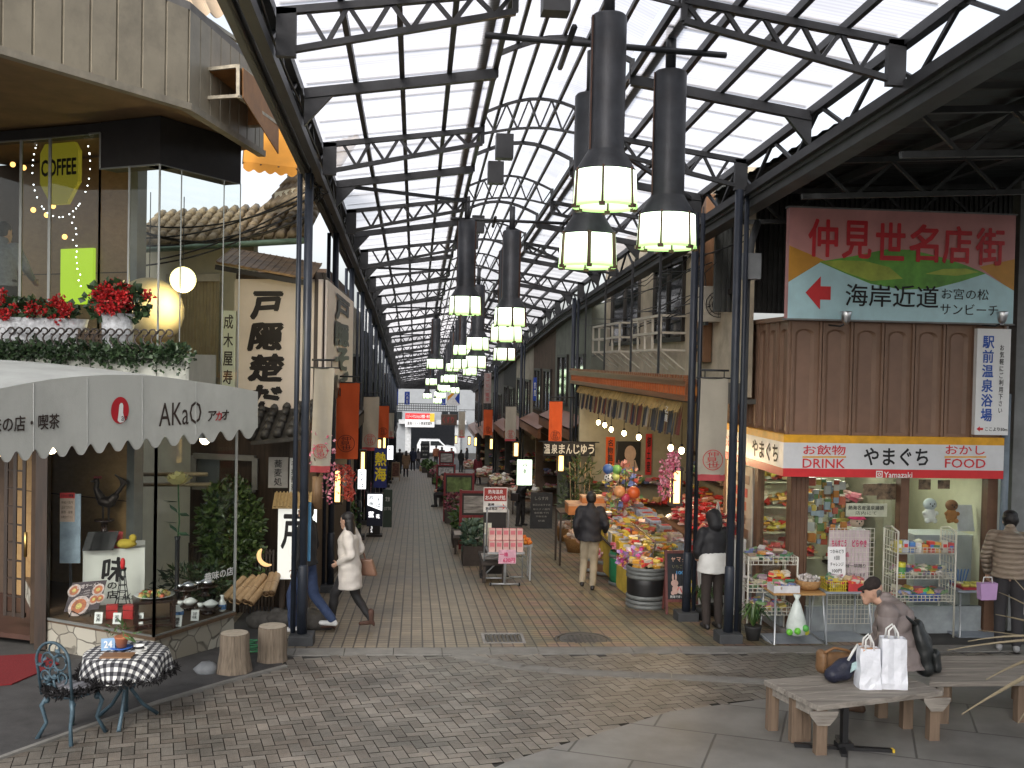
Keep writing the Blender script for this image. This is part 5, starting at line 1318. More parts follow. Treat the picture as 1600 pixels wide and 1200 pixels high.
# ================================================================== KIOSK RACKS, TABLES AND SWEETS
WIRE = mat('white_wire_rack', (.62,.60,.52), .4, .1, .15); GPIPE = mat('grey_pipe', (.40,.42,.43), .35, .5, .15)
PLY = wood('orange_ply_top', (.36,.19,.06), (.48,.28,.11), 2, 'X'); TRAY = mat('grey_blue_board', (.26,.29,.33), .5, 0, .12)
SWEET = islandmat('sweet_wrappers', [(.48,.06,.05),(.55,.44,.10),(.08,.2,.11),(.56,.53,.50),(.48,.18,.25),(.14,.18,.34),(.52,.24,.07),(.2,.32,.15),(.38,.28,.36),(.6,.56,.42),(.4,.3,.22)], .3)
WARMP = islandmat('warm_packets', [(.62,.06,.05),(.68,.35,.05),(.65,.6,.5),(.7,.55,.1),(.5,.12,.12),(.6,.45,.25)], .3)
PINKP = islandmat('pink_packets', [(.62,.2,.26),(.6,.38,.36),(.62,.55,.5),(.55,.1,.15)], .35)
def pile(b, x0, x1, y0, y1, z, h, n, size=.07, seed=0):
    rg = random.Random(seed)
    for _ in range(n):
        s = size*rg.uniform(.6, 1.4); M = (Matrix.Rotation(rg.uniform(0, PI), 3, 'Z') @ Matrix.Rotation(rg.uniform(-.7, .7), 3, 'X'))
        u_ = rg.random(); b.box((rg.uniform(x0+s/2, x1-s/2), rg.uniform(y0+s/2, y1-s/2), z+rg.random()*h*(1-abs(u_-.5))+s*.25), (s*1.25, s*.8, s*.35), M=M)
    return b
def thing_at(name, label, cat, px, py, group=None): q = PG(px, py); return T(name, label, cat, (q.x, q.y, q.z), group)
def grid(b, x0, x1, z0, z1, y, nx, nz, r=.004):
    for i in range(nx+1): x = x0+(x1-x0)*i/nx; b.bar((x,y,z0), (x,y,z1), r*2)
    for i in range(nz+1): z = z0+(z1-z0)*i/nz; b.bar((x0,y,z), (x1,y,z), r*2)
def sidegrid(b, x, y0, y1, z0, z1, ny, nz, r=.004):
    for i in range(ny+1): y = y0+(y1-y0)*i/ny; b.bar((x,y,z0), (x,y,z1), r*2)
    for i in range(nz+1): z = z0+(z1-z0)*i/nz; b.bar((x,y0,z), (x,y1,z), r*2)
def folding_table(t, wd, dp, h, top):
    B().bb(-wd/2, wd/2, -dp/2, dp/2, h-.025, h).done('tabletop', top, t, True)
    for s in (-1, 1):
        b = B(); b.tube([(s*(wd/2-.03), -dp/2+.02, h-.03), (s*(wd/2+.0), -dp/2-.06, .02), (s*(wd/2+.0), dp/2+.02, .02), (s*(wd/2-.03), dp/2-.03, h-.03)], .013, 6); b.done('leg', GPIPE, t, True)
    B().bb(-wd/2-.02, wd/2+.02, -dp/2-.07, dp/2+.03, .0, .018).done('foot_board', TRAY, t, True)
def basket(name, label, cat, loc, wd, dp, h, m, fill, n, size, seed, group=None, wire=False):
    t = T(name, label, cat, loc, group); b = B()
    if wire:
        grid(b, -wd/2, wd/2, 0, h, -dp/2, 9, 3); grid(b, -wd/2, wd/2, 0, h, dp/2, 9, 3); sidegrid(b, -wd/2, -dp/2, dp/2, 0, h, 5, 3); sidegrid(b, wd/2, -dp/2, dp/2, 0, h, 5, 3); b.bb(-wd/2, wd/2, -dp/2, dp/2, -.003, .003)
    else:
        for (x0, x1, y0, y1) in ((-wd/2, wd/2, -dp/2, -dp/2+.012), (-wd/2, wd/2, dp/2-.012, dp/2), (-wd/2, -wd/2+.012, -dp/2+.012, dp/2-.012), (wd/2-.012, wd/2, -dp/2+.012, dp/2-.012)): b.bb(x0, x1, y0, y1, 0, h)
        b.bb(-wd/2+.012, wd/2-.012, -dp/2+.012, dp/2-.012, 0, .012)
    b.done('basket', m, t, True)
    b = B(); pile(b, -wd/2+.01, wd/2-.01, -dp/2+.01, dp/2-.01, h*.35, h*.9, n, size, seed); o = b.done('sweets', fill, t, True); o['kind'] = 'stuff'
    return t
# white wire rack behind the first table, first folding table, second table, tall rack, last table
q = PG(1196, 992); t = T('wire_rack', 'low white wire rack of snacks between post and first kiosk table', 'rack', (q.x, q.y, q.z))
b = B()
for z in (.32, .62, .98): grid(b, -.33, .33, z, z+.10, -.22, 10, 2); grid(b, -.33, .33, z, z+.10, .22, 10, 2); sidegrid(b, -.33, -.22, .22, z, z+.1, 6, 2); sidegrid(b, .33, -.22, .22, z, z+.1, 6, 2)
for x in (-.33, .33):
    for y in (-.22, .22): b.tube([(x,y,0), (x,y,1.08)], .012, 6)
b.done('frame', WIRE, t, True)
b = B(); pile(b, -.3, .3, -.2, .2, .34, .12, 70, .08, 1); pile(b, -.3, .3, -.2, .2, .64, .12, 70, .08, 2); pile(b, -.3, .3, -.2, .2, 1.0, .14, 60, .08, 3); o = b.done('snack_packets', SWEET, t, True); o['kind'] = 'stuff'
q = PG(1237, 1000); T1 = T('folding_table', 'orange topped folding table of sweets, nearest the dark steel post', 'table', (q.x, q.y, q.z)); folding_table(T1, .68, .48, .66, PLY); tz = q.z+.66
WICK = mat('wicker', (.36,.20,.08), .7, 0, .3, 40, .4, 80)
basket('sweets_box', 'clear tray of red and green sweet packets on the orange topped table', 'sweet box', (q.x-.16, q.y-.08, tz), .34, .26, .09, mat('clear_plastic', (.6,.6,.62), .2), SWEET, 60, .07, 11)
tt = T('paper_box', 'row of small red sweet boxes at the back of the orange topped table', 'sweet box', (q.x-.14, q.y+.14, tz))
b = B(); [b.box((-.12+i*.06, 0, .06), (.055,.05,.12)) for i in range(5)]; b.done('packet', REDP, tt, True); b = B(); pile(b, -.16, .16, -.05, .06, .12, .08, 24, .07, 5); o = b.done('loose_sweets', WARMP, tt, True); o['kind'] = 'stuff'
tt = T('wicker_basket', 'round wicker basket of wrapped sweets on the orange topped table', 'basket', (q.x+.2, q.y, tz))
B().lathe([(.10,0),(.15,.05),(.165,.13),(.155,.13),(.13,.05),(0,.02)], (0,0,0), 18).done('basket', WICK, tt, True)
b = B(); rg = random.Random(3)
for k in range(60): a_ = rg.uniform(0, 2*PI); r_ = .14*math.sqrt(rg.random()); b.ball((r_*math.cos(a_), r_*math.sin(a_), .12+rg.random()*.08*(1-r_*4)), .022, 6, 0, .3, k)
o = b.done('sweets', islandmat('silver_wraps', [(.6,.58,.55),(.5,.45,.4),(.65,.6,.6),(.4,.36,.34)], .2), tt, True); o['kind'] = 'stuff'
tt = T('carry_bag', 'clear bag of green and yellow fruits hanging under the orange topped table', 'bag', (q.x-.06, q.y-.30, q.z+.14))
B().lathe([(.04,.0),(.12,.03),(.13,.12),(.10,.25),(.05,.40),(.02,.46),(.05,.52)], (0,0,0), 14).done('bag', mat('milky_plastic', (.6,.66,.62), .3), tt, True)
b = B(); [b.ball((.11*math.cos(k*1.1), -.05+.09*math.sin(k*1.1), .06+.03*(k % 3)), .045, 8) for k in range(8)]; o = b.done('fruit', islandmat('green_yellow_fruit', [(.15,.5,.05),(.6,.6,.05),(.1,.4,.08)], .3), tt, True); o['kind'] = 'stuff'
q = PG(1312, 997); T2 = T('folding_table', 'folding table under the handwritten white card before the kiosk window', 'table', (q.x, q.y, q.z)); folding_table(T2, .62, .46, .66, TRAY); tz = q.z+.66
basket('yellow_crate', 'yellow wire crate of sweets on the middle kiosk table', 'crate', (q.x-.13, q.y-.05, tz), .26, .3, .13, mat('yellow_plastic', (.65,.5,.05), .4), SWEET, 60, .075, 12, wire=True)
basket('sweets_tray', 'tray of coloured sweet bags on the middle kiosk table', 'tray', (q.x+.15, q.y-.05, tz), .28, .3, .10, mat('red_plastic', (.5,.05,.05), .4), WARMP, 60, .08, 13)
tt = T('price_card', 'handwritten white card standing on the middle kiosk table', 'card', (q.x-.02, q.y+.10, tz+.12))
B().prism([(-.12,0,0),(.12,0,0),(.12,.03,.40),(-.12,.03,.40)], (0,.008,0)).done('card', mat('paper_white', (.8,.8,.8), .6, 0, .02), tt, True)
b = B()
for i, s in enumerate(('つかみどり', '1回', 'チャレンジ', '100円')): text(b, s, (0, .028-.007*i, .34-.085*i), X_, Vector((0,.07,1)), 1, 0, .01, w=[.19,.07,.18,.13][i], h=.05)
b.done('lettering', INK, tt, True)
q = PG(1435, 992); RK = T('tall_rack', 'tall white wire rack of toys, sweets and tins before the kiosk counter', 'rack', (q.x-.02, q.y, q.z)); b = B()
for x in (-.40, .40):
    for y in (-.2, .2): b.tube([(x,y,.02), (x,y,1.42)], .013, 6)
    b.tube([(x,-.2,1.42), (x,0,1.46), (x,.2,1.42)], .012, 6); sidegrid(b, x, -.2, .2, .45, 1.4, 5, 9)
for z in (.50, .80, 1.13): grid(b, -.40, .40, z, z+.08, -.2, 14, 2); b.bb(-.4, .4, -.2, .2, z-.004, z)
b.done('frame', WIRE, RK, True)
b = B(); pile(b, -.38, .38, -.18, .18, 1.14, .10, 60, .09, 21); pile(b, -.38, .38, -.18, .18, .82, .10, 90, .09, 23); pile(b, -.38, .38, -.18, .18, .51, .10, 60, .09, 24); o = b.done('snack_packets', SWEET, RK, True); o['kind'] = 'stuff'
rg = random.Random(6)
for i in range(9):
    x = q.x-.38+i*.09; h_ = rg.uniform(.10, .17); col = [(.62,.55,.1),(.55,.6,.7),(.1,.25,.55),(.7,.68,.66),(.68,.3,.05),(.65,.08,.06),(.7,.4,.1),(.6,.58,.5),(.62,.1,.1)][i]
    tt = T('sweet_box', ['yellow','pale blue','blue','white','orange','red','amber','cream','crimson'][i]+' sweet carton on the top shelf of the tall white rack', 'carton', (x, q.y-.12, q.z+1.14), 'cartons on the tall rack')
    m_ = mat('carton_%d' % i, col, .4, 0, .15); B().box((0,0,h_/2), (.075,.08,h_), .05*(i % 3-1)).done('carton', m_, tt, True); B().box((0,-.042,h_*.55), (.05,.003,h_*.35)).done('printed_patch', mat('carton_patch_%d' % (i % 3), [(.8,.8,.7),(.6,.05,.05),(.1,.2,.5)][i % 3], .4), tt, True)
basket('blue_basket', 'blue plastic basket of green toys on the lowest rack shelf', 'basket', (q.x-.02, q.y-.08, q.z+.50), .42, .2, .09, mat('blue_plastic', (.05,.12,.45), .35), islandmat('green_toys', [(.1,.45,.1),(.6,.55,.1),(.1,.3,.5),(.6,.2,.1)], .3), 30, .09, 31, wire=True)
tt = T('yellow_tin', 'yellow tin beside the packets on the middle rack shelf', 'tin', (q.x-.34, q.y-.15, q.z+.81)); B().lathe([(.055,0),(.055,.19),(.05,.2)], (0,0,0), 14).done('tin', mat('tin_yellow', (.6,.55,.05), .3), tt, True); B().lathe([(.056,.05),(.056,.14)], (0,0,0), 14, caps=False).done('tin_label', mat('tin_label_green', (.1,.3,.1), .4), tt, True)
q = PG(1515, 988); T3 = T('folding_table', 'folding table at the far end of the kiosk beside the man in the quilted jacket', 'table', (q.x, q.y, q.z)); folding_table(T3, .6, .46, .62, TRAY); tz = q.z+.62
tt = T('food_tray', 'red rimmed tray of cakes on the far kiosk table', 'tray', (q.x+.03, q.y, tz)); B().bb(-.24,.24,-.18,.18,0,.03).done('tray', mat('dark_red_plastic', (.3,.03,.04), .4), tt, True)
b = B(); [b.lathe([(.05,0),(.055,.03),(0,.035)], (-.16+.11*(i % 4), -.09+.16*(i//4), .03), 12) for i in range(8)]; o = b.done('cakes', islandmat('cakes', [(.55,.5,.35),(.5,.45,.1),(.55,.4,.3)], .5), tt, True); o['kind'] = 'stuff'
b = B(); [b.bar((x*.03, 0, 0), (x*.05, .0, .22), .012) for x in range(-3, 4)]; o = b.done('pen_bundle', mat('pen_blue', (.08,.2,.5), .3)); o.location = (q.x-.12, q.y+.13, tz); tag(o, 'bundle of blue sticks standing on the far kiosk table', 'sticks')
# grid panel with hanging bags left of the middle table
q = PG(1292, 978); t = T('price_poster', 'pale pink poster on a wire panel between kiosk pillar and middle table', 'poster', (q.x, KY-.02, KG+.15))
B().bb(-.26,.30,0,.015,.45,1.25).done('sheet', mat('pale_pink_poster', (.55,.46,.48), .5, 0, .15, 10), t, True)
b = B(); grid(b, -.26, .36, .0, 1.28, -.012, 12, 20, .003); b.done('wire_grid', WIRE, t, True)
b = B(); text(b, 'ちんすこう', (-.13,-.02,1.08), X_, Z_, 1, 0, .03, w=.2, h=.09); text(b, 'どらやき', (.15,-.02,1.08), X_, Z_, 1, 0, .03, w=.2, h=.09); text(b, '人気商品', (-.1,-.02,.93), X_, Z_, 1, 0, .01, w=.22, h=.06); b.done('lettering', mat('magenta_ink', (.55,.04,.14), .5), t, True)
b = B(); text(b, 'お一人様一袋限り', (.02,-.02,.78), X_, Z_, 1, 0, 0, w=.45, h=.05); text(b, 'ありがとうございます', (.02,-.02,.66), X_, Z_, 1, 0, 0, w=.45, h=.05); b.done('small_lettering', INK, t, True)
# hanging snacks inside window
b = B(); rg = random.Random(17)
for k in range(84):
    q = PY(rg.uniform(1264, 1320), rg.uniform(752, 846), KY+.28+rg.uniform(0,.12)); s = rg.uniform(.045,.10); b.box(q, (s, .03, s*1.25), rg.uniform(-.3,.3))
o = tag(b.done('hanging_snacks', islandmat('hanging_bags', [(.35,.22,.06),(.45,.45,.42),(.12,.2,.08),(.5,.38,.08),(.25,.3,.36),(.42,.1,.06),(.55,.52,.45),(.2,.12,.07),(.3,.36,.4),(.5,.2,.05)], .22)), 'mixed snack bags hanging inside the kiosk window beside the pillar', 'snack bags', kind='stuff')
b = B(); [pile(b, KX+.32, KX+1.5, KYB-.40, KYB-.1, KG+z, .22, 60, .12, 800+int(z*9)) for z in (.55, .95, 1.35, 1.75)]; tag(b.done('shelf_stock', WARMP), 'packets on the shelves at the back of the kiosk', 'packets', kind='stuff')
# plush figures and counter
b = B(); q = PY(1480, 836, KY+.7); b.bb(q.x-.55, q.x+.75, KY+.55, KY+1.0, KG, q.z); b.bb(q.x-.57, q.x+.77, KY+.53, KY+1.02, q.z, q.z+.03)
tag(b.done('counter', mat('pale_grey_counter', (.5,.53,.55), .4, 0, .1)), 'pale grey counter inside the kiosk', 'counter')
def plush(px, py, h, m, m2, label, hat=None):
    q = PY(px, py, KY+.42); t = T('plush_toy', label, 'plush toy', q)
    B().ball((0,0,h*.3), (h*.26,h*.2,h*.32), 12).ball((-h*.16,-h*.12,h*.08), h*.11, 8).ball((h*.16,-h*.12,h*.08), h*.11, 8).ball((-h*.26,-.02,h*.38), h*.09, 8).ball((h*.26,-.02,h*.38), h*.09, 8).done('body', m, t, True)
    b = B(); b.ball((0,0,h*.74), (h*.27,h*.24,h*.25), 12); b.done('head', m2, t, True)
    b = B(); [b.ball((s*h*.09,-h*.22,h*.78), h*.03, 6) for s in (-1,1)]; b.ball((0,-h*.24,h*.70), h*.035, 6); b.done('face', INK, t, True)
    if hat: B().lathe([(h*.36,h*.86),(h*.28,h*.90),(h*.24,h*1.02),(0,h*1.1)], (0,0,0), 14).done('hat', hat, t, True)
plush(1338, 845, .36, WHITE, mat('plush_skin', (.6,.45,.36), .8), 'white plush doll with a bright pink hat in the kiosk window', mat('hot_pink', (.65,.03,.16), .7))
plush(1452, 816, .34, WHITE, mat('pale_blue_plush', (.55,.62,.66), .8), 'white and pale blue plush toy on the kiosk counter')
plush(1486, 816, .32, mat('orange_plush', (.4,.18,.06), .8), mat('brown_plush', (.25,.12,.06), .8), 'orange brown plush toy at the back of the kiosk counter')
plush(1315, 846, .24, mat('yellow_plush', (.55,.45,.1), .8), WHITE, 'small yellow plush toy next to the doll in the pink hat')
o = B().prism([(-.12,0,0),(.12,0,0),(.10,.06,.36),(-.14,.06,.36)], (0,.02,0)).done('paper_stand', mat('pale_leaflet', (.6,.62,.66), .5)); o.location = PY(1510, 830, KY+.42); tag(o, 'pale leaflet stand at the far end of the kiosk counter', 'leaflet stand')
# plants at the post
for px, py, lab in ((1176, 1000, 'grassy potted plant between steel post and sweet table'), (1098, 968, 'grassy potted plant behind the chalkboard foot'), (1118, 962, 'small leafy pot at the feet of the hooded person')):
    q = PG(px, py); t = T('potted_plant', lab, 'potted plant', q)
    B().lathe([(.08,0),(.11,.17),(.115,.19),(.09,.18)], (0,0,0), 12).done('pot', mat('black_pot', (.03,.03,.03), .6), t, True)
    b = B(); rg = random.Random(px)
    for k in range(46):
        a_ = rg.uniform(0, 2*PI); r_ = rg.uniform(.08,.26); h_ = rg.uniform(.25,.45); d = Vector((math.cos(a_), math.sin(a_), 0)); n_ = Vector((-d.y, d.x, 0))*.012
        p0, p1, p2 = Vector((0,0,.17)), d*r_*.55+Z_*(.17+h_*.75), d*r_*1.2+Z_*(.10+h_*.55); b.add([p0-n_, p0+n_, p1+n_, p1-n_, p2], [(0,1,2,3), (3,2,4)])
    b.done('foliage', LEAF, t, True)
# ================================================================== PEOPLE
SKIN = mat('skin_tone', (.50,.30,.21), .55, 0, .08); HAIR = mat('black_hair', (.012,.010,.010), .4, 0, .3, 40, .4, 90)
def limb(b, pts, rr, n=12, flat=False):
    """closed tapered chain with round ends; rr entries are r or (rx, ry)"""
    pts = [Vector(p) for p in pts]
    for (p, q), (r0, r1) in zip(zip(pts, pts[1:]), zip(rr, rr[1:])):
        a0 = r0 if isinstance(r0, tuple) else (r0, r0); a1 = r1 if isinstance(r1, tuple) else (r1, r1)
        d = (q-p); L = d.length
        if L < 1e-6: continue
        d.normalize(); u = Vector((1,0,0)); u = (u-d*u.dot(d))
        u = u.normalized() if u.length > .2 else frame_of(d)[0]
        v = d.cross(u); vs = []; fs = []; st = []
        for k in (0,1,2): a = PI/2*k/3; st.append((-math.cos(a)*min(a0), math.sin(a), a0))
        st += [(0, 1, a0), (L, 1, a1)]
        if flat and q == pts[-1]: st.append((L+.002, .02, a1))
        else:
            for k in (1,2,3): a = PI/2*k/3; st.append((L+math.sin(a)*min(a1), max(.02, math.cos(a)), a1))
        st[0] = (-min(a0), .03, a0)
        for h, s, r in st:
            for i in range(n): t = 2*PI*i/n; vs.append(p+d*h+u*(r[0]*s*math.cos(t))+v*(r[1]*s*math.sin(t)))
        m = len(st)
        for i in range(m-1):
            for k in range(n): j = (k+1) % n; fs.append((i*n+k, i*n+j, (i+1)*n+j, (i+1)*n+k))
        fs += [tuple(range(n))[::-1], tuple((m-1)*n+k for k in range(n))]
        b.add(vs, fs, 0, True)
def fuse(b, name, m, vox, parent=None, smooth=3, disp=0):
    o = bpy.data.objects.new(name, b.mesh(name, m)); COL.objects.link(o)
    r = o.modifiers.new('r', 'REMESH'); r.mode = 'VOXEL'; r.voxel_size = vox; r.use_smooth_shade = True
    s = o.modifiers.new('s', 'SMOOTH'); s.iterations = smooth; s.factor = .5
    dg = bpy.context.evaluated_depsgraph_get(); me = bpy.data.meshes.new_from_object(o.evaluated_get(dg))
    o.modifiers.clear(); o.data = me
    if not me.materials: me.materials.append(m)
    if disp:
        rg = random.Random(len(me.vertices))
        for v in me.vertices:
            c = v.co; k = disp*(math.sin(c.z*38+math.sin(c.x*17)*1.6+c.y*9)+.6*math.sin(c.x*41+c.z*23+c.y*13)); v.co = c+v.normal*k
    if parent is not None: o.parent = parent
    return o
def hand(b, w_, d, up, s=1.0, curl=.5):
    """palm with four bent fingers of different length and a thumb; d = pointing, up = thumb side"""
    d = d.normalized(); up = (up-d*up.dot(d)).normalized(); nrm = d.cross(up)
    limb(b, [w_, w_+d*.035*s, w_+d*.085*s], [(.022*s), (.030*s), (.030*s)], 8)
    for k, L in enumerate((.068,.078,.072,.055)):
        p0 = w_+d*.085*s+up*(.027-.018*k)*s; p1 = p0+(d*(1-curl*.4)+nrm*curl*.5).normalized()*L*.5*s; p2 = p1+(d*(1-curl)+nrm*curl).normalized()*L*.5*s
        limb(b, [p0, p1, p2], [.0095*s, .0088*s, .0075*s], 6)
    p0 = w_+d*.03*s+up*.026*s; p1 = p0+(d*.5+up*.7+nrm*.2).normalized()*.035*s; limb(b, [p0, p1, p1+(d*.9+up*.2+nrm*.3).normalized()*.03*s], [.012*s, .0105*s, .0085*s], 6)
def figure(label, loc, rz, J={}, h=1.7, top=None, bottom=None, shoe=None, coat=0., hairlen=0, vox=.016, hood=False, puff=1.0, hat=None, group=None, cat='person', skirt=0, folds=.0025, heel=0, fat=1.0):
    """facing +y; J overrides joints given for a 1.7 m person"""
    k = h/1.7
    P = dict(pel=(0,0,.93), chest=(0,.0,1.27), neck=(0,-.01,1.44), head=(0,.02,1.585), shL=(-.175,0,1.39), shR=(.175,0,1.39), elL=(-.23,-.03,1.12), elR=(.23,-.03,1.12),
             wrL=(-.23,.06,.88), wrR=(.23,.06,.88), hpL=(-.085,0,.91), hpR=(.085,0,.91), knL=(-.095,.02,.49), knR=(.095,.02,.49), anL=(-.095,-.02,.085), anR=(.095,-.02,.085), look=(0,1,0))
    P.update(J); P = {a: Vector(c)*(1 if a == 'look' else k) for a, c in P.items()}
    top = top or mat('dark_jacket', (.02,.02,.022), .7, 0, .2); bottom = bottom or mat('dark_trousers', (.025,.023,.024), .8, 0, .2); shoe = shoe or mat('black_shoe', (.02,.018,.018), .5)
    b = B(); hd, nk, ch, pe = P['head'], P['neck'], P['chest'], P['pel']; lk = P['look'].normalized(); sd = lk.cross(Z_).normalized()
    limb(b, [hd+Z_*.035*k-lk*.008, hd-Z_*.02*k], [(.078*k,.094*k), (.074*k,.088*k)], 14); limb(b, [hd-Z_*.03*k+lk*.02*k, hd-Z_*.088*k+lk*.048*k], [.066*k, .036*k], 10)
    limb(b, [hd+lk*.084*k+Z_*.018*k, hd+lk*.098*k-Z_*.016*k], [.009*k, .014*k], 6)                                                       # nose
    for s in (-1,1): limb(b, [hd+sd*s*.078*k-lk*.01*k+Z_*.02*k, hd+sd*s*.080*k-lk*.012*k-Z_*.02*k], [.013*k, .011*k], 6)                     # ears
    limb(b, [hd+lk*.082*k-Z_*.052*k-sd*.02*k, hd+lk*.082*k-Z_*.052*k+sd*.02*k], [.011*k]*2, 6)                                              # lips
    limb(b, [hd-Z_*.06*k-lk*.015*k, nk], [.052*k, .056*k]); limb(b, [nk, ch, pe], [.07*k, (.13*k,.09*k), (.13*k,.09*k)])
    for s in 'LR':
        limb(b, [nk-Z_*.03*k, P['sh'+s]], [.06*k, .055*k]); limb(b, [P['sh'+s], P['el'+s], P['wr'+s]], [.046*k, .036*k, .025*k])
        dv = (P['wr'+s]-P['el'+s]).normalized(); hand(b, P['wr'+s], dv, lk*.8+Z_*.3, k*1.05)
        limb(b, [P['hp'+s], P['kn'+s], P['an'+s]], [.075*k, .05*k, .036*k])
    body = fuse(b, 'person', SKIN, vox*.62, None, 2)
    body.location = loc; body.rotation_euler = (0,0,rz); tag(body, label, cat, group)
    b = B(); 
    for s in (-1,1):
        e = hd+lk*.081*k+Z_*.018*k+sd*s*.033*k; b.ball(e, .0125*k, 8)
    b.done('eyes', INK, body, True)
    f = puff; b = B(); hem = pe-Z_*coat*k
    limb(b, [nk-Z_*.02*k, ch+Z_*.05*k, ch-Z_*.1*k, pe+Z_*.03*k], [(.085*k,.075*k), (.185*k*fat*(.5+.5*f),.125*k*f*fat), (.175*k*f*fat,.13*k*f*fat), (.175*k*f*fat,.135*k*f*fat)], 16, True)
    if coat > 0: limb(b, [pe+Z_*.03*k, hem], [(.18*k*f*fat,.14*k*f*fat), (.20*k*f*fat,.16*k*f*fat)], 16, True)
    for s in 'LR':
        limb(b, [nk-Z_*.055*k, P['sh'+s]], [.07*k, .068*k*f]); e = P['wr'+s]; limb(b, [P['sh'+s], P['el'+s], P['el'+s]+(e-P['el'+s])*.93], [.072*k*f, .060*k*f, .045*k*f], 12)
    limb(b, [nk-Z_*.0*k-lk*.01, nk+Z_*.035*k-lk*.005], [.078*k, .072*k])
    if hood: limb(b, [nk+Z_*.05*k-lk*.05*k, hd+Z_*.045*k-lk*.03*k], [.10*k, (.118*k,.12*k)])
    jk = fuse(b, 'jacket', top, vox, body, 4, folds)
    b = B()
    if skirt: limb(b, [pe, pe-Z_*skirt*k], [(.15*k,.12*k), (.21*k,.18*k)], 14)
    for s in 'LR': limb(b, [P['hp'+s]+Z_*.02*k, P['kn'+s], P['an'+s]+Z_*.01*k], [.098*k*fat, .072*k*fat**.5, .060*k if not heel else .045*k], 12)
    limb(b, [P['hpL']+Z_*.04*k, P['hpR']+Z_*.04*k], [.10*k, .10*k]); fuse(b, 'trousers', bottom, vox, body, 3, folds*.7)
    b = B()
    for s in 'LR':
        a = P['an'+s]; kd = (P['kn'+s]-a); fl = Vector((lk.x, lk.y, 0)) if 'foot' not in J else P['foot']
        fl = Vector((0,1,0)); pitch = 0
        toe = a+fl*.15*k-Z_*.052*k; hl = a-fl*.045*k-Z_*.05*k
        if heel: limb(b, [hl, hl-Z_*.02*k], [.022*k, .018*k], 8); limb(b, [a+Z_*.12*k, a], [.05*k, .045*k]); limb(b, [a, hl+fl*.02+Z_*.02, toe], [.043*k, .034*k, .03*k], 10)
        else: limb(b, [a, hl, toe], [.046*k, .038*k, .034*k], 10)
    fuse(b, 'shoes', shoe, vox*.8, body, 2)
    b = B()
    if hat is None and not hood:
        limb(b, [hd+Z_*.05*k-lk*.022*k, hd-Z_*.005*k-lk*.034*k], [(.090*k,.098*k), (.086*k,.082*k)], 14); limb(b, [hd+Z_*.085*k+lk*.01*k, hd+Z_*.066*k+lk*.055*k], [(.07*k,.05*k), (.058*k,.03*k)], 10)
        if hairlen: limb(b, [hd-lk*.045*k, nk-lk*.065*k-Z_*(hairlen-.15)*k*.4, nk-lk*.085*k-Z_*(hairlen-.15)*k], [(.088*k,.075*k), (.10*k,.06*k), (.05*k,.03*k)], 12)
        fuse(b, 'hair', HAIR, vox*.8, body, 2, .002)
    elif hat is not None:
        limb(b, [hd+Z_*.072*k-lk*.015*k, hd+Z_*.060*k+lk*.02*k], [(.105*k,.07*k), (.102*k,.06*k)], 14); limb(b, [hd+Z_*.055*k+lk*.06*k, hd+Z_*.04*k+lk*.125*k], [(.085*k,.02*k), (.06*k,.012*k)], 12)
        fuse(b, 'cap', hat, vox*.7, body, 2); b = B(); limb(b, [hd+Z_*.0*k-lk*.05*k, hd-Z_*.045*k-lk*.045*k], [(.078*k,.05*k), (.065*k,.04*k)], 12); fuse(b, 'hair', mat('grey_hair', (.12,.115,.11), .5, 0, .3, 30), vox*.7, body, 1)
    return body
def ground_at(px, py): q = PG(px, py); return Vector((q.x, q.y, gz(q.y)))
STREET = 'people in the street'
WCOAT = quilt('off_white_quilt_coat', (.56,.52,.48), .075, .75, .4, .07)
# woman in the white coat, walking to the left
wm = figure('long haired woman in a white padded coat walking past the first post', ground_at(545, 985), rad(80),
    dict(pel=(0,0,.92), chest=(0,.03,1.26), neck=(0,.03,1.43), head=(0,.06,1.575), look=(.35,1,-.08), hpL=(-.075,.0,.90), hpR=(.075,.0,.90), knL=(-.08,.20,.52), anL=(-.07,.235,.11), knR=(.08,-.07,.50), anR=(.08,-.30,.14),
         elL=(-.22,-.06,1.12), wrL=(-.15,.13,1.0), elR=(.22,-.10,1.12), wrR=(.16,.08,1.0)), 1.56, WCOAT, mat('black_leggings', (.018,.017,.018), .7), mat('brown_suede_boot', (.07,.035,.025), .75), .30, .42, .014, puff=1.14, heel=1, folds=.004)
bag = B(); bag.prism([(.0,-.17,.86),(.0,.17,.86),(.0,.10,1.08),(.0,-.10,1.08)], (.10,0,0)); bgo = bag.done('bag', mat('tan_leather', (.16,.085,.055), .5, 0, .2, 5, .1), wm, True, .02); bgo.location = (.22,-.14,-.18)
b = B(); b.tube([(.27,-.20,.9),(.24,-.13,1.15),(.19,-.02,1.32),(.24,.0,1.15),(.27,-.10,.9)], .011, 6); b.done('strap', mat('tan_leather', (0,0,0)), bgo, True).location = (-.22,.14,-.0)
figure('man in a dark jacket and beige trousers walking away beside the souvenir stall', ground_at(920, 921), rad(-8),
    dict(look=(-.3,1,0), knL=(-.09,.10,.52), anL=(-.12,.0,.14), knR=(.08,.07,.5), anR=(.06,-.02,.085), elR=(.27,-.05,1.15), wrR=(.27,.14,1.0), elL=(-.25,-.05,1.12), wrL=(-.22,.08,.9)), 1.66,
    mat('black_blouson', (.014,.014,.018), .65, 0, .2, 5), mat('khaki_trousers', (.33,.28,.20), .8, 0, .1, 6), None, .07, 0, .015, puff=1.12, folds=.004)
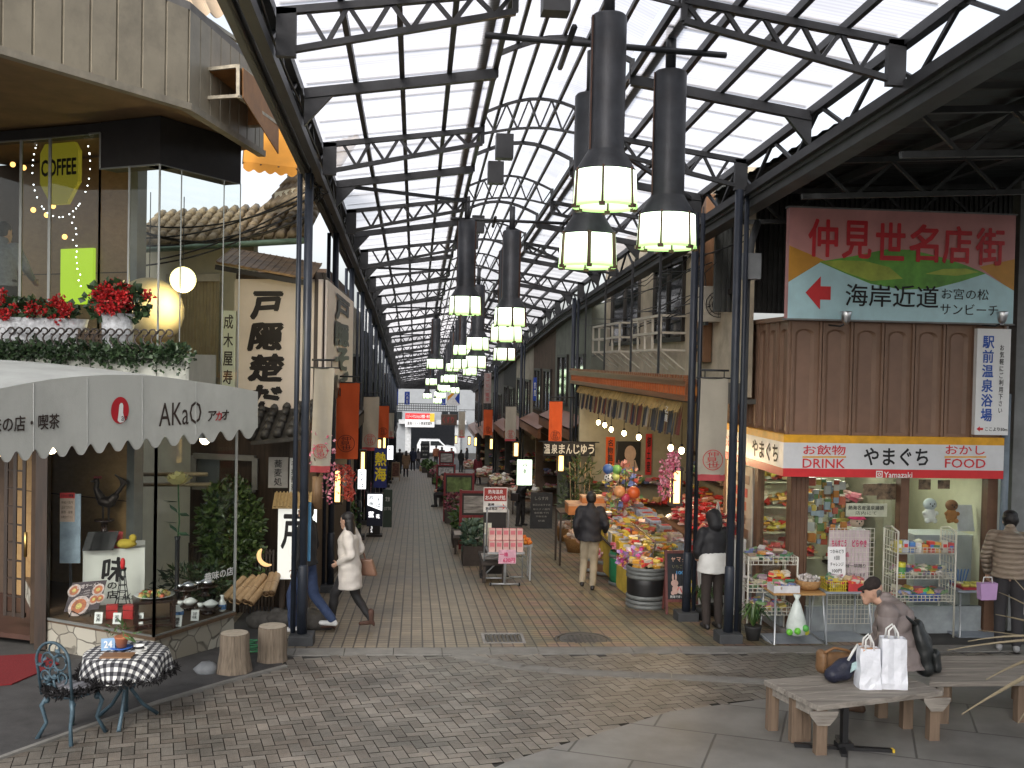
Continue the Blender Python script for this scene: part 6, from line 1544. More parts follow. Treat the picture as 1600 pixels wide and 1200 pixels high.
hp = figure('hooded person in a black and white jacket beside the kiosk post', ground_at(1112, 982), rad(10),
    dict(head=(.0,.05,1.56), look=(.1,1,-.25), elL=(-.24,.02,1.12), wrL=(-.16,.20,1.0), elR=(.24,.02,1.12), wrR=(.16,.2,1.0)), 1.62, mat('black_parka', (.016,.016,.019), .6, 0, .2), mat('dark_brown_trousers', (.035,.027,.024), .8), None, .05, 0, .015, True, 1.12)
b = B(); limb(b, [(0,0,1.0),(0,0,.78)], [(.20,.155),(.232,.187)], 20, True); fuse(b, 'jacket_band', mat('white_nylon', (.60,.60,.58), .5, 0, .1), .014, hp, 2, .003)
b = B(); b.tube([(.12,-.145,1.30),(.20,-.11,1.2),(.25,-.075,1.08)], .006, 5); b.done('piping', WHITE, hp, True)
cm = figure('person in dark clothes bending over a camera beside the blackboard', ground_at(812, 822), rad(-130),
    dict(chest=(0,.08,1.25), neck=(0,.16,1.40), head=(0,.26,1.50), look=(0,1,-.55), shL=(-.17,.13,1.36), shR=(.17,.13,1.36), elL=(-.23,.18,1.10), wrL=(-.06,.36,1.30), elR=(.23,.18,1.10), wrR=(.06,.36,1.30), anL=(-.18,-.02,.085), knL=(-.13,.02,.49)), 1.66, None, None, None, .05, .18, .02, group=STREET)
B().box((.24,-.02,.86), (.10,.26,.22)).done('bag', mat('dark_bag', (.03,.025,.025), .5), cm, True, .02)
figure('man in dark top and blue jeans walking behind the first post', ground_at(472, 998)+Vector((.0,.35,0)), rad(75),
    dict(look=(0,1,0), knL=(-.09,.16,.50), anL=(-.09,.14,.085), knR=(.08,-.08,.48), anR=(.08,-.34,.16), hpL=(-.08,0,.9)), 1.66, mat('black_sweater', (.018,.018,.02), .8), mat('blue_jeans', (.035,.055,.12), .8, 0, .2, 20), mat('white_trainer', (.55,.55,.55), .5), .03, 0, .016)
# man in the quilted jacket, picking sweets at the far kiosk table
QUILT = quilt('brown_quilted_nylon', (.26,.205,.155), .062, .4, .6, .9)
qm = figure('man in a brown quilted jacket choosing sweets at the far kiosk table', ground_at(1574, 1016), rad(-28),
    dict(chest=(0,.06,1.27), neck=(0,.15,1.43), head=(0,.24,1.545), look=(-.1,1,-.5), shL=(-.19,.10,1.38), shR=(.19,.10,1.38), elL=(-.27,.14,1.12), wrL=(-.24,.22,.90), elR=(.25,.22,1.14), wrR=(.16,.46,1.05)), 1.74, QUILT, mat('charcoal_trousers', (.035,.033,.036), .8), mat('white_black_trainer', (.30,.30,.30), .5), .03, 0, .014, puff=1.13, folds=.0)
for v in qm.children[1].data.vertices: v.co += v.normal*.013*abs(math.sin(v.co.z*34+v.co.x*3))
q = qm.location; t = T('paper_bag', 'small lilac paper bag held by the man in the quilted jacket', 'bag', D(1546, 938, 12.35))
B().prism([(-.10,0,0),(.10,.02,0),(.115,.02,.20),(-.115,0,.20)], (0,.10,0)).done('bag', mat('lilac_paper', (.45,.28,.50), .6, 0, .1), t, True)
b = B(); b.tube([(-.06,.05,.2),(-.05,.05,.27),(.05,.05,.27),(.06,.05,.2)], .007, 5); b.done('handle', WHITE, t, True)
# seated man with cap and backpack
GREYJ = quilt('taupe_down_jacket', (.20,.165,.155), .15, .5, .5, .35)
st = ground_at(1385, 1120); st.y += .12; st.x += .10
sm = figure('seated man in flat cap and taupe down jacket at the wooden bench', st, rad(64),
    dict(pel=(0,-.10,.50), hpL=(-.10,-.08,.50), hpR=(.10,-.08,.50), chest=(0,.0,.86), neck=(0,.08,1.04), head=(0,.20,1.14), look=(-.1,1,-.3), shL=(-.19,.05,.99), shR=(.19,.05,.99), elL=(-.25,.05,.72), wrL=(-.10,.22,.60), elR=(.25,.05,.72), wrR=(.10,.22,.60),
         knL=(-.12,.32,.48), knR=(.12,.34,.48), anL=(-.12,.30,.085), anR=(.12,.36,.085)), 1.78, GREYJ, mat('brown_grey_trousers', (.06,.048,.042), .8), mat('brown_shoe', (.07,.04,.025), .5), .02, 0, .014, puff=1.4, hat=mat('dark_brown_wool', (.028,.02,.018), .9, 0, .3, 30, .3, 90), folds=.006)
b = B(); limb(b, [(-.0,-.03,.98),(0,-.10,.98)], [(.14,.09),(.13,.10)], 16); o = fuse(b, 'hood', GREYJ, .014, sm, 3, .003)
t = T('backpack', 'black nylon backpack on the seated man\'s back', 'backpack', sm.location, rz=sm.rotation_euler.z); BPM = mat('black_nylon', (.016,.018,.018), .4, 0, .3, 8, .15, 60)
b = B(); limb(b, [(0,-.31,.50),(0,-.27,.72),(0,-.22,.90)], [(.15,.10),(.155,.10),(.12,.06)], 16); fuse(b, 'pack', BPM, .014, t, 3, .004)
b = B(); limb(b, [(0,-.41,.50),(0,-.39,.64)], [(.11,.05),(.11,.05)], 14); fuse(b, 'pocket', BPM, .012, t, 2, .002)
b = B()
for s in (-1,1): b.tube([(s*.12,-.21,.93),(s*.15,-.02,1.07),(s*.15,.15,.96),(s*.19,.12,.78),(s*.16,-.22,.60)], .018, 6)
b.done('strap', BPM, t, True)
# person in the upper cafe room
q = D(8, 470, 12.75); figure('person in a grey sweater standing behind the dim upper cafe window', (q.x-.02, q.y, 3.42), rad(-20), dict(elR=(.25,.10,1.14), wrR=(.14,.36,1.02), look=(.2,1,-.3)), 1.66, mat('grey_knit', (.26,.28,.31), .9, 0, .2, 30), None, None, .03, 0, .022)
# groups farther down the street
def far(label, px, py, h, rz, colr, hl=0, J={}, skirt=0, coat=.1):
    figure(label, ground_at(px, py), rz, J, h, mat('cloth_%s' % colr[0], colr[1], .8, 0, .2), None, None, coat, hl, .03, group=STREET, skirt=skirt, folds=.003)
WALK = dict(knL=(-.09,.12,.5), anL=(-.09,.16,.09), knR=(.09,-.04,.48), anR=(.09,-.2,.12))
far('person in a tan coat walking away at the restaurant side of the far group', 634, 746, 1.62, .1, ('tan', (.22,.14,.085)), .2, WALK, 0, .35)
far('person in a black coat beside the tan coat, walking away', 624, 741, 1.66, 0, ('black', (.015,.015,.016)), 0, WALK)
far('person in dark blue walking away in the middle of the far group', 645, 736, 1.68, .1, ('navy', (.02,.025,.05)), 0, WALK, 0, .2)
far('person in grey walking just ahead of the dark blue coat', 653, 733, 1.58, -.1, ('grey', (.11,.10,.11)), .25, WALK)
far('woman in a dark red coat with a pale bag walking at the souvenir side', 746, 757, 1.58, .3, ('dark_red', (.10,.012,.018)), .25, WALK, .35, .3)
far('person in black bending over goods at the souvenir side of the row', 720, 738, 1.6, -.6, ('black', (0,0,0)), .2)
far('person in dark clothes seen over the photo boards, left of the dark red coat', 705, 733, 1.62, 2.8, ('charcoal', (.03,.03,.032)), .3)
far('person with long black hair before the far white car', 690, 731, 1.62, .1, ('black', (0,0,0)), .35, WALK)
far('person in an orange brown jacket in front of the far white car', 681, 729, 1.64, 0, ('rust', (.22,.08,.04)), 0)
far('shopper in dark clothes at the farthest souvenir stands', 729, 732, 1.6, 1.2, ('charcoal', (0,0,0)), .2)
SIT = dict(pel=(0,-.1,.48), hpL=(-.1,-.08,.48), hpR=(.1,-.08,.48), chest=(0,-.02,.84), neck=(0,.03,1.0), head=(0,.07,1.14), shL=(-.18,.0,.96), shR=(.18,0,.96), elL=(-.24,.1,.7), wrL=(-.14,.28,.62), elR=(.24,.1,.7), wrR=(.14,.28,.62), knL=(-.11,.34,.46), knR=(.11,.34,.46), anL=(-.11,.32,.085), anR=(.11,.32,.085))
far('person in black sitting on the middle row of planters', 694, 792, 1.64, 1.5, ('black', (0,0,0)), .2, SIT)
# ================================================================== SHOPS ALONG THE STREET
ORW = wood('orange_cedar_cornice', (.16,.058,.025), (.29,.115,.045), 3, 'Y', .4); GLOW = emit('painted_orange_glow', (1,.36,.08), 1.1, (.5,.2,.08))  # GLOW: lamp light reflected by the cedar, put in as emission
GRW = mat('grey_green_wall', (.16,.17,.14), .8, 0, .2, 3, dirt=.3); WINF = mat('dark_window_frame', (.03,.025,.022), .5, 0, .2); WINP = mat('black_window_pane', (.022,.026,.028), .08, 0, .2, spec=1)
def fluor(b, x, y0, y1, z): b.bb(x-.03, x+.03, y0, y1, z-.03, z+.02)
TUBE = emit('white_shop_tube', (.95,1,.95), 6)
def upper_window(bld, X, sgn, y0, y1, z0, z1):
    f = B(); s = -sgn
    for y in (y0, (y0+y1)/2, y1): f.bb(min(X, X+s*.06), max(X, X+s*.06), y-.03, y+.03, z0, z1)
    for z in (z0, z1): f.bb(min(X, X+s*.07), max(X, X+s*.07), y0-.06, y1+.06, z-.04, z+.04)
    fo = f.done('window', WINF, bld); B().bb(min(X+s*.015, X+s*.02), max(X+s*.015, X+s*.02), y0, y1, z0, z1).done('pane', WINP, fo)
# ---- souvenir shop (right, nearest)
XF, XU = 3.92, 4.66; SG = gz(20)
sv = T('souvenir_shop', 'souvenir shop with a glowing orange cedar cornice and cream upper storey', 'shop', (4.6, 20, SG))
b = B(); b.bb(XU, XU+.15, 14.35, 25.3, 3.05, 6.35); b.done('upper_wall', CREAM, sv)
b = B(); b.bb(XF, XU+3, 14.4, 25.2, 2.95, 3.02); b.bb(XF+.12, XU+.02, 14.4, 25.2, 3.02, 3.25); b.done('lean_to', mat('grey_lean_to', (.12,.12,.11), .7, 0, .2, 4, dirt=.4), sv)
b = B(); b.bb(XF-.10, XF+.06, 14.3, 25.3, 2.98, 3.06); b.bb(XF-.10, XF+.06, 14.3, 25.3, 3.19, 3.26); b.bb(XF-.13, XF+.06, 14.3, 25.3, 3.262, 3.30); Y = 14.35
while Y < 25.3: b.bb(XF-.12, XF-.04, Y, Y+.07, 3.302, 3.35); b.bb(XF-.085, XF-.03, Y, Y+.03, 3.06, 3.19); Y += .16
b.done('cornice', ORW, sv)
B().bb(XF-.02, XF+.03, 14.35, 25.25, 3.062, 3.188).done('painted_glow_strip', GLOW, sv)  # strip emits by itself to imitate lamp light on the cornice wood
b = B(); b.bb(XU+2.3, XU+2.42, 14.6, 25.2, SG-1.0, 2.95); b.bb(XF+.1, XU+2.3, 24.9, 25.05, SG-1.2, 2.95); b.done('inner_wall', mat('pale_green_inner_wall', (.30,.28,.21), .75, 0, .15, 3), sv)
b = B(); b.bb(XF, XU+2.4, 14.5, 25, gz(14.5)-1.2, gz(25)+.02); b.done('floor', CONC, sv)
for y0, y1 in ((17.6, 19.8), (21.2, 24.2)):
    upper_window(sv, XU, 1, y0, y1, 3.95, 5.35); b = B()
    for z in (3.75, 4.05, 4.35): b.bar((XU-.45, y0-.1, z), (XU-.45, y1+.1, z), .045); [b.bar((XU-.45, y, z), (XU, y, z), .04) for y in (y0-.1, y1+.1)]
    for i in range(5): y = y0-.1+(y1-y0+.2)*i/4; b.bar((XU-.45, y, 3.75), (XU-.45, y, 4.37), .04); b.bar((XU-.45, y, 3.75), (XU, y, 3.4), .025)
    b.done('balcony_rail', mat('cream_rail', (.52,.48,.40), .6, 0, .1, dirt=.2), sv)
upper_window(sv, XU, 1, 14.75, 15.5, 4.6, 6.0)
b = B(); q = PX(1099, 380, XU-.12); b.bb(XU-.16, XU-.02, 15.85, 16.45, 3.55, 6.2); t = T('timber_sign', 'tall brown timber signboard with worn black characters on the cream wall', 'sign', (XU, 16.1, 3.5)); b.done('board', wood('orange_brown_timber', (.12,.055,.025), (.2,.1,.045), 3, 'Z'), t)
b = B(); [text(b, ch, (XU-.163, 16.15, 5.9-.5*i), -Y_, Z_, 1, 0, .03, w=.36, h=.38) for i, ch in enumerate('山口屋商店')]; b.done('lettering', INK, t)
ACM = mat('beige_air_conditioner', (.46,.42,.35), .5, 0, .1, dirt=.2)
def aircon(loc, label, big=.75, rz=0):
    t = T('air_conditioner', label, 'air conditioner', loc, rz=rz); B().bb(-big/2, big/2, -.14, .14, 0, .55).done('case', ACM, t, True, .012)
    b = B(); 
    for k in range(4): r_ = .05+.05*k; b.tube([(-.10+r_*math.cos(a*PI/8), -.15, .27+r_*math.sin(a*PI/8)) for a in range(17)], .006, 4)
    for k in range(8): b.bar((-.10,-.15,.27), (-.10+.2*math.cos(k*PI/4),-.15,.27+.2*math.sin(k*PI/4)), .006)
    b.done('fan_grille', INK, t, True); B().bb(-big/2+.05, -big/2+.1, -.14, .14, -.05, 0).bb(big/2-.1, big/2-.05, -.14, .14, -.05, 0).done('foot', STEEL, t, True)
aircon((4.42, 17.3, 5.40), 'beige air conditioner hung high on the cream wall beside the post', .75, 0)
aircon((4.72, 15.6, 4.15+.02), 'beige air conditioner standing on the kiosk roof behind the steel post', .7, 0)
b = B(); b.tube([(4.45, 13.2, 5.4), (4.3, 13.0, 5.1), (4.25, 12.98, 4.6)], .05, 8); b.tube([(4.25,12.98,4.7),(4.25,12.98,gz(13))], .045, 8); tag(b.done('drain_pipe', GUT), 'grey bent drain pipe beside the first kiosk side post', 'pipe')
b = B(); b.bb(4.14,4.38,12.82,13.02,4.62,4.95); tag(b.done('meter_box', mat('grey_box', (.2,.21,.22), .5, 0, .1)), 'grey meter box on the pipe beside the kiosk side post', 'meter box')
b = B(); rg = random.Random(77)
for k in range(14):
    y0 = rg.uniform(13.2, 17); z0 = rg.uniform(4.2, 5.9); y1 = y0+rg.uniform(4, 12); z1 = z0-rg.uniform(-.2,.9); pts = [(4.2+rg.uniform(0,.3), y0+(y1-y0)*i/8, z0+(z1-z0)*i/8-.35*4*(i/8)*(1-i/8)*rg.uniform(.3,.6)) for i in range(9)]; b.tube(pts, .009, 4)
tag(b.done('electric_wires', mat('black_cable', (0,0,0))), 'tangled black wires along the cream upper wall', 'wires')
[B().bar((XF+.05, y, 3.3), (XF+.05, y, 6.0+RZ(y)-.3), .035).done('hanger_rod', STEEL, sv) for y in (16.6, 18.8, 21.5, 24)]
# curtain under the cornice with fringe, bulbs
b = B(); vs = []; n = 200; rgc = random.Random(14)
for i in range(n+1): y = 14.9+9.6*(i//2+(i % 2)*.9)/100; s_ = .022*math.sin(i*1.3); vs += [(XF+.06+s_*.5, y, 2.93), (XF+.0+s_, y, 2.42+.03*math.sin((i//2)*2.3))]
[b.add([vs[4*i], vs[4*i+1], vs[4*i+3], vs[4*i+2]], [(0,1,3,2)]) for i in range(100)]
t = T('shop_curtain', 'dark patterned curtain with straw fringe under the orange cornice', 'curtain', (XF, 19, 2.4))
b.done('cloth', islandmat('dark_print_cloth', [(.02,.024,.04),(.05,.05,.055),(.13,.035,.025),(.03,.03,.035),(.30,.25,.2),(.025,.03,.05),(.09,.045,.03),(.05,.06,.07)], .8), t)
b = B(); rg = random.Random(3)
for i in range(150): y = 14.9+9.6*i/150; b.bar((XF+.02, y, 2.96), (XF-.06, y+rg.uniform(-.03,.03), 2.82-rg.uniform(0,.05)), .02)
b.done('fringe', mat('straw_gold', (.35,.25,.10), .8, 0, .3), t)
b = B(); [text(b, c, (XF-.04, 15.6+.0*i, 2.80-.13*i), -Y_, Z_, 1, 0, .02, w=.2, h=.11) for i, c in enumerate('名産')]; b.done('lettering', WHITE, t)
for i, (px, py) in enumerate(((935, 660), (945, 664), (955, 671), (975, 677), (998, 683), (1048, 700), (1065, 704))):
    q = PX(px, py, 4.2); t = T('bare_bulb', 'bare glowing bulb hanging under the dark patterned curtain', 'bulb', q, 'bare bulbs under the souvenir shop curtain')
    B().ball((0,0,0), (.045,.045,.055), 10).done('bulb', emit('bare_bulb_glow', (1,.80,.42), 16), t, True); bl_ = bpy.data.lights.new('bulb_light', 'POINT'); bl_.energy = 15; bl_.color = (1,.72,.40); bl_.shadow_soft_size = .06; bo_ = bpy.data.objects.new('bulb_light', bl_); COL.objects.link(bo_); bo_.parent = t; bo_.location = (0,0,-.08); B().tube([(0,0,.05),(0,0,.10)], .022, 7).tube([(0,0,.1),(0,0,.5)], .006, 4).done('cord', INK, t, True)
for k, (z, n_) in enumerate(((.95, 60), (1.45, 60), (1.95, 50))):
    b = B(); b.bb(XU+1.95, XU+2.28, 14.9, 24.6, SG+z-.03, SG+z); b.bb(XF+.3, XU+2.2, 24.62, 24.88, SG-.35+z-.03, SG-.35+z) if k < 2 else 0; b.done('wall_shelf', DARKW, sv)
    b = B(); pile(b, XU+1.95, XU+2.25, 15, 24.4, SG+z, .24, 110, .13, 300+k); pile(b, XF+.4, XU+2.1, 24.62, 24.86, SG-.35+z, .2, 40, .12, 400+k) if k < 2 else 0; o = b.done('shelf_goods', [WARMP, SWEET, PINKP][k], sv); o['kind'] = 'stuff'
# red posters and a black poster on the far inner wall
for px0, px1, y0, y1, m, lab, tx in ((946, 961, 683, 736, ORNG, 'orange vertical poster on the pale green wall nearest the noren curtain', '名物温泉'), (1008, 1019, 678, 742, mat('crimson_poster', (.5,.03,.03), .6), 'crimson vertical poster on the pale green shop wall', '御土産'), (962, 1001, 690, 735, mat('black_poster', (.02,.02,.02), .4), 'black picture poster with a pale figure on the pale green shop wall', None)):
    p, q = PY(px0, y1, 24.85), PY(px1, y0, 24.85); t = T('wall_poster', lab, 'poster', ((p.x+q.x)/2, 24.85, p.z)); w_, h_ = q.x-p.x, q.z-p.z; B().bb(-w_/2, w_/2, 0, .02, 0, h_).done('sheet', m, t, True); b = B()
    if tx: text(b, tx, (0, 0, h_/2), X_, Z_, 1, 0, .02, w=w_*.6, h=h_*.85, vertical=True); b.done('lettering', INK, t, True)
    else: b.add([(.12*math.cos(k*PI/8)*1.2+.05, -.004, .42+.2*math.sin(k*PI/8)) for k in range(16)], [tuple(range(16))]); b.add([(.02+x, -.006, z) for x, z in ((-.2,.02),(.25,.02),(.16,.26),(-.1,.26))], [(0,1,2,3)]); b.done('picture', mat('pale_skin_print', (.5,.36,.28), .5), t, True)
# ---- goods before the souvenir shop
def table(name, label, cat, loc, wd, dp, h, m, legs=True):
    t = T(name, label, cat, loc); B().bb(-wd/2, wd/2, -dp/2, dp/2, h-.03, h).done('tabletop', m, t, True)
    for sx in (-1,1):
        for sy in (-1,1): B().bb(sx*wd/2-(.04 if sx>0 else 0), sx*wd/2+(.04 if sx<0 else 0), sy*dp/2-(.04 if sy>0 else 0), sy*dp/2+(.04 if sy<0 else 0), 0, h-.031).done('leg', DARKW, t, True)
    return t
YBX = mat('yellow_sweet_box', (.58,.40,.04), .5, 0, .15, 8); BOXM = [YBX, mat('white_sweet_box', (.6,.57,.52), .5, 0, .15, 9), mat('blue_white_box', (.35,.40,.52), .5, 0, .4, 14), mat('red_gift_box', (.45,.04,.04), .5, 0, .2, 9), mat('olive_gift_box', (.22,.24,.1), .5, 0, .25, 9)]
BN = ['yellow','white','blue and white','red','olive']
rg = random.Random(5)
tb = table('display_table', 'long stepped souvenir table stacked with sweet boxes under the bulbs', 'table', (4.25, 18.6, gz(18.6)), 1.5, 5.2, .72, DARKW)
b = B(); b.bb(-.72, .72, -2.55, 2.55, .10, .69); b.done('skirt_cloth', mat('yellow_cloth', (.50,.36,.05), .8, 0, .2, 4), tb, True)
for i in range(13):
    for j in range(3):
        k = [0,0,2][j] if rg.random() < .6 else rg.randrange(5); h_ = rg.uniform(.07,.2); x = 3.70+.40*j; y = 16.3+i*.39; z = gz(18.6)+.72+.10*j; nst = 1
        t = T('gift_box', f'{BN[k]} sweet box laid out on the long souvenir table', 'gift box', (x, y, z-.10*j), 'sweet boxes on the long souvenir table'); B().bb(-.16,.16,-.14,.14,0,h_+.10*j).done('carton', BOXM[k], t, True)
        B().bb(-.09,.09,-.143,-.141,(h_+.1*j)*.45,(h_+.1*j)*.85).bb(-.1,.1,-.08,.08,h_+.1*j,h_+.1*j+.003).done('label', BOXM[(k+1) % 5], t, True)
b = B(); pile(b, 3.6, 4.9, 16.2, 21, gz(18.6)+.92, .10, 330, .085, 44); tag(b.done('loose_packets', islandmat('stall_packets', [(.6,.42,.05),(.62,.55,.45),(.5,.05,.05),(.62,.48,.1),(.35,.38,.45),(.6,.22,.05),(.55,.3,.3),(.3,.32,.15)], .3)), 'scattered bright packets on top of the souvenir boxes', 'packets', kind='stuff')
b = B(); pile(b, 4.6, 5.4, 14.9, 18.5, gz(17)+1.0, .55, 620, .085, 45); tag(b.done('red_packets', islandmat('red_white_packets', [(.55,.05,.05),(.65,.5,.45),(.6,.18,.14),(.5,.08,.1),(.62,.3,.2),(.4,.03,.03)], .25)), 'heap of red and white wrapped sweets behind the glass counter', 'packets', kind='stuff')
b = B(); b.bb(4.55, 5.5, 14.8, 18.6, gz(17)-.2, gz(17)+1.0); tag(b.done('sweet_shelf', mat('brown_shelf', (.12,.06,.03), .6)), 'brown shelf under the red wrapped sweets', 'shelf')
# hanging balls and toys
BALLS = [(950, 733, .10, (.06,.13,.36), 'blue'), (964, 734, .095, (.15,.35,.1), 'green'), (951, 747, .09, (.6,.6,.58), 'white spotted'), (962, 745, .08, (.55,.6,.2), 'lime'), (968, 768, .11, (.6,.28,.12), 'peach orange'), (990, 770, .12, (.5,.1,.03), 'red orange'), (977, 778, .09, (.4,.05,.1), 'wine red')]
for px, py, r, c, nm in BALLS:
    q = PY(px, py, 19.3 if py < 760 else 18.2); t = T('toy_ball', f'{nm} toy ball in the bunch hanging before the souvenir shop', 'ball', q, 'toy balls hanging before the souvenir shop'); b = B(); b.ball((0,0,0), r, 16); b.done('ball', mat('ball_'+nm.replace(' ', '_'), c, .3, 0, .1), t, True)
    b = B(); b.tube([(0,0,r*.9),(0,0,r+.45)], .006, 4)
    b.done('cord', INK, t, True)
    if 'spotted' in nm:
        b = B(); rgq = random.Random(2); [b.ball(Vector((rgq.uniform(-1,1), -abs(rgq.uniform(.3,1)), rgq.uniform(-1,1))).normalized()*r*.93, r*.2, 7) for _ in range(9)]; b.done('spot', INK, t, True)
b = B(); b.leaves((0,0,0), (.35,.3,.45), 260, .14, 8, asp=.8); o = b.done('toy_cluster', islandmat('toy_colours', [(.55,.1,.08),(.6,.45,.1),(.5,.4,.38),(.2,.35,.15),(.6,.3,.25),(.15,.2,.45)], .3)); o.location = PY(972, 760, 19.8); tag(o, 'cluster of small bright toys behind the hanging balls', 'toys', kind='stuff')
for px, py, lab, m, s in ((914, 802, 'orange box of rice crackers stacked on the far end of the stall', mat('orange_box', (.55,.2,.06), .5, 0, .2), (.75,.5,.22)), (925, 786, 'smaller orange box on top of the rice cracker box', mat('orange_box', (0,0,0)), (.45,.35,.15))):
    q = D(px, py, 20.6); t = T('cracker_box', lab, 'box', q); B().bb(-s[0]/2, s[0]/2, -s[1]/2, s[1]/2, 0, s[2]).done('carton', m, t, True, .008); B().bb(-s[0]/2-.005, s[0]/2+.005, -s[1]/2-.005, s[1]/2+.005, s[2]*.8, s[2]+.006).done('lid', mat('pale_orange_lid', (.55,.33,.2), .5), t, True)
tb2 = table('side_table', 'plain dark table carrying the orange cracker boxes', 'table', (D(918, 802, 20.6).x, 20.7, gz(20.7)), 1.1, .7, D(918, 802, 20.6).z-gz(20.7), DARKW)
for px, py, r, lab in ((905, 862, .36, 'big straw basket of pale packets at the stall corner, the nearer one'), (886, 845, .3, 'straw basket of pale packets behind the nearer basket')):
    q = PG(px, py); t = T('straw_basket', lab, 'basket', q); B().lathe([(r*.75,0),(r,.32),(r*1.03,.34),(r*.95,.33),(r*.8,.2),(0,.2)], (0,0,0), 20).done('basket', WICK, t, True)
    b = B(); rgq = random.Random(px); [b.box((r*.7*rgq.uniform(-1,1)*.8, r*.7*rgq.uniform(-1,1)*.8, .32+rgq.random()*.16), (.14,.10,.05), M=Matrix.Rotation(rgq.uniform(0,3),3,'Z') @ Matrix.Rotation(rgq.uniform(-.6,.6),3,'X')) for _ in range(46)]; o = b.done('packets', islandmat('peach_packets', [(.6,.42,.32),(.62,.55,.48),(.55,.32,.22),(.6,.5,.4)], .3), t, True); o['kind'] = 'stuff'
OAK = wood('barrel_oak', (.10,.05,.025), (.2,.1,.05), 3, 'Z'); HOOP = mat('grey_hoop', (.16,.17,.165), .5, .3, .2)
def barrel(px, py, r, h, m, hoops, label, fill, cover=None):
    q = PG(px, py); t = T('barrel', label, 'barrel', q); B().lathe([(r*.93,0),(r,h*.4),(r,h*.6),(r*.96,h),(r*.88,h),(r*.86,h-.05),(0,h-.05)], (0,0,0), 24).done('stave', m, t, True)
    for z in hoops: B().lathe([(r*.985,z*h-.0),(r*1.045,z*h+.015),(r*1.045,z*h+.05),(r*.985,z*h+.065)], (0,0,0), 24, caps=False).done('hoop', HOOP, t, True)
    b = B(); rgq = random.Random(px)
    for _ in range(60): a_ = rgq.uniform(0, 6.28); rr_ = r*.8*math.sqrt(rgq.random()); b.box((rr_*math.cos(a_), rr_*math.sin(a_), h+rgq.random()*.12), (.10,.07,.04), M=Matrix.Rotation(rgq.uniform(0,3),3,'Z') @ Matrix.Rotation(rgq.uniform(-.6,.6),3,'X'))
    o = b.done('packets', fill, t, True); o['kind'] = 'stuff'; return t, q
barrel(1009, 948, .30, .62, mat('black_tub', (.012,.012,.013), .4), (.02,.12,.24,.74,.84,.93), 'black tub with grey hoops and a red topped tray beside the chalkboard', WARMP)
t, q = barrel(974, 914, .26, .60, mat('green_tub', (.02,.16,.07), .5, 0, .2), (.02,.82), 'green pickle tub with white writing behind the black tub', PINKP)
b = B(); [text(b, ch, (.262*math.sin(a_), -.262*math.cos(a_), .33), Vector((math.cos(a_), math.sin(a_), 0)), Z_, 1, 0, .03, w=.1, h=.16) for a_, ch in ((-.45,'み'),(0,'か'),(.45,'ん'))]; b.done('lettering', WHITE, t, True)
barrel(1003, 915, .28, .60, OAK, (.05,.85), 'oak barrel of small white cans behind the black tub', islandmat('white_cans', [(.6,.6,.55),(.3,.4,.2),(.65,.62,.5)], .3))
barrel(950, 898, .30, .34, OAK, (.1,.7), 'low oak tub of red sweets beside the man in beige trousers', PINKP)
barrel(925, 893, .22, .34, OAK, (.1,.7), 'low oak tub of red sweets partly behind the man in beige trousers', PINKP)
q = PG(985, 912); t = T('green_notice', 'narrow green notice with white kana leaning on the green tub', 'notice', q); B().bb(-.06,.06,-.02,0,.02,.6).done('board', mat('green_board', (.02,.2,.09), .5), t, True); b = B(); text(b, 'こんにゃく', (0,-.02,.31), X_, Z_, 1, 0, .01, w=.08, h=.52, vertical=True); b.done('lettering', WHITE, t, True)
t = T('flower_sweets', 'bunch of pink and violet wrapped sweets behind the oak barrel', 'sweets', D(987, 868, 16.2)); o = B().leaves((0,0,-.05), (.24,.2,.14), 160, .1, 7, asp=.8).done('sweets', islandmat('violet_sweets', [(.6,.1,.35),(.4,.25,.55),(.65,.6,.62),(.6,.3,.1)], .3), t, True); o['kind'] = 'stuff'
# glass counter
cx, cy = 4.20, 17.0; t = T('glass_counter', 'slanted glass counter with dark red base at the souvenir shop corner', 'counter', (cx, cy, gz(cy)))
B().bb(-.42,.42,-.85,1.1,0,.58).done('base', mat('dark_red_counter', (.16,.02,.02), .4, 0, .2), t, True); B().bb(-.42,.42,-.85,1.1,.585,.60).done('shelf', WHITE, t, True)
b = B(); b.prism([(-.42,-.85,.6),(-.30,-.85,.98),(.42,-.85,.98),(.42,-.85,.6)], (0,.008,0)); b.prism([(-.42,-.84,.6),(-.42,1.1,.6),(-.30,1.1,.98),(-.30,-.84,.98)], (.008,0,0)); b.bb(-.29,.42,-.84,1.1,.98,.988); b.done('pane', GLS, t, True)
b = B(); [b.bar(p_, q_, .025) for p_, q_ in (((-.42,-.85,.6),(-.30,-.85,.98)), ((.42,-.85,.6),(.42,-.85,.98)), ((-.30,-.85,.98),(-.30,1.1,.98)), ((-.30,-.85,.98),(.42,-.85,.98)), ((-.42,-.85,.59),(-.42,1.1,.59)))]; b.done('frame', CHROME, t, True)
b = B(); pile(b, -.36, .38, -.78, 1.0, .61, .12, 60, .1, 9); o = b.done('cakes', PINKP, t, True); o['kind'] = 'stuff'
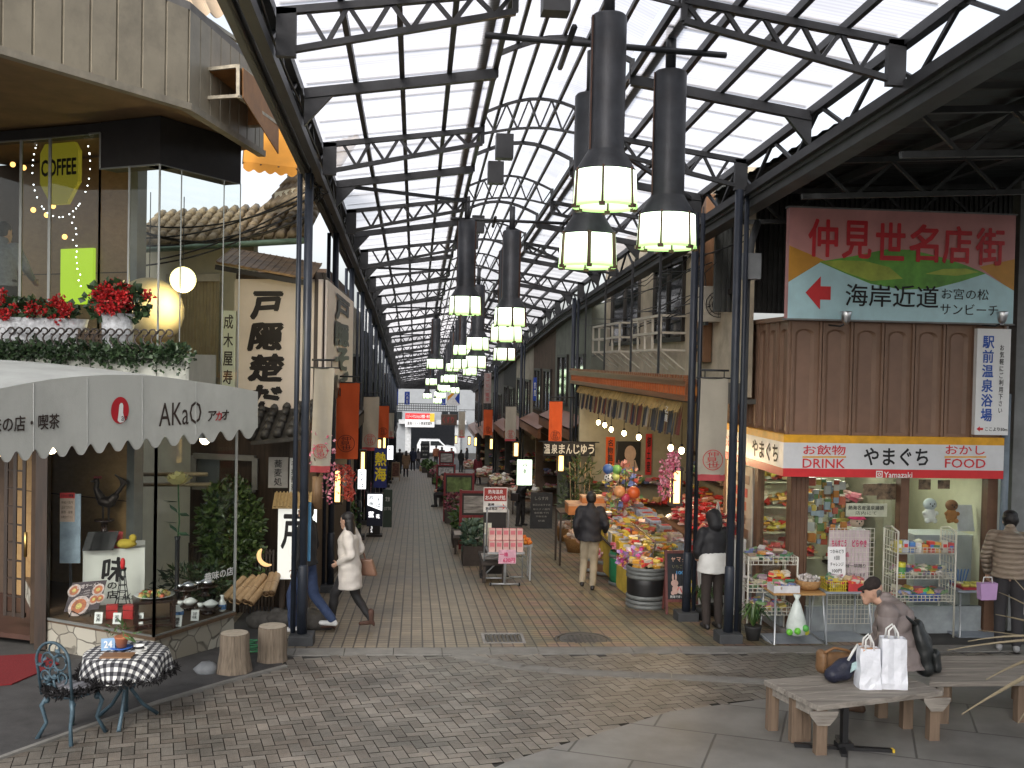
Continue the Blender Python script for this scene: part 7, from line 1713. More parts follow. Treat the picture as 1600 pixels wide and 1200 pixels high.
# chalkboard
CHALKB = mat('chalkboard_black', (.022,.024,.028), .7, 0, .3, 6); CHALK = mat('chalk_white', (0,0,0)); REDW = wood('dark_red_wood', (.10,.03,.03), (.18,.06,.05), 3, 'Z')
q = PG(1064, 958); t = T('chalkboard', 'framed chalkboard with a drawn rabbit and a 100 yen price beside the black tub', 'chalkboard', q)
b = B(); b.bar((-.235,-.08,0),(-.235,.08,.93),.035); b.bar((.215,-.08,.15),(.215,.08,.93),.035); b.bar((-.22,.075,.90),(.2,.075,.90),.04); b.bar((-.22,-.045,.20),(.2,-.045,.20),.04); b.bar((-.2,.3,0),(-.2,.09,.9),.03); b.bar((.2,.3,0),(.2,.09,.9),.03); b.done('frame', REDW, t, True)
bo = B().prism([(-.215,-.05,.21),(.2,-.05,.21),(.2,.07,.90),(-.215,.07,.90)], (0,.012,0)).done('board', CHALKB, t, True); UP = Vector((0,.12,.69)).normalized(); BP = lambda x, z: Vector((x, -.052+(z-.21)*.174, z))
b = B(); [text(b, ch, BP(-.125+.083*i, .79), X_, UP, 1, 0, .02, w=.06, h=.065, slant=.1*(-1)**i) for i, ch in enumerate('ヤマグチ')]; b.done('title_lettering', mat('peach_chalk', (.6,.35,.25), .8), bo, True)
b = B(); text(b, 'いちごどら', BP(-.01,.69), X_, UP, 1, 0, .0, w=.26, h=.055); b.done('green_lettering', mat('olive_chalk', (.22,.2,.1), .8), bo, True)
b = B(); text(b, '100円', BP(.02,.60), X_, UP, 1, 0, .02, w=.2, h=.06); b.done('blue_lettering', mat('blue_chalk', (.08,.3,.6), .8), bo, True); b = B(); text(b, '熱海で楽しい一日を!', BP(0,.255), X_, UP, 1, 0, .015, w=.36, h=.04); b.done('white_lettering', CHALK, bo, True)
def blob(b, x, z, rx, rz_, lift=.003, n=14): b.add([BP(x+rx*math.cos(2*PI*k/n), z+rz_*math.sin(2*PI*k/n))+Vector((0,-lift,0)) for k in range(n)], [tuple(range(n))])
b = B(); blob(b,-.11,.45,.055,.05); blob(b,-.10,.36,.05,.07,.0035); blob(b,-.135,.535,.014,.05,.004); blob(b,-.09,.54,.014,.05,.0045); blob(b,-.14,.31,.03,.03,.005); b.done('rabbit_drawing', mat('rabbit_pink', (.5,.33,.28), .8), bo, True)
b = B(); blob(b,.0,.35,.085,.06); blob(b,.12,.42,.04,.045,.004); b.done('egg_drawing', mat('egg_white', (.55,.45,.42), .8), bo, True); b = B(); blob(b,.125,.47,.03,.03,.006); blob(b,.12,.36,.035,.05,.006); b.done('chick_drawing', mat('chick_yellow', (.6,.48,.05), .8), bo, True); b = B(); b.tube([BP(-.07+.02*k, .31+.045*math.sin(k*1.2)+.04)+Vector((0,-.006,0)) for k in range(8)], .006, 4); b.done('egg_stripe', REDP, bo, True)
# white cabinet with glass shelf and figures by the kiosk side
t = T('white_cabinet', 'white cabinet with small figures on it between the posts', 'cabinet', (4.55, 14.75, gz(14.7))); B().bb(-.34,.34,-.1,.35,0,1.12).done('case', WHITE, t, True, .008); B().bb(-.10,.06,-.115,-.10,.3,1.02).done('door_glass', mat('dark_door_glass', (.06,.035,.03), .2), t, True)
b = B(); pile(b, 4.25, 4.9, 14.7, 15.0, gz(14.7)+1.14, .35, 90, .07, 61); tag(b.done('red_charms', islandmat('red_charms', [(.5,.04,.04),(.4,.05,.05),(.55,.3,.25),(.15,.1,.1)], .3)), 'heap of small red charms on the white cabinet', 'charms', kind='stuff')
b = B(); base = Vector((4.47, 14.72, gz(14.7)+1.12))
for s in ((-1,-1),(1,-1),(1,1),(-1,1)): b.tube([base+Vector((s[0]*.09,s[1]*.06,0)), base+Vector((s[0]*.045,s[1]*.04,.25)), base+Vector((0,0,.55))], .012, 5)
for z in (.12,.25,.38): b.lathe([(.085-z*.12,z),(.085-z*.12,z+.015)], base, 8)
tag(b.done('tower_model', mat('pale_tower', (.5,.48,.46), .5)), 'pale lattice tower model on the white cabinet', 'tower model')
# ---- black bun curtain across the souvenir side
p, q = PY(848, 712, 24.4), PY(930, 691, 24.4); t = T('bun_curtain', 'black curtain with white kana for steamed buns hung across the souvenir side', 'curtain', ((p.x+q.x)/2, 24.4, p.z)); w_, h_ = q.x-p.x, q.z-p.z
b = B(); vs = []
for i in range(25): x = -w_/2+w_*i/24; vs += [(x, .015*math.sin(i*1.7), 0), (x, .01*math.sin(i*1.7), h_)]
b.add(vs, [(2*i, 2*i+2, 2*i+3, 2*i+1) for i in range(24)], 0, True); b.done('cloth', INK, t, True); b = B()
for i, ch in enumerate('温泉まんじゅう'): text(b, ch, (-w_/2+w_*(i+.55)/7.1, -.025, h_*.5), X_, Z_, 1, 0, .02, w=w_*.11, h=h_*.66)
b.done('lettering', mat('off_white_dye', (.6,.58,.52), .8), t, True); b = B(); b.tube([(-w_/2-.1,0,h_),(w_/2+.1,0,h_)], .015, 6); b.done('rod', STEEL, t, True)
board('blackboard', 828, 863, 770, 826, 27.6*.83, 'black chalk menu board with faint white lines beside the person with the camera', 'blackboard', CHALKB, [('しらす丼', .5, .84, .6, .10), ('本日のおすすめ', .5, .66, .8, .06), ('桜えび 八百円', .5, .54, .75, .05), ('金目鯛 千円', .5, .44, .65, .05), ('干物定食', .5, .34, .5, .05), ('甘酒', .5, .22, .3, .05)], mat('faint_chalk', (.22,.22,.21), .9), .03)
# ---- the other shops: upper storey, open front, cornice, shelves
WALLC = [mat('old_grey_wall', (.13,.125,.115), .85, 0, .25, 2, dirt=.4), GRW, mat('brown_board_wall', (.10,.065,.045), .8, 0, .3, 3, dirt=.3), mat('pale_old_wall', (.40,.36,.28), .85, 0, .2, 2, dirt=.35), DARK]
def shop(sgn, y0, y1, k, label, corn=True):
    X = 4.35 if sgn > 0 else -1.78; g = gz((y0+y1)/2); gl = gz(y1)-.05; Xo = X+sgn*3; ym = (y0+y1)/2; zt = ZE+RZ(ym)-.35
    bl = T('shop_building', label, 'shop', (X, ym, g)); rgs = random.Random(k*7+int(sgn))
    xx = lambda a, c: (min(a, c), max(a, c))
    b = B(); b.bb(*xx(X, X+sgn*.15), y0, y1, g+2.75, zt); b.bb(*xx(X+sgn*.15, Xo), y1-.12, y1, gl, zt); b.bb(*xx(X+sgn*.15, Xo), y0, y0+.12, gl, zt); b.done('upper_wall', WALLC[k % 5], bl)
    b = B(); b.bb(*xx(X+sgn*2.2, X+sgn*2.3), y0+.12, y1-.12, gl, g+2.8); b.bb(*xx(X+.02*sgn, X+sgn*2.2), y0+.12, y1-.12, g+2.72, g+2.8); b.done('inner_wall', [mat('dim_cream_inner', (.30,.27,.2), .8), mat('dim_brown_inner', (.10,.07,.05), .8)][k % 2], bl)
    for wi in range(2):
        wy0 = y0+(y1-y0)*(.12+.45*wi); upper_window(bl, X, sgn, wy0, wy0+(y1-y0)*.3, g+3.5, min(g+4.9, zt-.2))
    b = B(); cx_ = X-sgn*.5
    if corn: b.bb(*xx(cx_, cx_+sgn*.1), y0+.1, y1-.1, g+2.75, g+3.05); b.prism([(cx_, y0+.1, g+3.05), (X, y0+.1, g+3.3), (X, y0+.1, g+3.25), (cx_, y0+.1, g+3.0)], (0, y1-y0-.2, 0)); b.done('cornice', ORW if sgn > 0 else DARKW, bl)
    b = B(); fluor(b, X+sgn*.5, y0+.8, y0+2.0, g+2.62); b.done('lamp_tube', TUBE if k % 2 == 0 else emit('warm_shop_tube', (1,.7,.35), 5), bl)
    b = B(); 
    for z in (.45, .95, 1.45): b.bb(*xx(X+sgn*1.5, X+sgn*2.15), y0+.3, y1-.3, g+z, g+z+.03); b.bb(*xx(X+sgn*.4, X+sgn*1.9), y1-.5, y1-.15, g+z, g+z+.03)
    b.done('shelf', DARKW, bl)
    b = B()
    for z in (.48, .98, 1.48): pile(b, *xx(X+sgn*1.5, X+sgn*2.1), y0+.3, y1-.3, g+z, .2, 60, .14, k*9+int(z*10)); pile(b, *xx(X+sgn*.4, X+sgn*1.9), y1-.5, y1-.2, g+z, .2, 34, .14, k*9+int(z*10)+1)
    o = b.done('goods', WARMP if k % 2 else SWEET, bl); o['kind'] = 'stuff'
    return bl
RS = [25.4, 32.0, 38.0, 44.5, 51.0, 58.0, 66.0, 75.5]; NM = ['first','second','third','fourth','fifth','sixth','seventh']
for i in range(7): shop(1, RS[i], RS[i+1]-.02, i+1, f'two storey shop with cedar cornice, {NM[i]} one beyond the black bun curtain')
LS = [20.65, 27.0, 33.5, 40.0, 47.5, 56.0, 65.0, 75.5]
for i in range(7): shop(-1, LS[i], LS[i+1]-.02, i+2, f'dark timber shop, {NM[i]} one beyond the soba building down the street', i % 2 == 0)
# heaps of packed goods on low stands along the souvenir side
for i, (px, py, lab) in enumerate(((790, 775, 'low stand heaped with pale packets under the far beige banner'), (762, 757, 'low stand heaped with packets behind the woman in dark red'), (838, 800, 'low stand of mixed packets behind the blackboard'), (745, 742, 'small far stand of packets on the souvenir side'))):
    q = PG(px, py); X = max(q.x, 3.3); t = table('goods_stand', lab, 'stand', (3.75, q.y, gz(q.y)), 1.0, 2.4, .55, OAK); b = B(); pile(b, -.48, .48, -1.15, 1.15, .55, .34, 130, .17, 70+i); o = b.done('packets', islandmat('pale_packets', [(.6,.5,.42),(.62,.58,.52),(.5,.32,.25),(.45,.15,.12),(.6,.55,.3)], .35), t, True); o['kind'] = 'stuff'
board('lit_shop_sign', 808, 831, 719, 758, 27, 'pale green lit sign with black emblem behind the person with the camera', 'sign', emit('pale_green_lit', (.8,1,.75), .75), [('四', .5, .80, .3, .12), ('季', .5, .55, .22, .2)], INK, .12)
t = T('bamboo_plant', 'tall leafy bamboo plant under the black bun curtain', 'plant', (3.95, 24.2, gz(24.2))); B().leaves((0,0,1.3), (.5,.4,.8), 420, .2, 15, asp=.22).done('foliage', leafmat('bamboo_leaf', (.03,.055,.015), (.12,.16,.06)), t, True); b = B(); [b.tube([(x*.08,0,0),(x*.13,0,2.0)], .012, 5) for x in (-2,-1,0,1,2)]; b.done('stem', BAM, t, True)
# ================================================================== MIDDLE ROW OF PLANTERS, BOARDS AND THE CART
GREYB = mat('dark_old_planter', (.05,.04,.035), .8, 0, .3, 5)
def planter_box(px, py, wd, dp, h, label, fm, fr, n=160, ls=.13):
    q = PG(px, py); t = T('planter_box', label, 'planter', q); b = B(); b.bb(-wd/2, wd/2, -dp/2, -dp/2+.03, 0, h).bb(-wd/2, wd/2, dp/2-.03, dp/2, 0, h).bb(-wd/2, -wd/2+.03, -dp/2+.03, dp/2-.03, 0, h).bb(wd/2-.03, wd/2, -dp/2+.03, dp/2-.03, 0, h).bb(-wd/2+.03, wd/2-.03, -dp/2+.03, dp/2-.03, 0, h-.05)
    for z in (h*.33, h*.66): b.bb(-wd/2-.004, wd/2+.004, -dp/2-.004, -dp/2, z, z+.012)
    b.done('box', GREYB, t, True); B().leaves((0,0,h+fr[2]*.6), fr, n, ls, px, asp=.75).done('foliage', fm, t, True); return t
CAB = leafmat('cabbage_leaf', (.03,.07,.05), (.14,.20,.13)); FLW = leafmat('mixed_flower', (.05,.1,.03), (.45,.12,.2))
def photo_board(px, py, wd, z0, z1, label, pc, posts=True):
    q = PG(px, py); t = T('photo_board', label, 'photo board', q); b = B(); w2 = wd/2
    if posts:
        for s in (-1,1): b.bb(s*w2-.03, s*w2+.03, -.03, .03, 0, z1+.08)
    b.bb(-w2, w2, -.02, .02, z1, z1+.06); b.bb(-w2, w2, -.02, .02, z0-.06, z0); b.done('frame', mat('dark_red_lacquer', (.17,.02,.025), .45, 0, .2), t, True); B().bb(-w2+.03, w2-.03, -.015, .02, z0, z1).done('backing', BLKB, t, True)
    B().bb(-w2+.07, w2-.07, -.02, -.016, z0+.05, z1-.06).done('picture', pc, t, True); return t
PG1 = mat('green_landscape_print', (.09,.13,.04), .4, 0, .8, 5); PG2 = mat('grey_street_photo', (.24,.23,.22), .4, 0, .8, 6, stretch=(.5,1,3)); PG3 = mat('small_grey_photo', (.3,.3,.3), .4, 0, .9, 9)
rows = [(738, 880, .42, .9, .42), (722, 848, .5, 1.0, .40), (707, 815, .5, 1.2, .42), (697, 790, .5, 1.2, .42), (689, 770, .5, 1.4, .42), (682, 756, .5, 1.6, .42), (675, 745, .6, 1.6, .42), (666, 738, .6, 1.8, .42)]
LB = ['nearest dark planter box of blue green cabbage leaves in the middle row','second dark planter box in the middle row, with broad leaves','third planter box in the middle row, with pink flowers among leaves','fourth planter box in the middle row, under the green picture board','fifth planter box in the middle row, low and leafy','sixth planter box in the middle row, beside the small grey photos','seventh planter box in the middle row','last planter box in the middle row before the walking group']
for i, (px, py, wd, dp, h) in enumerate(rows): planter_box(px, py, wd, dp, h, LB[i], [CAB, LEAF, FLW, LEAF, LEAF, FLW, LEAF, LEAF][i], (wd*.5, dp*.45, .30), 170, .15 if i < 3 else .2)
photo_board(741, 858, .66, .78, 1.28, 'red framed board with a grey town photograph in the middle row', PG2)
photo_board(716, 815, .86, .85, 1.4, 'red framed board with a green landscape picture in the middle row', PG1)
photo_board(696, 776, .75, .85, 1.3, 'small red framed board with pale photos beyond the green picture', PG3)
photo_board(697, 750, .8, 1.0, 1.6, 'far red framed board with a dim photo in the middle row', PG2)
board('menu_board', 657, 671, 693, 716, 52, 'black far menu board with white lines before the white car', 'menu board', CHALKB, [('おしながき', .5, .8, .7, .1), ('そば うどん', .5, .5, .7, .1), ('定食', .5, .25, .5, .1)], CHALK)
for px, py, lab in ((715, 815, 'pale wooden crate of flowers among the middle planters'), (662, 736, 'pale wooden crate at the far end of the middle row')):
    q = PG(px, py); t = T('wooden_crate', lab, 'crate', (q.x-.1, q.y-.3, q.z)); b = B(); [b.bb(-.22, .22, s-.012, s+.012, z, z+.09) for s in (-.16,.16) for z in (.02,.14,.26)]; [b.bb(s-.012, s+.012, -.148, .148, z, z+.09) for s in (-.2,.2) for z in (.02,.14,.26)]; b.bb(-.19,.19,-.14,.14,.02,.04); b.done('slats', wood('raw_pine', (.30,.2,.1), (.42,.3,.17), 3), t, True); B().leaves((0,0,.36), (.2,.15,.14), 60, .08, px, asp=.8).done('foliage', FLW, t, True)
for px, py, lab in ((722, 862, 'low dark bench with a pale cushion beside the nearest planters'), (768, 905, 'low dark bench behind the cart of pink boxes'), (687, 790, 'low dark bench where the person in black sits')):
    q = PG(px, py); t = T('low_bench', lab, 'bench', q); B().bb(-.22,.22,-.55,.55,.36,.41).done('seat', GREYB, t, True)
    for sx in (-.17,.17):
        for sy in (-.48,.48): B().bb(sx-.025,sx+.025,sy-.025,sy+.025,0,.36).done('leg', GREYB, t, True)
    B().bb(-.19,.19,-.3,.2,.412,.44).done('cushion', mat('pale_cushion', (.35,.33,.31), .8), t, True, .01)
# sign on its black stand
q = PG(775, 902); d0 = (q-CAMP).dot(_F); p0, p1 = D(755, 800, d0), D(793, 762, d0); w_, h_ = p1.x-p0.x, p1.z-p0.z
t = T('shop_sign', 'red and white shop sign with a red arrow behind the pink boxes', 'sign', ((p0.x+p1.x)/2, q.y+.06, q.z)); zb_ = p0.z-q.z
B().bb(-w_/2+.01, w_/2-.01, .0, .03, .12, zb_).bb(-.26,-.2,-.2,.22,0,.05).bb(.2,.26,-.2,.22,0,.05).bb(-.24,.24,0,.04,.05,.12).done('stand', BLKB, t, True)
B().bb(-w_/2, w_/2, -.03, .0, zb_, zb_+h_).done('board', mat('sign_white', (.7,.69,.66), .5), t, True); B().bb(-w_/2+.012, w_/2-.012, -.034, -.0305, zb_+h_*.45, zb_+h_-.012).done('red_field', mat('maroon_print', (.30,.03,.025), .5), t, True)
b = B(); text(b, '熱海温泉', (0,-.034,zb_+h_*.83), X_, Z_, 1, 0, .015, w=w_*.62, h=h_*.16); text(b, 'おみやげ処', (0,-.034,zb_+h_*.59), X_, Z_, 1, 0, .015, w=w_*.85, h=h_*.18); b.done('white_lettering', WHITE, t, True)
b = B(); text(b, '高橋', (-w_*.18,-.03,zb_+h_*.31), X_, Z_, 1, 0, .03, w=w_*.27, h=h_*.12); text(b, '直営商店', (-w_*.16,-.03,zb_+h_*.15), X_, Z_, 1, 0, .02, w=w_*.5, h=h_*.12); b.done('black_lettering', INK, t, True)
b = B(); b.add([((x-.5)*w_, -.033, zb_+z*h_) for x, z in ((.95,.23),(.80,.36),(.83,.27),(.66,.27),(.66,.19),(.83,.19),(.80,.10))], [tuple(range(7))]); b.done('arrow', REDP, t, True)
B().bb(-w_/2+.03,-w_/2+.16,-.012,-.002,zb_-.62,zb_-.20).done('leaflet', mat('cream_leaflet', (.6,.6,.5), .6, 0, .3, 20), t, True)
# cart with pink boxes
q = PG(788, 914); t = T('goods_cart', 'grey wheeled cart with pink sweet boxes and a pink price card', 'cart', q)
b = B(); b.tube([(-.27,-.1,.04),(.27,-.1,.04)], .018, 6); b.tube([(0,-.1,.05),(0,-.1,.62)], .03, 6); b.tube([(-.35,.28,.06),(.2,.28,.06)], .016, 6)
for x in (-.34, .0): b.tube([(x,.3,.05),(x,.3,.80),(x,.25,.85)], .016, 6)
b.tube([(-.34,.3,.1),(0,.3,.45)], .014, 6); b.tube([(-.36,.3,.45),(.4,.3,.45)], .014, 6); b.tube([(.33,.2,.1),(.33,.2,.78)], .014, 6); b.tube([(.1,.2,.1),(.36,.2,.1)], .014, 6); b.bb(-.32,.32,-.22,.34,.58,.61); b.tube([(-.3,.36,.6),(-.3,.36,1.25),(-.24,.36,1.32),(.02,.36,1.32),(.08,.36,1.25),(.08,.36,.6)], .016, 7); b.done('frame', mat('silver_grey_cart', (.36,.38,.40), .4, .4, .15), t, True)
for x in (-.25, .25): B().lathe([(.0,-.012),(.035,-.012),(.035,.012),(0,.012)], (0,0,0), 12).done('wheel', INK, t, True).location = (x,-.1,.03); t.children[-1].rotation_euler = (0, PI/2, 0)
B().prism([(-.13,-.235,.42),(.17,-.235,.42),(.17,-.235,.66),(-.13,-.235,.66)], (0,.008,0)).done('price_card', mat('pink_card', (.62,.36,.45), .5, 0, .25, 9), t, True)
b = B(); text(b, '一箱', (-.04,-.236,.58), X_, Z_, 1, 0, .02, w=.14, h=.07); text(b, '630円', (.05,-.236,.48), X_, Z_, 1, 0, .03, w=.2, h=.08); b.done('lettering', mat('magenta_ink', (0,0,0)), t, True)
PKB = mat('pink_cake_box', (.62,.42,.38), .5, 0, .15, 9); PKL = mat('pink_cake_label', (.6,.17,.2), .5)
pk0 = T('cake_box', 'pale pink cake box standing in rows on the cart', 'cake box', (q.x, q.y, q.z), 'pink cake boxes on the cart'); B().bb(-.052,.052,-.045,.045,0,.19).done('carton', PKB, pk0, True); B().bb(-.04,.04,-.047,-.0455,.09,.16).bb(-.053,.053,-.02,.02,.19,.193).done('label', PKL, pk0, True)
k = 0
for j in range(3):
    for i in range(5):
        loc = (q.x-.24+.12*i, q.y-.15+.12*j, q.z+.612+(.02*j)); 
        if k == 0: pk0.location = loc
        else: dup(pk0, loc)
        k += 1
for i in range(5): dup(pk0, (q.x-.24+.12*i, q.y-.08, q.z+.81))
tt = T('orange_tray', 'tray heaped with bright orange mandarins behind the pink boxes', 'fruit tray', (q.x+.22, q.y+.55, q.z)); B().bb(-.22,.30,-.22,.22,.60,.64).bb(-.2,-.17,-.2,-.17,0,.6).bb(.25,.28,-.2,-.17,0,.6).bb(-.2,-.17,.17,.2,0,.6).bb(.25,.28,.17,.2,0,.6).done('stand', GPIPE, tt, True)
b = B(); rg = random.Random(1)
for k in range(75): x, y = rg.uniform(-.2,.28), rg.uniform(-.2,.2); b.ball((x, y, .67+.16*(1-max(abs(x-.04)/.26, abs(y)/.22))*rg.random()+.0), .038, 8)
o = b.done('mandarins', islandmat('mandarin_skin', [(.7,.2,.02),(.65,.15,.015),(.72,.25,.03),(.6,.12,.02)], .4), tt, True); o['kind'] = 'stuff'
# ================================================================== FAR END OF THE STREET
zf = gz(90); FW = mat('far_white_wall', (.27,.285,.30), .7, 0, .08, 2, dirt=.1)
fb = T('garage_building', 'white building with a garage and a red and white sign across the far road', 'building', (0, 88, zf))
b = B(); gx0, gx1 = PY(640, 700, 92).x, PY(710, 700, 92).x; gzz = PY(680, 662, 92).z
b.bb(-30, gx0, 92, 92.4, zf, zf+9); b.bb(gx1, 30, 92, 92.4, zf, zf+9); b.bb(gx0, gx1, 92, 92.4, gzz, zf+9); b.done('wall', FW, fb)
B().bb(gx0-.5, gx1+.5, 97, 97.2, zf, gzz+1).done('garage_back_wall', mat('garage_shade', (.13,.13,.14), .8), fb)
b = B(); [b.bb(x, x+.5, 91.6, 92, zf, gzz) for x in (gx0-.4, gx1)]; b.bb(gx0-1, gx1+1, 91.2, 92, gzz, gzz+.35); b.done('garage_frame', mat('far_white_frame', (.45,.46,.47), .6), fb)
for x0, x1 in ((610, 628), (690, 700), (702, 716)):
    p, q = PY(x0, 660, 91.9), PY(x1, 643, 91.9); f = B(); f.bb(p.x, q.x, 91.88, 91.98, p.z, q.z); f.done('window', WINP, fb)
p, q = PY(633, 667, 90.8), PY(679, 646, 90.8); t = T('property_sign', 'long red and white property sign over the far garage', 'sign', ((p.x+q.x)/2, 90.8, p.z)); w_, h_ = q.x-p.x, q.z-p.z
B().bb(-w_/2, w_/2, 0, .3, 0, h_).done('board', mat('far_sign_white', (.75,.75,.75), .5), t, True); B().bb(-w_/2, w_/2, -.01, -.002, h_*.55, h_).done('red_field', REDP, t, True); B().bb(w_/2-.4, w_/2, -.02, -.011, h_*.4, h_).done('yellow_field', YBX, t, True)
b = B(); text(b, 'リゾートマンション売買・仲介', (-.15,-.011,h_*.77), X_, Z_, 1, 0, .02, w=w_*.8, h=h_*.25); b.done('white_lettering', WHITE, t, True); b = B(); text(b, '東海リゾート熱海営業所', (0,-.002,h_*.27), X_, Z_, 1, 0, .02, w=w_*.85, h=h_*.25); b.done('black_lettering', INK, t, True)
# white car
q = PG(684, 713); t = T('parked_car', 'white boxy car parked in the garage across the far road', 'car', (PY(682, 700, 89).x, 89, zf))
def side(pts, y0, y1): return [Vector((x, y0, z)) for x, z in pts], y1-y0
CARW = mat('white_car_paint', (.72,.73,.74), .25, 0, .04)
b = B(); pr = [(-1.7,.32),(1.72,.32),(1.75,.62),(1.62,.80),(.80,.92),(.25,1.42),(-1.45,1.44),(-1.68,.95)]; b.prism([(x,-.75,z) for x, z in pr], (0,1.5,0)); b.done('body', CARW, t, True, .05)
b = B(); b.prism([(x,-.762,z) for x, z in ((-1.42,.95),(-1.32,1.34),(-.62,1.34),(-.62,.95))], (0,.01,0)); b.prism([(x,-.762,z) for x, z in ((-.54,.95),(-.54,1.34),(.18,1.34),(.60,.95))], (0,.01,0)); b.prism([(.30,-.66,1.36),(.78,-.66,.94),(.78,.66,.94),(.30,.66,1.36)], (.02,0,.02)); b.done('window', WINP, t, True)
for x in (-1.1, 1.1):
    for y in (-.74, .60): w_o = B().lathe([(0,0),(.30,0),(.31,.03),(.31,.13),(.29,.15),(0,.15)], (0,0,0), 18).done('wheel', INK, t, True); w_o.location = (x, y+.15, .31); w_o.rotation_euler = (PI/2,0,0); B().lathe([(0,.151),(.17,.151),(.18,.155),(0,.165)], (0,0,0), 14).done('rim', CHROME, w_o, True)
for y in (-.55,.55): B().box((1.70, y, .68), (.06,.25,.12)).done('headlight', CHROME, t, True)
for i, (x0, x1, y0, y1, d, lab, m, tx) in enumerate(((607, 622, 607, 632, 75, 'blue hanging banner with white kana, leftmost under the far roof end', mat('far_blue_cloth', (.02,.06,.36), .7), 'さくらや'), (632, 640, 612, 632, 75, 'second blue hanging banner with white kana under the far roof end', mat('far_blue_cloth', (0,0,0)), '八月堂'), (690, 696, 617, 633, 75, 'small blue banner beside the slanted picture sign at the far end', mat('far_blue_cloth', (0,0,0)), 'すし'))):
    board('blue_banner', x0, x1, y0, y1, d, lab, 'banner', m, [(tx, .5, .5, .5, .8, True)], WHITE, .03)
t, w_, h_ = board('picture_sign', 698, 718, 611, 633, 74, 'white and blue picture sign with an orange corner at the far end', 'sign', mat('far_sign_white', (0,0,0)), None, None, .1)
b = B(); b.add([((x-.5)*w_, -.004, z*h_) for x, z in ((.62,.45),(1,.05),(1,.95))], [(0,1,2)]); b.done('blue_field', mat('far_blue_cloth', (0,0,0)), t, True); b = B(); b.add([((x-.5)*w_, -.004, z*h_) for x, z in ((.05,.3),(.55,.75),(.55,.95),(.05,.6))], [(0,1,2,3)]); b.done('orange_field', ORA, t, True)
p, q = D(607, 641, 76), D(714, 632, 76); b = B(); [b.bar((p.x, p.y, p.z+(q.z-p.z)*i/3), (q.x, q.y, p.z+(q.z-p.z)*i/3), .05) for i in range(4)]; [b.bar((p.x+(q.x-p.x)*i/30, p.y, p.z), (p.x+(q.x-p.x)*i/30, p.y, q.z), .04) for i in range(31)]; tag(b.done('lattice_beam', STEEL), 'thin lattice beam crossing the far end of the arcade', 'beam')
board('medicine_sign', 689, 714, 648, 664, 66, 'brown sign with red kana for medicine at the far end', 'sign', mat('brown_sign', (.12,.075,.06), .6), [('くすり', .45, .5, .7, .6)], mat('dull_red_ink', (.4,.05,.05), .6), .2)
board('tall_sign', 756, 767, 583, 630, 48, 'tall upright sign with red writing on the far souvenir side', 'sign', mat('dull_pink_board', (.35,.27,.25), .6), [('コーヒー喫茶', .5, .5, .5, .9, True)], mat('dull_red_ink', (0,0,0)), .15)
board('blue_shop_sign', 833, 838, 590, 626, 30, 'narrow deep blue upright sign on the souvenir side', 'sign', mat('far_blue_cloth', (0,0,0)), [('旅館', .5, .5, .6, .6, True)], WHITE, .1)
for i, (px, d, r, h_) in enumerate(((560, 140, 20, 24), (640, 170, 26, 30), (740, 150, 20, 20))):
    q = D(px, 640, d); bl = T('far_building', ['pale grey block far behind the garage, towards the restaurant side','tall pale block straight behind the far garage','pale block far behind the souvenir side'][i], 'building', (q.x, d, zf)); B().bb(-r/2, r/2, 0, 12, 0, h_*.55).done('wall', mat('hazy_wall_%d' % i, [(.4,.41,.42),(.5,.5,.5),(.44,.43,.41)][i], .8, 0, .1), bl, True)
    for k in range(4): B().bb(-r/2+1, r/2-1, -.06, -.01, 3+2.4*k, 4.2+2.4*k).done('window', WINP, bl, True)
# ================================================================== CAFE DISPLAY, TABLE, CHAIR, STUMPS
def on_deck(px, py, z=None): return PZ(px, py, z or ZPL)
LACQ = mat('dark_lacquer', (.03,.014,.01), .25, 0, .2, spec=.6); CHINA = mat('white_china', (.68,.68,.66), .2, 0, .04); REDB = mat('red_book_cloth', (.42,.03,.03), .5)
q = on_deck(176, 944); q += Vector((-.05,.25,0)); t = T('display_box', 'white display box with a big brush character inside the cafe window', 'display box', q, rz=rad(14))
B().bb(-.36,.36,-.28,.28,0,.70).done('box', mat('white_box', (.66,.65,.60), .6, 0, .05), t, True)
b = B(); text(b, '味', (.0,-.28,.44), X_, Z_, 1, 0, .03, w=.26, h=.3, slant=.1, wob=.02); text(b, 'の店', (-.02,-.28,.18), X_, Z_, 1, 0, .02, w=.12, h=.2, vertical=True); text(b, 'AKaO', (.2,-.28,.09), X_, Z_, 1, 0, .0, w=.2, h=.08); b.done('lettering', BRUSH, t, True)
def put(name, label, cat, px, py, up=0, rz=0, group=None): q = on_deck(px, py, ZPL+up); return T(name, label, cat, q, group, rz)
zt_ = .70
t = put('photo_plate', 'row of dark square plates leaning on top of the white display box', 'plates', 150, 860, zt_, .2); b = B(); [b.prism([(x-.0,-.02,0),(x+.2,-.02,0),(x+.26,.06,.22),(x+.06,.06,.22)], (0,.015,0)) for x in (-.16,-.08,0)]; b.done('plate', BLKB, t, True)
o = B().prism([(-.08,0,0),(.08,.02,0),(.09,.06,.2),(-.07,.05,.21)], (0,.02,0)).done('red_booklet', REDB); o.location = on_deck(178, 857, ZPL+zt_); tag(o, 'small red booklet standing on the white display box', 'booklet')
o = B().ball((0,0,.06), (.13,.07,.06), 10, 0, .08, 5).ball((.09,0,.13), (.05,.04,.05), 8, 0, .1, 6).done('yellow_pouch', mat('mustard_cloth', (.45,.33,.04), .8, 0, .2)); o.location = on_deck(196, 857, ZPL+zt_); tag(o, 'mustard yellow pouch lying on the white display box', 'pouch')
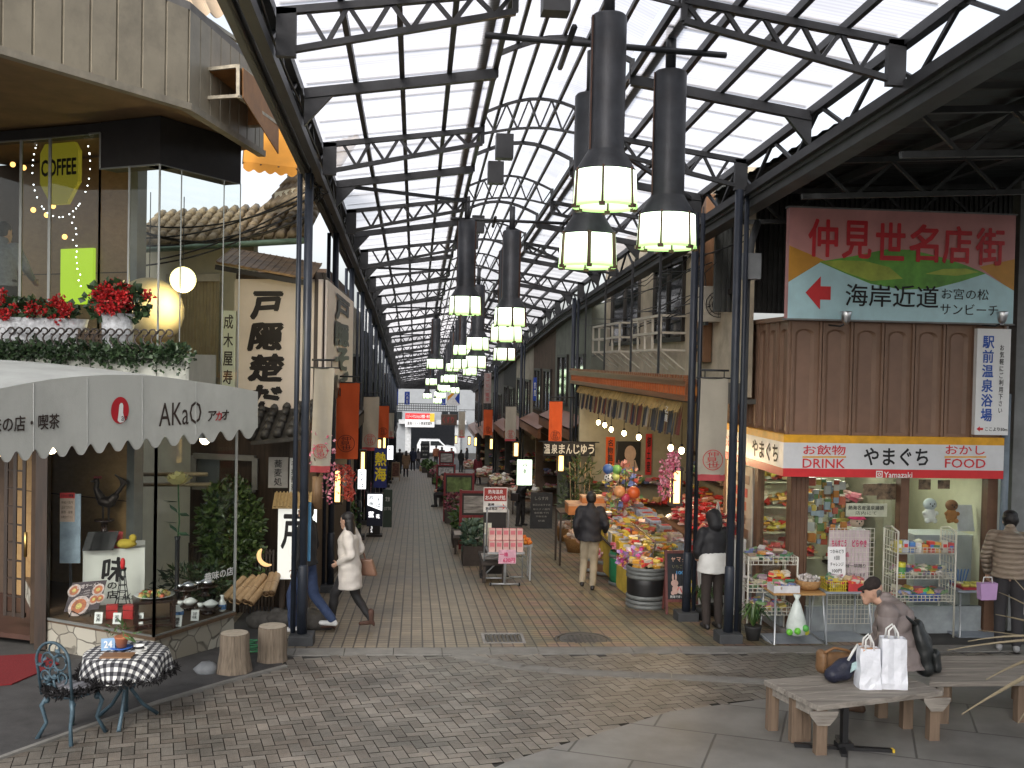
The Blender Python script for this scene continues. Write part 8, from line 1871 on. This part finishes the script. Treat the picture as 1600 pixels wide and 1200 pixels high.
# rooster
qr = D(163, 838, 13.3); t = T('rooster_figure', 'dark metal rooster figure on a small stand before the plywood wall', 'rooster figure', qr); s = .55
RST = mat('dark_bronze', (.04,.03,.025), .4, .6, .3)
b = B(); limb(b, [(-.02,0,.46),(.06,0,.44),(.13,0,.52)], [(.07,.09),(.07,.09),.05], 12); limb(b, [(-.05,0,.5),(-.11,0,.62),(-.10,0,.70)], [.06,.035,.032]); b.ball((-.11,0,.72), .04, 8); b.prism([(-.15,-.008,.73),(-.19,-.008,.71),(-.15,-.008,.70)], (0,.016,0))
for k in range(4): limb(b, [(.12,0,.52),(.20+.02*k,0,.62+.03*k),(.22-.03*k,0,.74+.02*k)], [.03,.022,.012], 8)
for x in (-.02,.05): limb(b, [(x,0,.40),(x,0,.22)], [.016,.012], 6)
b.done('body', RST, t, True); b = B(); [b.ball((-.13+.025*k,0,.765), .02, 6) for k in range(4)]; b.done('comb', mat('dull_red_comb', (.18,.02,.02), .5), t, True); b = B(); b.lathe([(.16,0),(.16,.02),(.05,.04),(.04,.18),(.13,.20),(.13,.22)], (0,0,0), 12); b.done('stand', LACQ, t, True)
# poster board on a stand
p, q = D(93, 880, 12.9), D(126, 772, 12.9); t = T('poster_board', 'pale blue poster board with a red and cream notice inside the cafe window', 'poster', ((p.x+q.x)/2, p.y, p.z)); w_, h_ = q.x-p.x, q.z-p.z
B().bb(-w_/2, w_/2, 0, .02, 0, h_).done('board', mat('pale_blue_poster', (.33,.42,.50), .5, 0, .35, 4), t, True); B().bb(-w_/2, w_/2*.45, -.012, -.002, h_*.60, h_*1.02).done('notice', mat('cream_notice', (.6,.45,.36), .6), t, True); B().bb(-w_/2, w_/2*.45, -.016, -.013, h_*.94, h_*1.02).done('notice_heading', REDP, t, True)
b = B(); text(b, 'スタッフ募集', (-w_*.14,-.016,h_*.98), X_, Z_, 1, 0, .01, w=w_*.6, h=h_*.04); [text(b, s, (-w_*.14,-.013,h_*(.88-.07*i)), X_, Z_, 1, 0, 0, w=w_*.55, h=h_*.04) for i, s in enumerate(('時給八百円', '土日できる方', '調理・接客', 'お問合せ下さい'))]; b.done('lettering', INK, t, True); B().bar((0,.05,-.35),(0,.02,.1),.03).done('stand', STEEL, t, True)
# tilted menu photo board with bowls
q = on_deck(126, 962); t = T('menu_photo_board', 'tilted black menu board with photographs of bowls at the front of the cafe window', 'menu board', q, rz=rad(8)); 
UPm = Vector((.15,.22,1)).normalized(); RTm = Vector((1,0,.16)).normalized(); NM_ = RTm.cross(UPm)
def mp_(x, z, l=0): return RTm*x+UPm*z+NM_*l+Z_*.02
b = B(); b.prism([mp_(-.2,.06), mp_(.2,.02), mp_(.23,.36), mp_(-.17,.40)], tuple(-NM_*.02)); b.done('board', mat('menu_black', (.03,.012,.02), .4), t, True)
def disc(b, x, z, r, l, m=0): b.add([mp_(x+r*math.cos(2*PI*k/18), z+r*math.sin(2*PI*k/18), l) for k in range(18)], [tuple(range(18))])
for nm, sc, l, c in (('bowl_photo', 1, .004, (.46,.36,.34)), ('soup_photo', .72, .006, (.38,.10,.03)), ('topping_photo', .3, .008, (.5,.4,.1))):
    b = B(); [disc(b, x, z, r*sc, l) for x, z, r in ((-.04,.10,.12),(-.13,.30,.075),(.15,.26,.07),(.12,.15,.06),(.19,.15,.055))]; b.done(nm, mat('menu_'+nm, c, .35, 0, .5, 30), t, True)
b = B(); text(b, '味噌ラーメン', mp_(.03,.33), RTm, UPm, 1, 0, .01, w=.26, h=.05, lift=.006); [text(b, '— 630円 —', mp_(.02,.27-.03*k), RTm, UPm, 1, 0, 0, w=.14, h=.02, lift=.006) for k in range(3)]; b.done('lettering', mat('pale_menu_ink', (.6,.5,.5), .6), t, True); B().tube([(-.12,-.06,0),(-.1,.0,.06),(0,-.05,.02),(.1,0,.06),(.12,-.06,0)], .008, 5).done('stand', LACQ, t, True)
# red topped tower model
t = put('tower_model', 'thin black tower model with a red top beside the white display box', 'tower model', 191, 952); b = B(); sg_ = [(-1,-1),(1,-1),(1,1),(-1,1)]
prof = [(.085,0),(.055,.14),(.035,.30),(.02,.50)]
for s in sg_: b.tube([(s[0]*r, s[1]*r, z) for r, z in prof], .006, 5)
for r, z in [(.075,.05),(.055,.14),(.044,.22),(.035,.30),(.027,.40)]: [b.bar((s[0]*r,s[1]*r,z), (e[0]*r,e[1]*r,z), .008) for s, e in zip(sg_, sg_[1:]+sg_[:1])]
b.done('lattice', INK, t, True); B().lathe([(.022,.50),(.028,.54),(.028,.60),(.015,.63)], (0,0,0), 10).done('top', REDP, t, True)
for i, (px, py) in enumerate(((175, 966), (203, 966))):
    t = put('red_case', ['red box standing left of the tower model in the cafe window','red box standing right of the tower model in the cafe window'][i], 'box', px, py, 0, .2-.5*i); B().bb(-.065,.065,-.05,.05,0,.16).done('case', REDB, t, True, .004); B().bb(-.067,.067,-.052,.052,.10,.106).done('lid_line', LACQ, t, True)
# low lacquer table with a big dish
t = put('lacquer_table', 'dark red lacquer table carrying a big dish at the cafe window corner', 'table', 241, 978, 0, .3); B().bb(-.24,.24,-.19,.19,.30,.33).done('tabletop', LACQ, t, True, .004); b = B()
for x in (-.2,.2):
    for y in (-.15,.15): B().bb(x-.022,x+.022,y-.022,y+.022,0,.30).done('leg', LACQ, t, True)
B().bb(-.2,.2,-.17,-.13,.03,.06).bb(-.2,.2,.13,.17,.03,.06).done('stretcher', LACQ, t, True)
d = T('food_dish', 'large dish of mixed food on the dark red lacquer table', 'dish', t.location+Vector((0,0,.33)), rz=.3); B().lathe([(.10,0),(.22,.035),(.225,.04),(.1,.012),(0,.012)], (0,0,0), 24).done('plate', CHINA, d, True)
b = B(); rg = random.Random(8)
for _ in range(70): a_ = rg.uniform(0,6.28); r_ = .17*math.sqrt(rg.random()); b.ball((r_*math.cos(a_), r_*math.sin(a_), .035+.04*(1-r_/.17)), rg.uniform(.018,.03), 6, 0, .3, int(rg.random()*99))
o = b.done('food', islandmat('mixed_food', [(.4,.3,.06),(.1,.2,.05),(.55,.4,.15),(.5,.1,.04),(.2,.12,.05),(.5,.45,.3)], .45), d, True); o['kind'] = 'stuff'
for i, (px, py, up) in enumerate(((292, 935, .1), (320, 930, .1), (325, 958, .04), (293, 952, .02))):
    t = put('dish_set', ['round dark tray with lidded grey bowls behind the lacquer table','round dark tray with a grey bowl near the window end','low dark tray with a pale bowl beside the small sake bottle','small dark tray with a blue white cup in the middle of the display'][i], 'tray', px, py); B().lathe([(.09,0),(.05,.02),(.05,up),(.16,up+.02),(.165,up+.035),(.14,up+.03),(0,up+.03)], (0,0,0), 20).done('tray', LACQ, t, True)
    b = B(); b.lathe([(.04,up+.03),(.085,up+.07),(.09,up+.085),(.05,up+.11),(.02,up+.125)], (.03,0,0), 16); b.lathe([(.03,up+.03),(.045,up+.08)], (-.09,.02,0), 12); b.done('bowl', [CHROME, CHROME, CHINA, CHINA][i], t, True)
def bottle(name, label, cat, px, py, prof, m, band=None):
    t = put(name, label, cat, px, py); B().lathe(prof, (0,0,0), 16).done('body', m, t, True)
    if band: B().lathe(band[0], (0,0,0), 16, caps=False).done('pattern', band[1], t, True)
bottle('sake_bottle', 'small blue and white sake bottle at the far corner of the display', 'bottle', 347, 955, [(.035,0),(.05,.03),(.05,.10),(.02,.15),(.018,.18),(.028,.20)], CHINA, ([(.051,.03),(.051,.09)], mat('blue_glaze', (.1,.2,.4), .25, 0, .8, 30)))
bottle('sake_bottle', 'round white sake bottle with blue glaze before the dark trays', 'bottle', 278, 965, [(.04,0),(.07,.05),(.065,.09),(.02,.13),(.03,.15)], CHINA, ([(.071,.04),(.068,.085)], mat('blue_glaze', (0,0,0))))
for i, (px, py) in enumerate(((153, 974), (182, 975), (217, 975), (277, 979), (304, 970))):
    t = put('price_card', 'small white price card along the front edge of the cafe display', 'price card', px, py, 0, 0, 'price cards along the cafe window'); B().prism([(-.045,0,0),(.045,0,0),(.045,.03,.12),(-.045,.03,.12)], (0,.03,0)).done('card', CHINA, t, True); b = B(); text(b, ['天丼','定食','珈琲','蕎麦','甘味'][i], (0,.012,.06), X_, Vector((0,.25,1)), 1, 0, .01, w=.05, h=.08, vertical=True, gap=1.0); b.done('lettering', INK, t, True)
# tall yellow rose in a dark vase
t = put('yellow_rose', 'tall pale yellow artificial rose in a slim dark vase in the cafe window', 'flower', 276, 935); hh = D(284, 770, 12.0).z-ZPL
B().lathe([(.05,0),(.03,.1),(.03,.75),(.04,.8)], (0,0,0), 12).done('vase', INK, t, True); B().tube([(0,0,.7),(.02,0,1.0),(.0,0,hh-.05)], .010, 6).done('stem', mat('rose_stem', (.03,.09,.03), .5), t, True)
b = B(); rg = random.Random(4)
for k in range(16):
    a_ = k*2.4; r_ = .018+.011*k; e = Vector((math.cos(a_), math.sin(a_), 0)); n_ = Vector((-e.y, e.x, 0)); c = Vector((0,0,hh)); tilt = .11-.0055*k; w2 = .04+.003*k
    b.add([c-n_*w2*.6+e*r_*.4-Z_*.04, c+n_*w2*.6+e*r_*.4-Z_*.04, c+n_*w2+e*r_+Z_*tilt, c+e*(r_+.02)+Z_*(tilt+.02), c-n_*w2+e*r_+Z_*tilt], [(0,1,2,3,4)], 0, True)
b.done('petal', mat('pale_yellow_petal', (.66,.60,.28), .6, 0, .1), t, True)
b = B()
for z, s in ((.85,1),(.98,-1),(1.1,1),(1.25,-1)): 
    for k in range(3): a_ = s*.7+k*.5; e = Vector((s*math.cos(a_), -.4*math.sin(a_*2), .1*k-.1)).normalized(); n_ = Vector((-e.y, e.x, .2)).normalized()*.05; c = Vector((0,0,z)); b.add([c, c+e*.1+n_, c+e*.2, c+e*.1-n_], [(0,1,2,3)])
b.done('leaf', mat('rose_leaf', (.03,.09,.04), .4), t, True)
q0 = plan(246, 11.3); b = B(); c = hit(341, 897, vplane(C0, C1)); rv2 = (C1-C0).normalized(); text(b, '趣味の店', c, rv2, Z_, 1, 0, .02, w=.50, h=.10, lift=.012); b.done('window_lettering', WHITE, cafe)
# outdoor: round table with gingham cloth
def gingham():
    m, n, l, p = _new('gingham_cloth'); tc = N(n, 'ShaderNodeTexCoord'); mp = N(n, 'ShaderNodeMapping'); l.new(tc.outputs['UV'], mp.inputs[0]); sp = N(n, 'ShaderNodeSeparateXYZ'); l.new(mp.outputs[0], sp.inputs[0]); f = []
    for i in (0, 1):
        a = N(n, 'ShaderNodeMath', operation='MULTIPLY'); a.inputs[1].default_value = 14; l.new(sp.outputs[i], a.inputs[0]); c = N(n, 'ShaderNodeMath', operation='FRACT'); l.new(a.outputs[0], c.inputs[0]); g = N(n, 'ShaderNodeMath', operation='GREATER_THAN'); g.inputs[1].default_value = .5; l.new(c.outputs[0], g.inputs[0]); f.append(g.outputs[0])
    s = N(n, 'ShaderNodeMath', operation='ADD'); l.new(f[0], s.inputs[0]); l.new(f[1], s.inputs[1]); h_ = N(n, 'ShaderNodeMath', operation='MULTIPLY'); h_.inputs[1].default_value = .5; l.new(s.outputs[0], h_.inputs[0]); cr = N(n, 'ShaderNodeValToRGB'); e = cr.color_ramp.elements; e[0].color = (.62,.62,.6,1); e[1].color = (.012,.012,.016,1); k = cr.color_ramp.elements.new(.5); k.color = (.12,.12,.13,1); l.new(h_.outputs[0], cr.inputs[0]); l.new(cr.outputs[0], p.inputs['Base Color']); p.inputs['Roughness'].default_value = .85; return m
BLUEI = mat('blue_grey_cast_iron', (.05,.085,.11), .5, .2, .3, 12, .2, 60)
q = PG(196, 1128); tb = T('cafe_table', 'round cast iron cafe table under a black and white gingham cloth', 'table', q); TH = .66
B().lathe([(.34,TH-.03),(.36,TH-.015),(.34,TH),(0,TH)], (0,0,0), 28).done('tabletop', BLUEI, tb, True)
for k in range(3):
    a_ = k*2*PI/3+.6; c, s = math.cos(a_), math.sin(a_); B().tube([(.05*c,.05*s,TH-.03),(.16*c,.16*s,.45),(.05*c,.05*s,.30),(.16*c,.16*s,.14),(.30*c,.30*s,.02)], [.018,.018,.02,.018,.02], 7).done('leg', BLUEI, tb, True)
B().tube([(0,0,.1),(0,0,TH-.03)], .025, 8).done('column', BLUEI, tb, True)
cl = T('tablecloth', 'black and white gingham cloth with dark fur trim on the cafe table', 'tablecloth', (q.x, q.y, q.z+TH)); n = 48; rings = [(0,.004),(.2,.004),(.35,.004),(.375,-.01),(.385,-.06),(.395,-.13),(.40,-.19)]; vs = []; uv = []
for r, z in rings:
    for k in range(n):
        a_ = 2*PI*k/n; w = 1+(.0 if r < .37 else .09*abs(z)/.19*math.sin(a_*7)); vs.append((r*w*math.cos(a_), r*w*math.sin(a_), z)); rr = r if r < .36 else .36+abs(z); uv.append((.5+rr*math.cos(a_), .5+rr*math.sin(a_)))
b = B(); fs = [(i*n+k, i*n+(k+1) % n, (i+1)*n+(k+1) % n, (i+1)*n+k) for i in range(len(rings)-1) for k in range(n)]; b.add(vs, fs, 0, True); o = b.done('cloth', gingham(), cl, True); ul = o.data.uv_layers.new(name='UVMap')
for lp in o.data.loops: ul.data[lp.index].uv = uv[lp.vertex_index]
b = B(); b.leaves((0,0,0), (.001,.001,.001), 1, .001); rg = random.Random(1)
for k in range(520): a_ = 2*PI*k/520; w = 1+.09*math.sin(a_*7); b.leaves((.40*w*math.cos(a_), .40*w*math.sin(a_), -.19), (.025,.025,.02), 3, .05, k, asp=.3)
b.done('fur_trim', mat('black_fur', (.010,.009,.010), .9), cl, True)
zt3 = q.z+TH+.005
t = T('potted_cactus', 'small green succulent in a terracotta pot on the gingham cloth', 'potted plant', (q.x-.06, q.y+.06, zt3)); B().lathe([(.045,.02),(.06,.10),(.066,.105),(.066,.12),(.055,.12)], (0,0,0), 14).done('pot', TERRA, t, True); B().lathe([(.05,.0),(.10,.015),(.105,.02),(.05,.012),(0,.012)], (0,0,0), 16).done('saucer', mat('cobalt_plate', (.04,.12,.42), .3), t, True); B().leaves((0,0,.17), (.11,.09,.07), 40, .09, 9, asp=.2).done('foliage', LEAF, t, True)
t = T('coffee_cup', 'white coffee cup and saucer on the gingham cloth', 'cup', (q.x+.13, q.y-.06, zt3)); B().lathe([(.03,.012),(.045,.06),(.048,.07),(.043,.068),(.03,.03),(0,.03)], (0,0,0), 16).done('cup', CHINA, t, True); B().lathe([(.04,0),(.075,.01),(.04,.008),(0,.008)], (0,0,0), 18).done('saucer', CHINA, t, True); B().lathe([(.0455,.042),(.0478,.064)], (0,0,0), 16, caps=False).done('band', INK, t, True); B().tube([(.042,0,.055),(.07,0,.05),(.065,0,.03),(.035,0,.025)], .006, 5).done('handle', CHINA, t, True)
t = T('number_card', 'blue number card leaning on the gingham cloth', 'card', (q.x-.17, q.y+.02, zt3), rz=.3); B().prism([(-.06,0,0),(.06,0,0),(.06,.04,.10),(-.06,.04,.10)], (0,.01,0)).done('card', mat('pale_blue_card', (.25,.4,.6), .5), t, True); b = B(); text(b, '24', (0,.018,.05), X_, Vector((0,.37,1)), 1, 0, .03, w=.07, h=.06); b.done('lettering', WHITE, t, True)
B_ = B().bb(-.14,.14,-.08,.08,0,.012).done('napkin_mat', wood('brown_mat', (.16,.08,.04), (.25,.14,.07), 3)); B_.location = (q.x-.03, q.y-.17, zt3); tag(B_, 'brown place mat at the front of the gingham table', 'place mat')
# cast iron chair
q = PG(112, 1150); ch = T('cafe_chair', 'ornate blue grey cast iron chair with a dark furry seat pad', 'chair', q, rz=rad(-28))
SHt = .42; B().lathe([(.19,SHt-.03),(.205,SHt-.015),(.195,SHt),(0,SHt)], (0,0,0), 24).done('seat', BLUEI, ch, True)
for sx in (-1,1):
    for sy in (-1,1): B().tube([(sx*.13,sy*.13,SHt-.02),(sx*.18,sy*.17,.30),(sx*.14,sy*.15,.15),(sx*.20,sy*.20,0)], [.022,.020,.016,.02], 7).ball((sx*.15,sy*.14,SHt-.08), .03, 7).done('leg', BLUEI, ch, True)
b = B(); R_ = .17; y = -.17
arc = [(-R_*1.05, y, SHt-.02)]+[(-R_*math.cos(a_)*1.12, y-.05, SHt+.30+.17*math.sin(a_)) for a_ in [PI*i/14 for i in range(15)]]+[(R_*1.05, y, SHt-.02)]; b.tube(arc, .013, 7)
for cx_, cz_, r_, a0, a1 in ((-.07,.30,.07,0,2*PI),(.07,.30,.07,0,2*PI),(0,.40,.06,0,2*PI),(0,.2,.05,0,2*PI),(-.1,.16,.05,-1,4),(.1,.16,.05,-1,4)): b.tube([(cx_+r_*math.cos(a0+(a1-a0)*i/14), y-.035, SHt+cz_+r_*math.sin(a0+(a1-a0)*i/14)) for i in range(15)], .0085, 6)
for k in range(10): b.leaves(((k % 4-1.5)*.07, y-.035, SHt+.12+.08*(k//2 % 4)), (.03,.01,.03), 5, .05, k, asp=.8)
b.tube([(0,y,SHt),(0,y-.04,SHt+.14)], .01, 6); b.done('backrest', BLUEI, ch, True)
cu = T('seat_pad', 'striped seat pad with black fur edge on the iron chair', 'cushion', (q.x, q.y, q.z+SHt), rz=rad(-28)); B().lathe([(.17,.0),(.19,.02),(.17,.045),(0,.05)], (0,0,0), 24).done('pad', mat('striped_pad', (.2,.2,.22), .9, 0, .9, 9, stretch=(6,.3,1)), cu, True)
b = B()
for k in range(330): a_ = 2*PI*k/330; b.leaves((.205*math.cos(a_), .205*math.sin(a_), .02), (.03,.03,.025), 3, .055, k+9000, asp=.3)
b.done('fur_trim', mat('black_fur', (0,0,0)), cu, True)
# red mat, stumps, stones
b = B(); p = [PG(-60, 1075), PG(-20, 1045), PG(60, 1023), PG(96, 1030), PG(20, 1068)]; p = [PG(-40, 1030), PG(62, 1024), PG(92, 1040), PG(18, 1072), PG(-60, 1078)]; b.prism([(v.x, v.y, gz(v.y)+.012) for v in p], (0,0,.012)); tag(b.done('door_mat', mat('red_carpet', (.15,.008,.010), .95, 0, .3, 60, .4, 200)), 'dark red door mat before the cafe entrance', 'mat')
BARK = wood('weathered_stump', (.09,.068,.048), (.27,.215,.16), 3.5, 'Z', .9, .8); RINGS = mat('stump_top', (.42,.36,.28), .8, 0, .2, 14)
for i, (px, py, r0, r1, h) in enumerate(((363, 1054, .19, .155, .43), (423, 1036, .17, .16, .40))):
    q = PG(px, py); t = T('tree_stump', ['wider tree stump seat with flared foot beside the stone plinth','straight tree stump seat nearer the first arcade post'][i], 'stump', (q.x, q.y+.1, q.z)); b = B(); rg = random.Random(i); n = 26; prof = [(r0*1.02,0),(r0*.95,.08),(r1*1.02,h*.5),(r1,h-.015),(r1*.96,h)]; wv = [1+.035*math.sin(k*1.7+i)+.02*math.sin(k*3.1) for k in range(n)]; vs = [(r*wv[k]*math.cos(2*PI*k/n), r*wv[k]*math.sin(2*PI*k/n), z) for r, z in prof for k in range(n)]
    b.add(vs, [(j*n+k, j*n+(k+1) % n, (j+1)*n+(k+1) % n, (j+1)*n+k) for j in range(len(prof)-1) for k in range(n)], 0, True); b.done('trunk', BARK, t, True); b = B(); b.lathe([(r1*.95,h+.001),(0,h+.002)], (0,0,0), 26, caps=False); b.done('cut_top', RINGS, t, True)
q = PG(322, 1052); b = B(); b.ball((0,0,.05), (.13,.10,.08), 10, 0, .12, 3); o = b.done('rock', mat('blue_grey_stone', (.16,.17,.18), .7, 0, .3)); o.location = q; tag(o, 'blue grey stone beside the wider stump', 'rock')
b = B(); q = PG(390, 1036); b.tube([(q.x+.15*math.cos(a_*.7), q.y+.3+.10*math.sin(a_*.7), q.z+.03+.006*a_) for a_ in range(26)], .012, 6); tag(b.done('garden_hose', mat('green_hose', (.03,.16,.07), .4)), 'coiled green hose behind the stumps', 'hose')
# ================================================================== BENCHES, BAGS, PALM (front right)
BW = wood('weathered_grey_bench', (.12,.105,.09), (.33,.30,.26), 2.2, 'X', .8, .35); BL = wood('brown_bench_leg', (.10,.068,.045), (.20,.14,.095), 2.2, 'Z', .8, .3)
def bench(name, label, P, n, axis_long, legs, leg_h, brackets=()):
    """P: four top corners (near-left, near-right, far-right, far-left) at one height; n boards running along near edge"""
    c = sum(P, Vector())/4; z = P[0].z; g = gz(c.y); t = T(name, label, 'bench', (c.x, c.y, g)); a, b_, d, e = P
    for i in range(n):
        u0, u1 = i/n+.006, (i+1)/n-.006; b = B(); p0, p1 = a.lerp(e, u0), a.lerp(e, u1); q0, q1 = b_.lerp(d, u0), b_.lerp(d, u1); b.prism([p0, q0, q1, p1], (0,0,-.05)); b.done('board', BW, t, False, .006)
    for s in (.05, .95): b = B(); b.bar(a.lerp(b_, s)-Z_*.09+(e-a)*.03, e.lerp(d, s)-Z_*.09-(e-a)*.03, .06, .08); b.done('rail', BW, t)
    for u_, v_ in legs:
        p = a.lerp(b_, u_).lerp(e.lerp(d, u_), v_); B().bb(p.x-.05, p.x+.05, p.y-.045, p.y+.045, gz(p.y), z-.05).done('leg', BL, t, False, .006)
    for u_, v_ in brackets:
        p = a.lerp(b_, u_).lerp(e.lerp(d, u_), v_); o = -.075; B().prism([(p.x-.13, p.y+o, z-.05), (p.x+.13, p.y+o, z-.05), (p.x+.12, p.y+o, z-.09), (p.x+.055, p.y+o, z-.17), (p.x-.055, p.y+o, z-.17), (p.x-.12, p.y+o, z-.09)], (0,.02,0)).done('bracket', BW, t)
    return t
ZBn = gz(9.2)+.47
P1 = [PZ(1278, 1103, ZBn), PZ(1474, 1080, ZBn), PZ(1452, 1060, ZBn), PZ(1193, 1062, ZBn)]
P1[2] = P1[3] + (P1[1]-P1[0])*1.02
bench('wooden_bench', 'weathered wide wooden bench carrying the shopping bags', P1, 5, 0, [(.05,.06), (.95,.06), (.05,.94), (.95,.94), (.05,.5), (.95,.5), (.12,.5)], .4, [(.05,.06), (.95,.06)])
ZB2 = gz(10.4)+.46
P2 = [PZ(1452, 1066, ZB2), PZ(1790, 1062, ZB2), PZ(1770, 1022, ZB2), PZ(1415, 1050, ZB2)]; P2[3] = P2[0]+(P2[2]-P2[1])
bench('wooden_bench', 'long weathered wooden bench behind, running out of the picture', P2, 4, 0, [(.06,.1), (.06,.9), (.42,.1), (.42,.9), (.95,.1), (.95,.9)], .4)
q = PG(1318, 1172); t = T('table_base', 'black metal pedestal with a cross foot under the wooden bench', 'pedestal', (q.x, q.y, q.z)); b = B(); b.bar((0,0,0.03),(0,0,.42),.07,.05); b.bar((-.42,.08,.025),(.40,-.09,.025),.05,.03); b.bar((-.08,-.2,.027),(.06,.26,.027),.05,.03); b.box((0,0,.05),(.14,.10,.05)); b.done('pedestal', mat('black_steel', (.012,.012,.013), .4), t, True); B().box((.41,-.092,.025),(.02,.05,.032)).done('yellow_tip', YBX, t, True)
def top_pt(px, py): return PZ(px, py, ZBn)
# white shopping bags
def carrier(px, py, w_, d_, h_, rz, label, orange=False):
    q = top_pt(px, py); t = T('shopping_bag', label, 'bag', (q.x, q.y+d_/2, ZBn), rz=rz); b = B(); n = 6; vs = []
    rg = random.Random(int(px)); prof = [(0,1),(.12,1.03),(.3,1.0),(.5,.99),(.75,1.0),(1,1.02)]
    per = [(-1,-1),(-.5,-1.05),(0,-1),(.5,-1.04),(1,-1),(1.02,0),(1,1),(.5,1.03),(0,1),(-.5,1.04),(-1,1),(-1.03,0)]; m_ = len(per)
    for i, (u_, s) in enumerate(prof):
        for x, y in per: vs.append((x*w_/2*s*(1-.10*u_)+rg.uniform(-.006,.006), y*d_/2*s*(1-.45*u_)+rg.uniform(-.008,.008), u_*h_+(rg.uniform(-.008,.008) if i else 0)))
    b.add(vs, [(i*m_+k, i*m_+(k+1) % m_, (i+1)*m_+(k+1) % m_, (i+1)*m_+k) for i in range(len(prof)-1) for k in range(m_)]); b.add(vs[:m_], [tuple(range(m_))[::-1]]); b.done('bag', mat('white_plastic_paper', (.70,.72,.77), .35, 0, .10, 7, .9, 11), t, True)
    b = B(); [b.bar((w_*x, -d_*.43+z*.06, z), (w_*(x+.10), -d_*.43+z*.06-.002, z+.03), .006, .004) for x, z in ((.22,.07),(.26,.10),(.20,.13),(.27,.15))]; b.done('print', mat('pale_blue_print', (.2,.4,.65), .5), t, True) if not orange else None
    for s in (-1,1): B().tube([(-w_*.22, s*d_*.26, h_-.02), (-w_*.20, s*d_*.2, h_+.07), (-.0, s*d_*.15, h_+.115), (w_*.14, s*d_*.2, h_+.05), (w_*.18, s*d_*.26, h_-.02)], .009, 6).done('handle', WHITE, t, True)
    if orange: B().box((0,-.01,h_*.93), (w_*.7,d_*.4,.03), .1).done('orange_packet', mat('peach_packet', (.65,.36,.2), .5), t, True)
carrier(1362, 1078, .20, .17, .37, rad(-6), 'white paper shopping bag with an orange packet on top, beside the dark bag', True)
carrier(1400, 1078, .24, .19, .46, rad(-8), 'taller white shopping bag at the right of the pair on the wooden bench')
q = top_pt(1310, 1058); t = T('leather_bag', 'brown leather shoulder bag behind the dark nylon bag on the bench', 'bag', (q.x+.0, q.y+.12, ZBn)); b = B(); limb(b, [(-.10,0,.10),(.14,0,.11)], [(.07,.11),(.06,.10)], 12); limb(b, [(-.12,0,.05),(-.12,0,.18)], [(.05,.09),(.05,.09)], 10); fuse(b, 'bag', mat('worn_brown_leather', (.19,.105,.05), .45, 0, .3, 8, .15, 50), .012, t, 2, .002); B().tube([(-.12,-.07,.22),(-.02,-.05,.26),(.1,-.06,.24),(.18,-.06,.2)], .014, 6).done('strap', mat('strap_leather', (.22,.11,.045), .5), t, True)
q = top_pt(1322, 1070); t = T('nylon_bag', 'dark navy nylon bag leaning against the white shopping bags', 'bag', (q.x, q.y+.08, ZBn)); b = B(); limb(b, [(-.10,-.02,.08),(.02,0,.13),(.10,.0,.20)], [(.085,.08),(.10,.09),(.06,.06)], 12); limb(b, [(.10,0,.2),(.14,0,.30)], [(.05,.04),(.02,.015)], 8); fuse(b, 'bag', mat('navy_nylon', (.016,.018,.035), .45, 0, .3, 9, .3, 40), .011, t, 2, .005); B().tube([(.02,-.06,.22),(.07,-.06,.31),(.12,-.03,.36),(.15,0,.30)], .012, 6).done('handle', WHITE, t, True); B().prism([(.03,-.10,.12),(.09,-.09,.15),(.10,-.08,.22),(.05,-.09,.2)], (0,.01,0)).done('pale_lining', mat('pale_aqua', (.4,.55,.55), .6), t, True)
# palm fronds reaching in from the right edge
t = T('palm_plant', 'dry brown green palm with long blades reaching in from the edge of the plaza', 'palm', (4.45, 7.2, gz(7.2))); FR = leafmat('dry_palm_blade', (.10,.08,.045), (.30,.25,.16), .6)
b = B(); base = D(1700, 1010, 7.6)
for i, (x, y, w_, dd) in enumerate(((1502, 1116, .022, 6.9), (1480, 1016, .010, 7.6), (1512, 1002, .010, 7.8), (1555, 960, .012, 8.0), (1560, 925, .010, 8.2), (1540, 1062, .016, 7.2), (1528, 985, .008, 8.0), (1590, 1130, .02, 6.8), (1570, 890, .008, 8.3))):
    e = D(x, y, dd); s = base+Vector((.0, (i-4)*.05, .03*(4-i))); mid = (e+s)/2+Z_*(.05+.02*(i % 3)); n = 10; pts = []
    for k in range(n+1): u_ = k/n; pts.append(s*(1-u_)**2+mid*2*u_*(1-u_)+e*u_**2)
    vs = []
    for k, p in enumerate(pts): w2 = w_*(1-(k/n)**2)*.9+.002; vs += [p+Z_*w2+Y_*w2*.6, p-Y_*.01, p-Z_*w2-Y_*w2*.2]
    b.add(vs, [(3*k, 3*k+1, 3*k+4, 3*k+3) for k in range(n)]+[(3*k+1, 3*k+2, 3*k+5, 3*k+4) for k in range(n)], 0, True)
b.done('frond', FR, t); b = B(); b.tube([(base.x+.1, base.y, gz(7.2)), (base.x+.05, base.y, base.z-.5), (base.x, base.y, base.z)], [.09,.08,.05], 10); b.done('trunk', BARK, t)
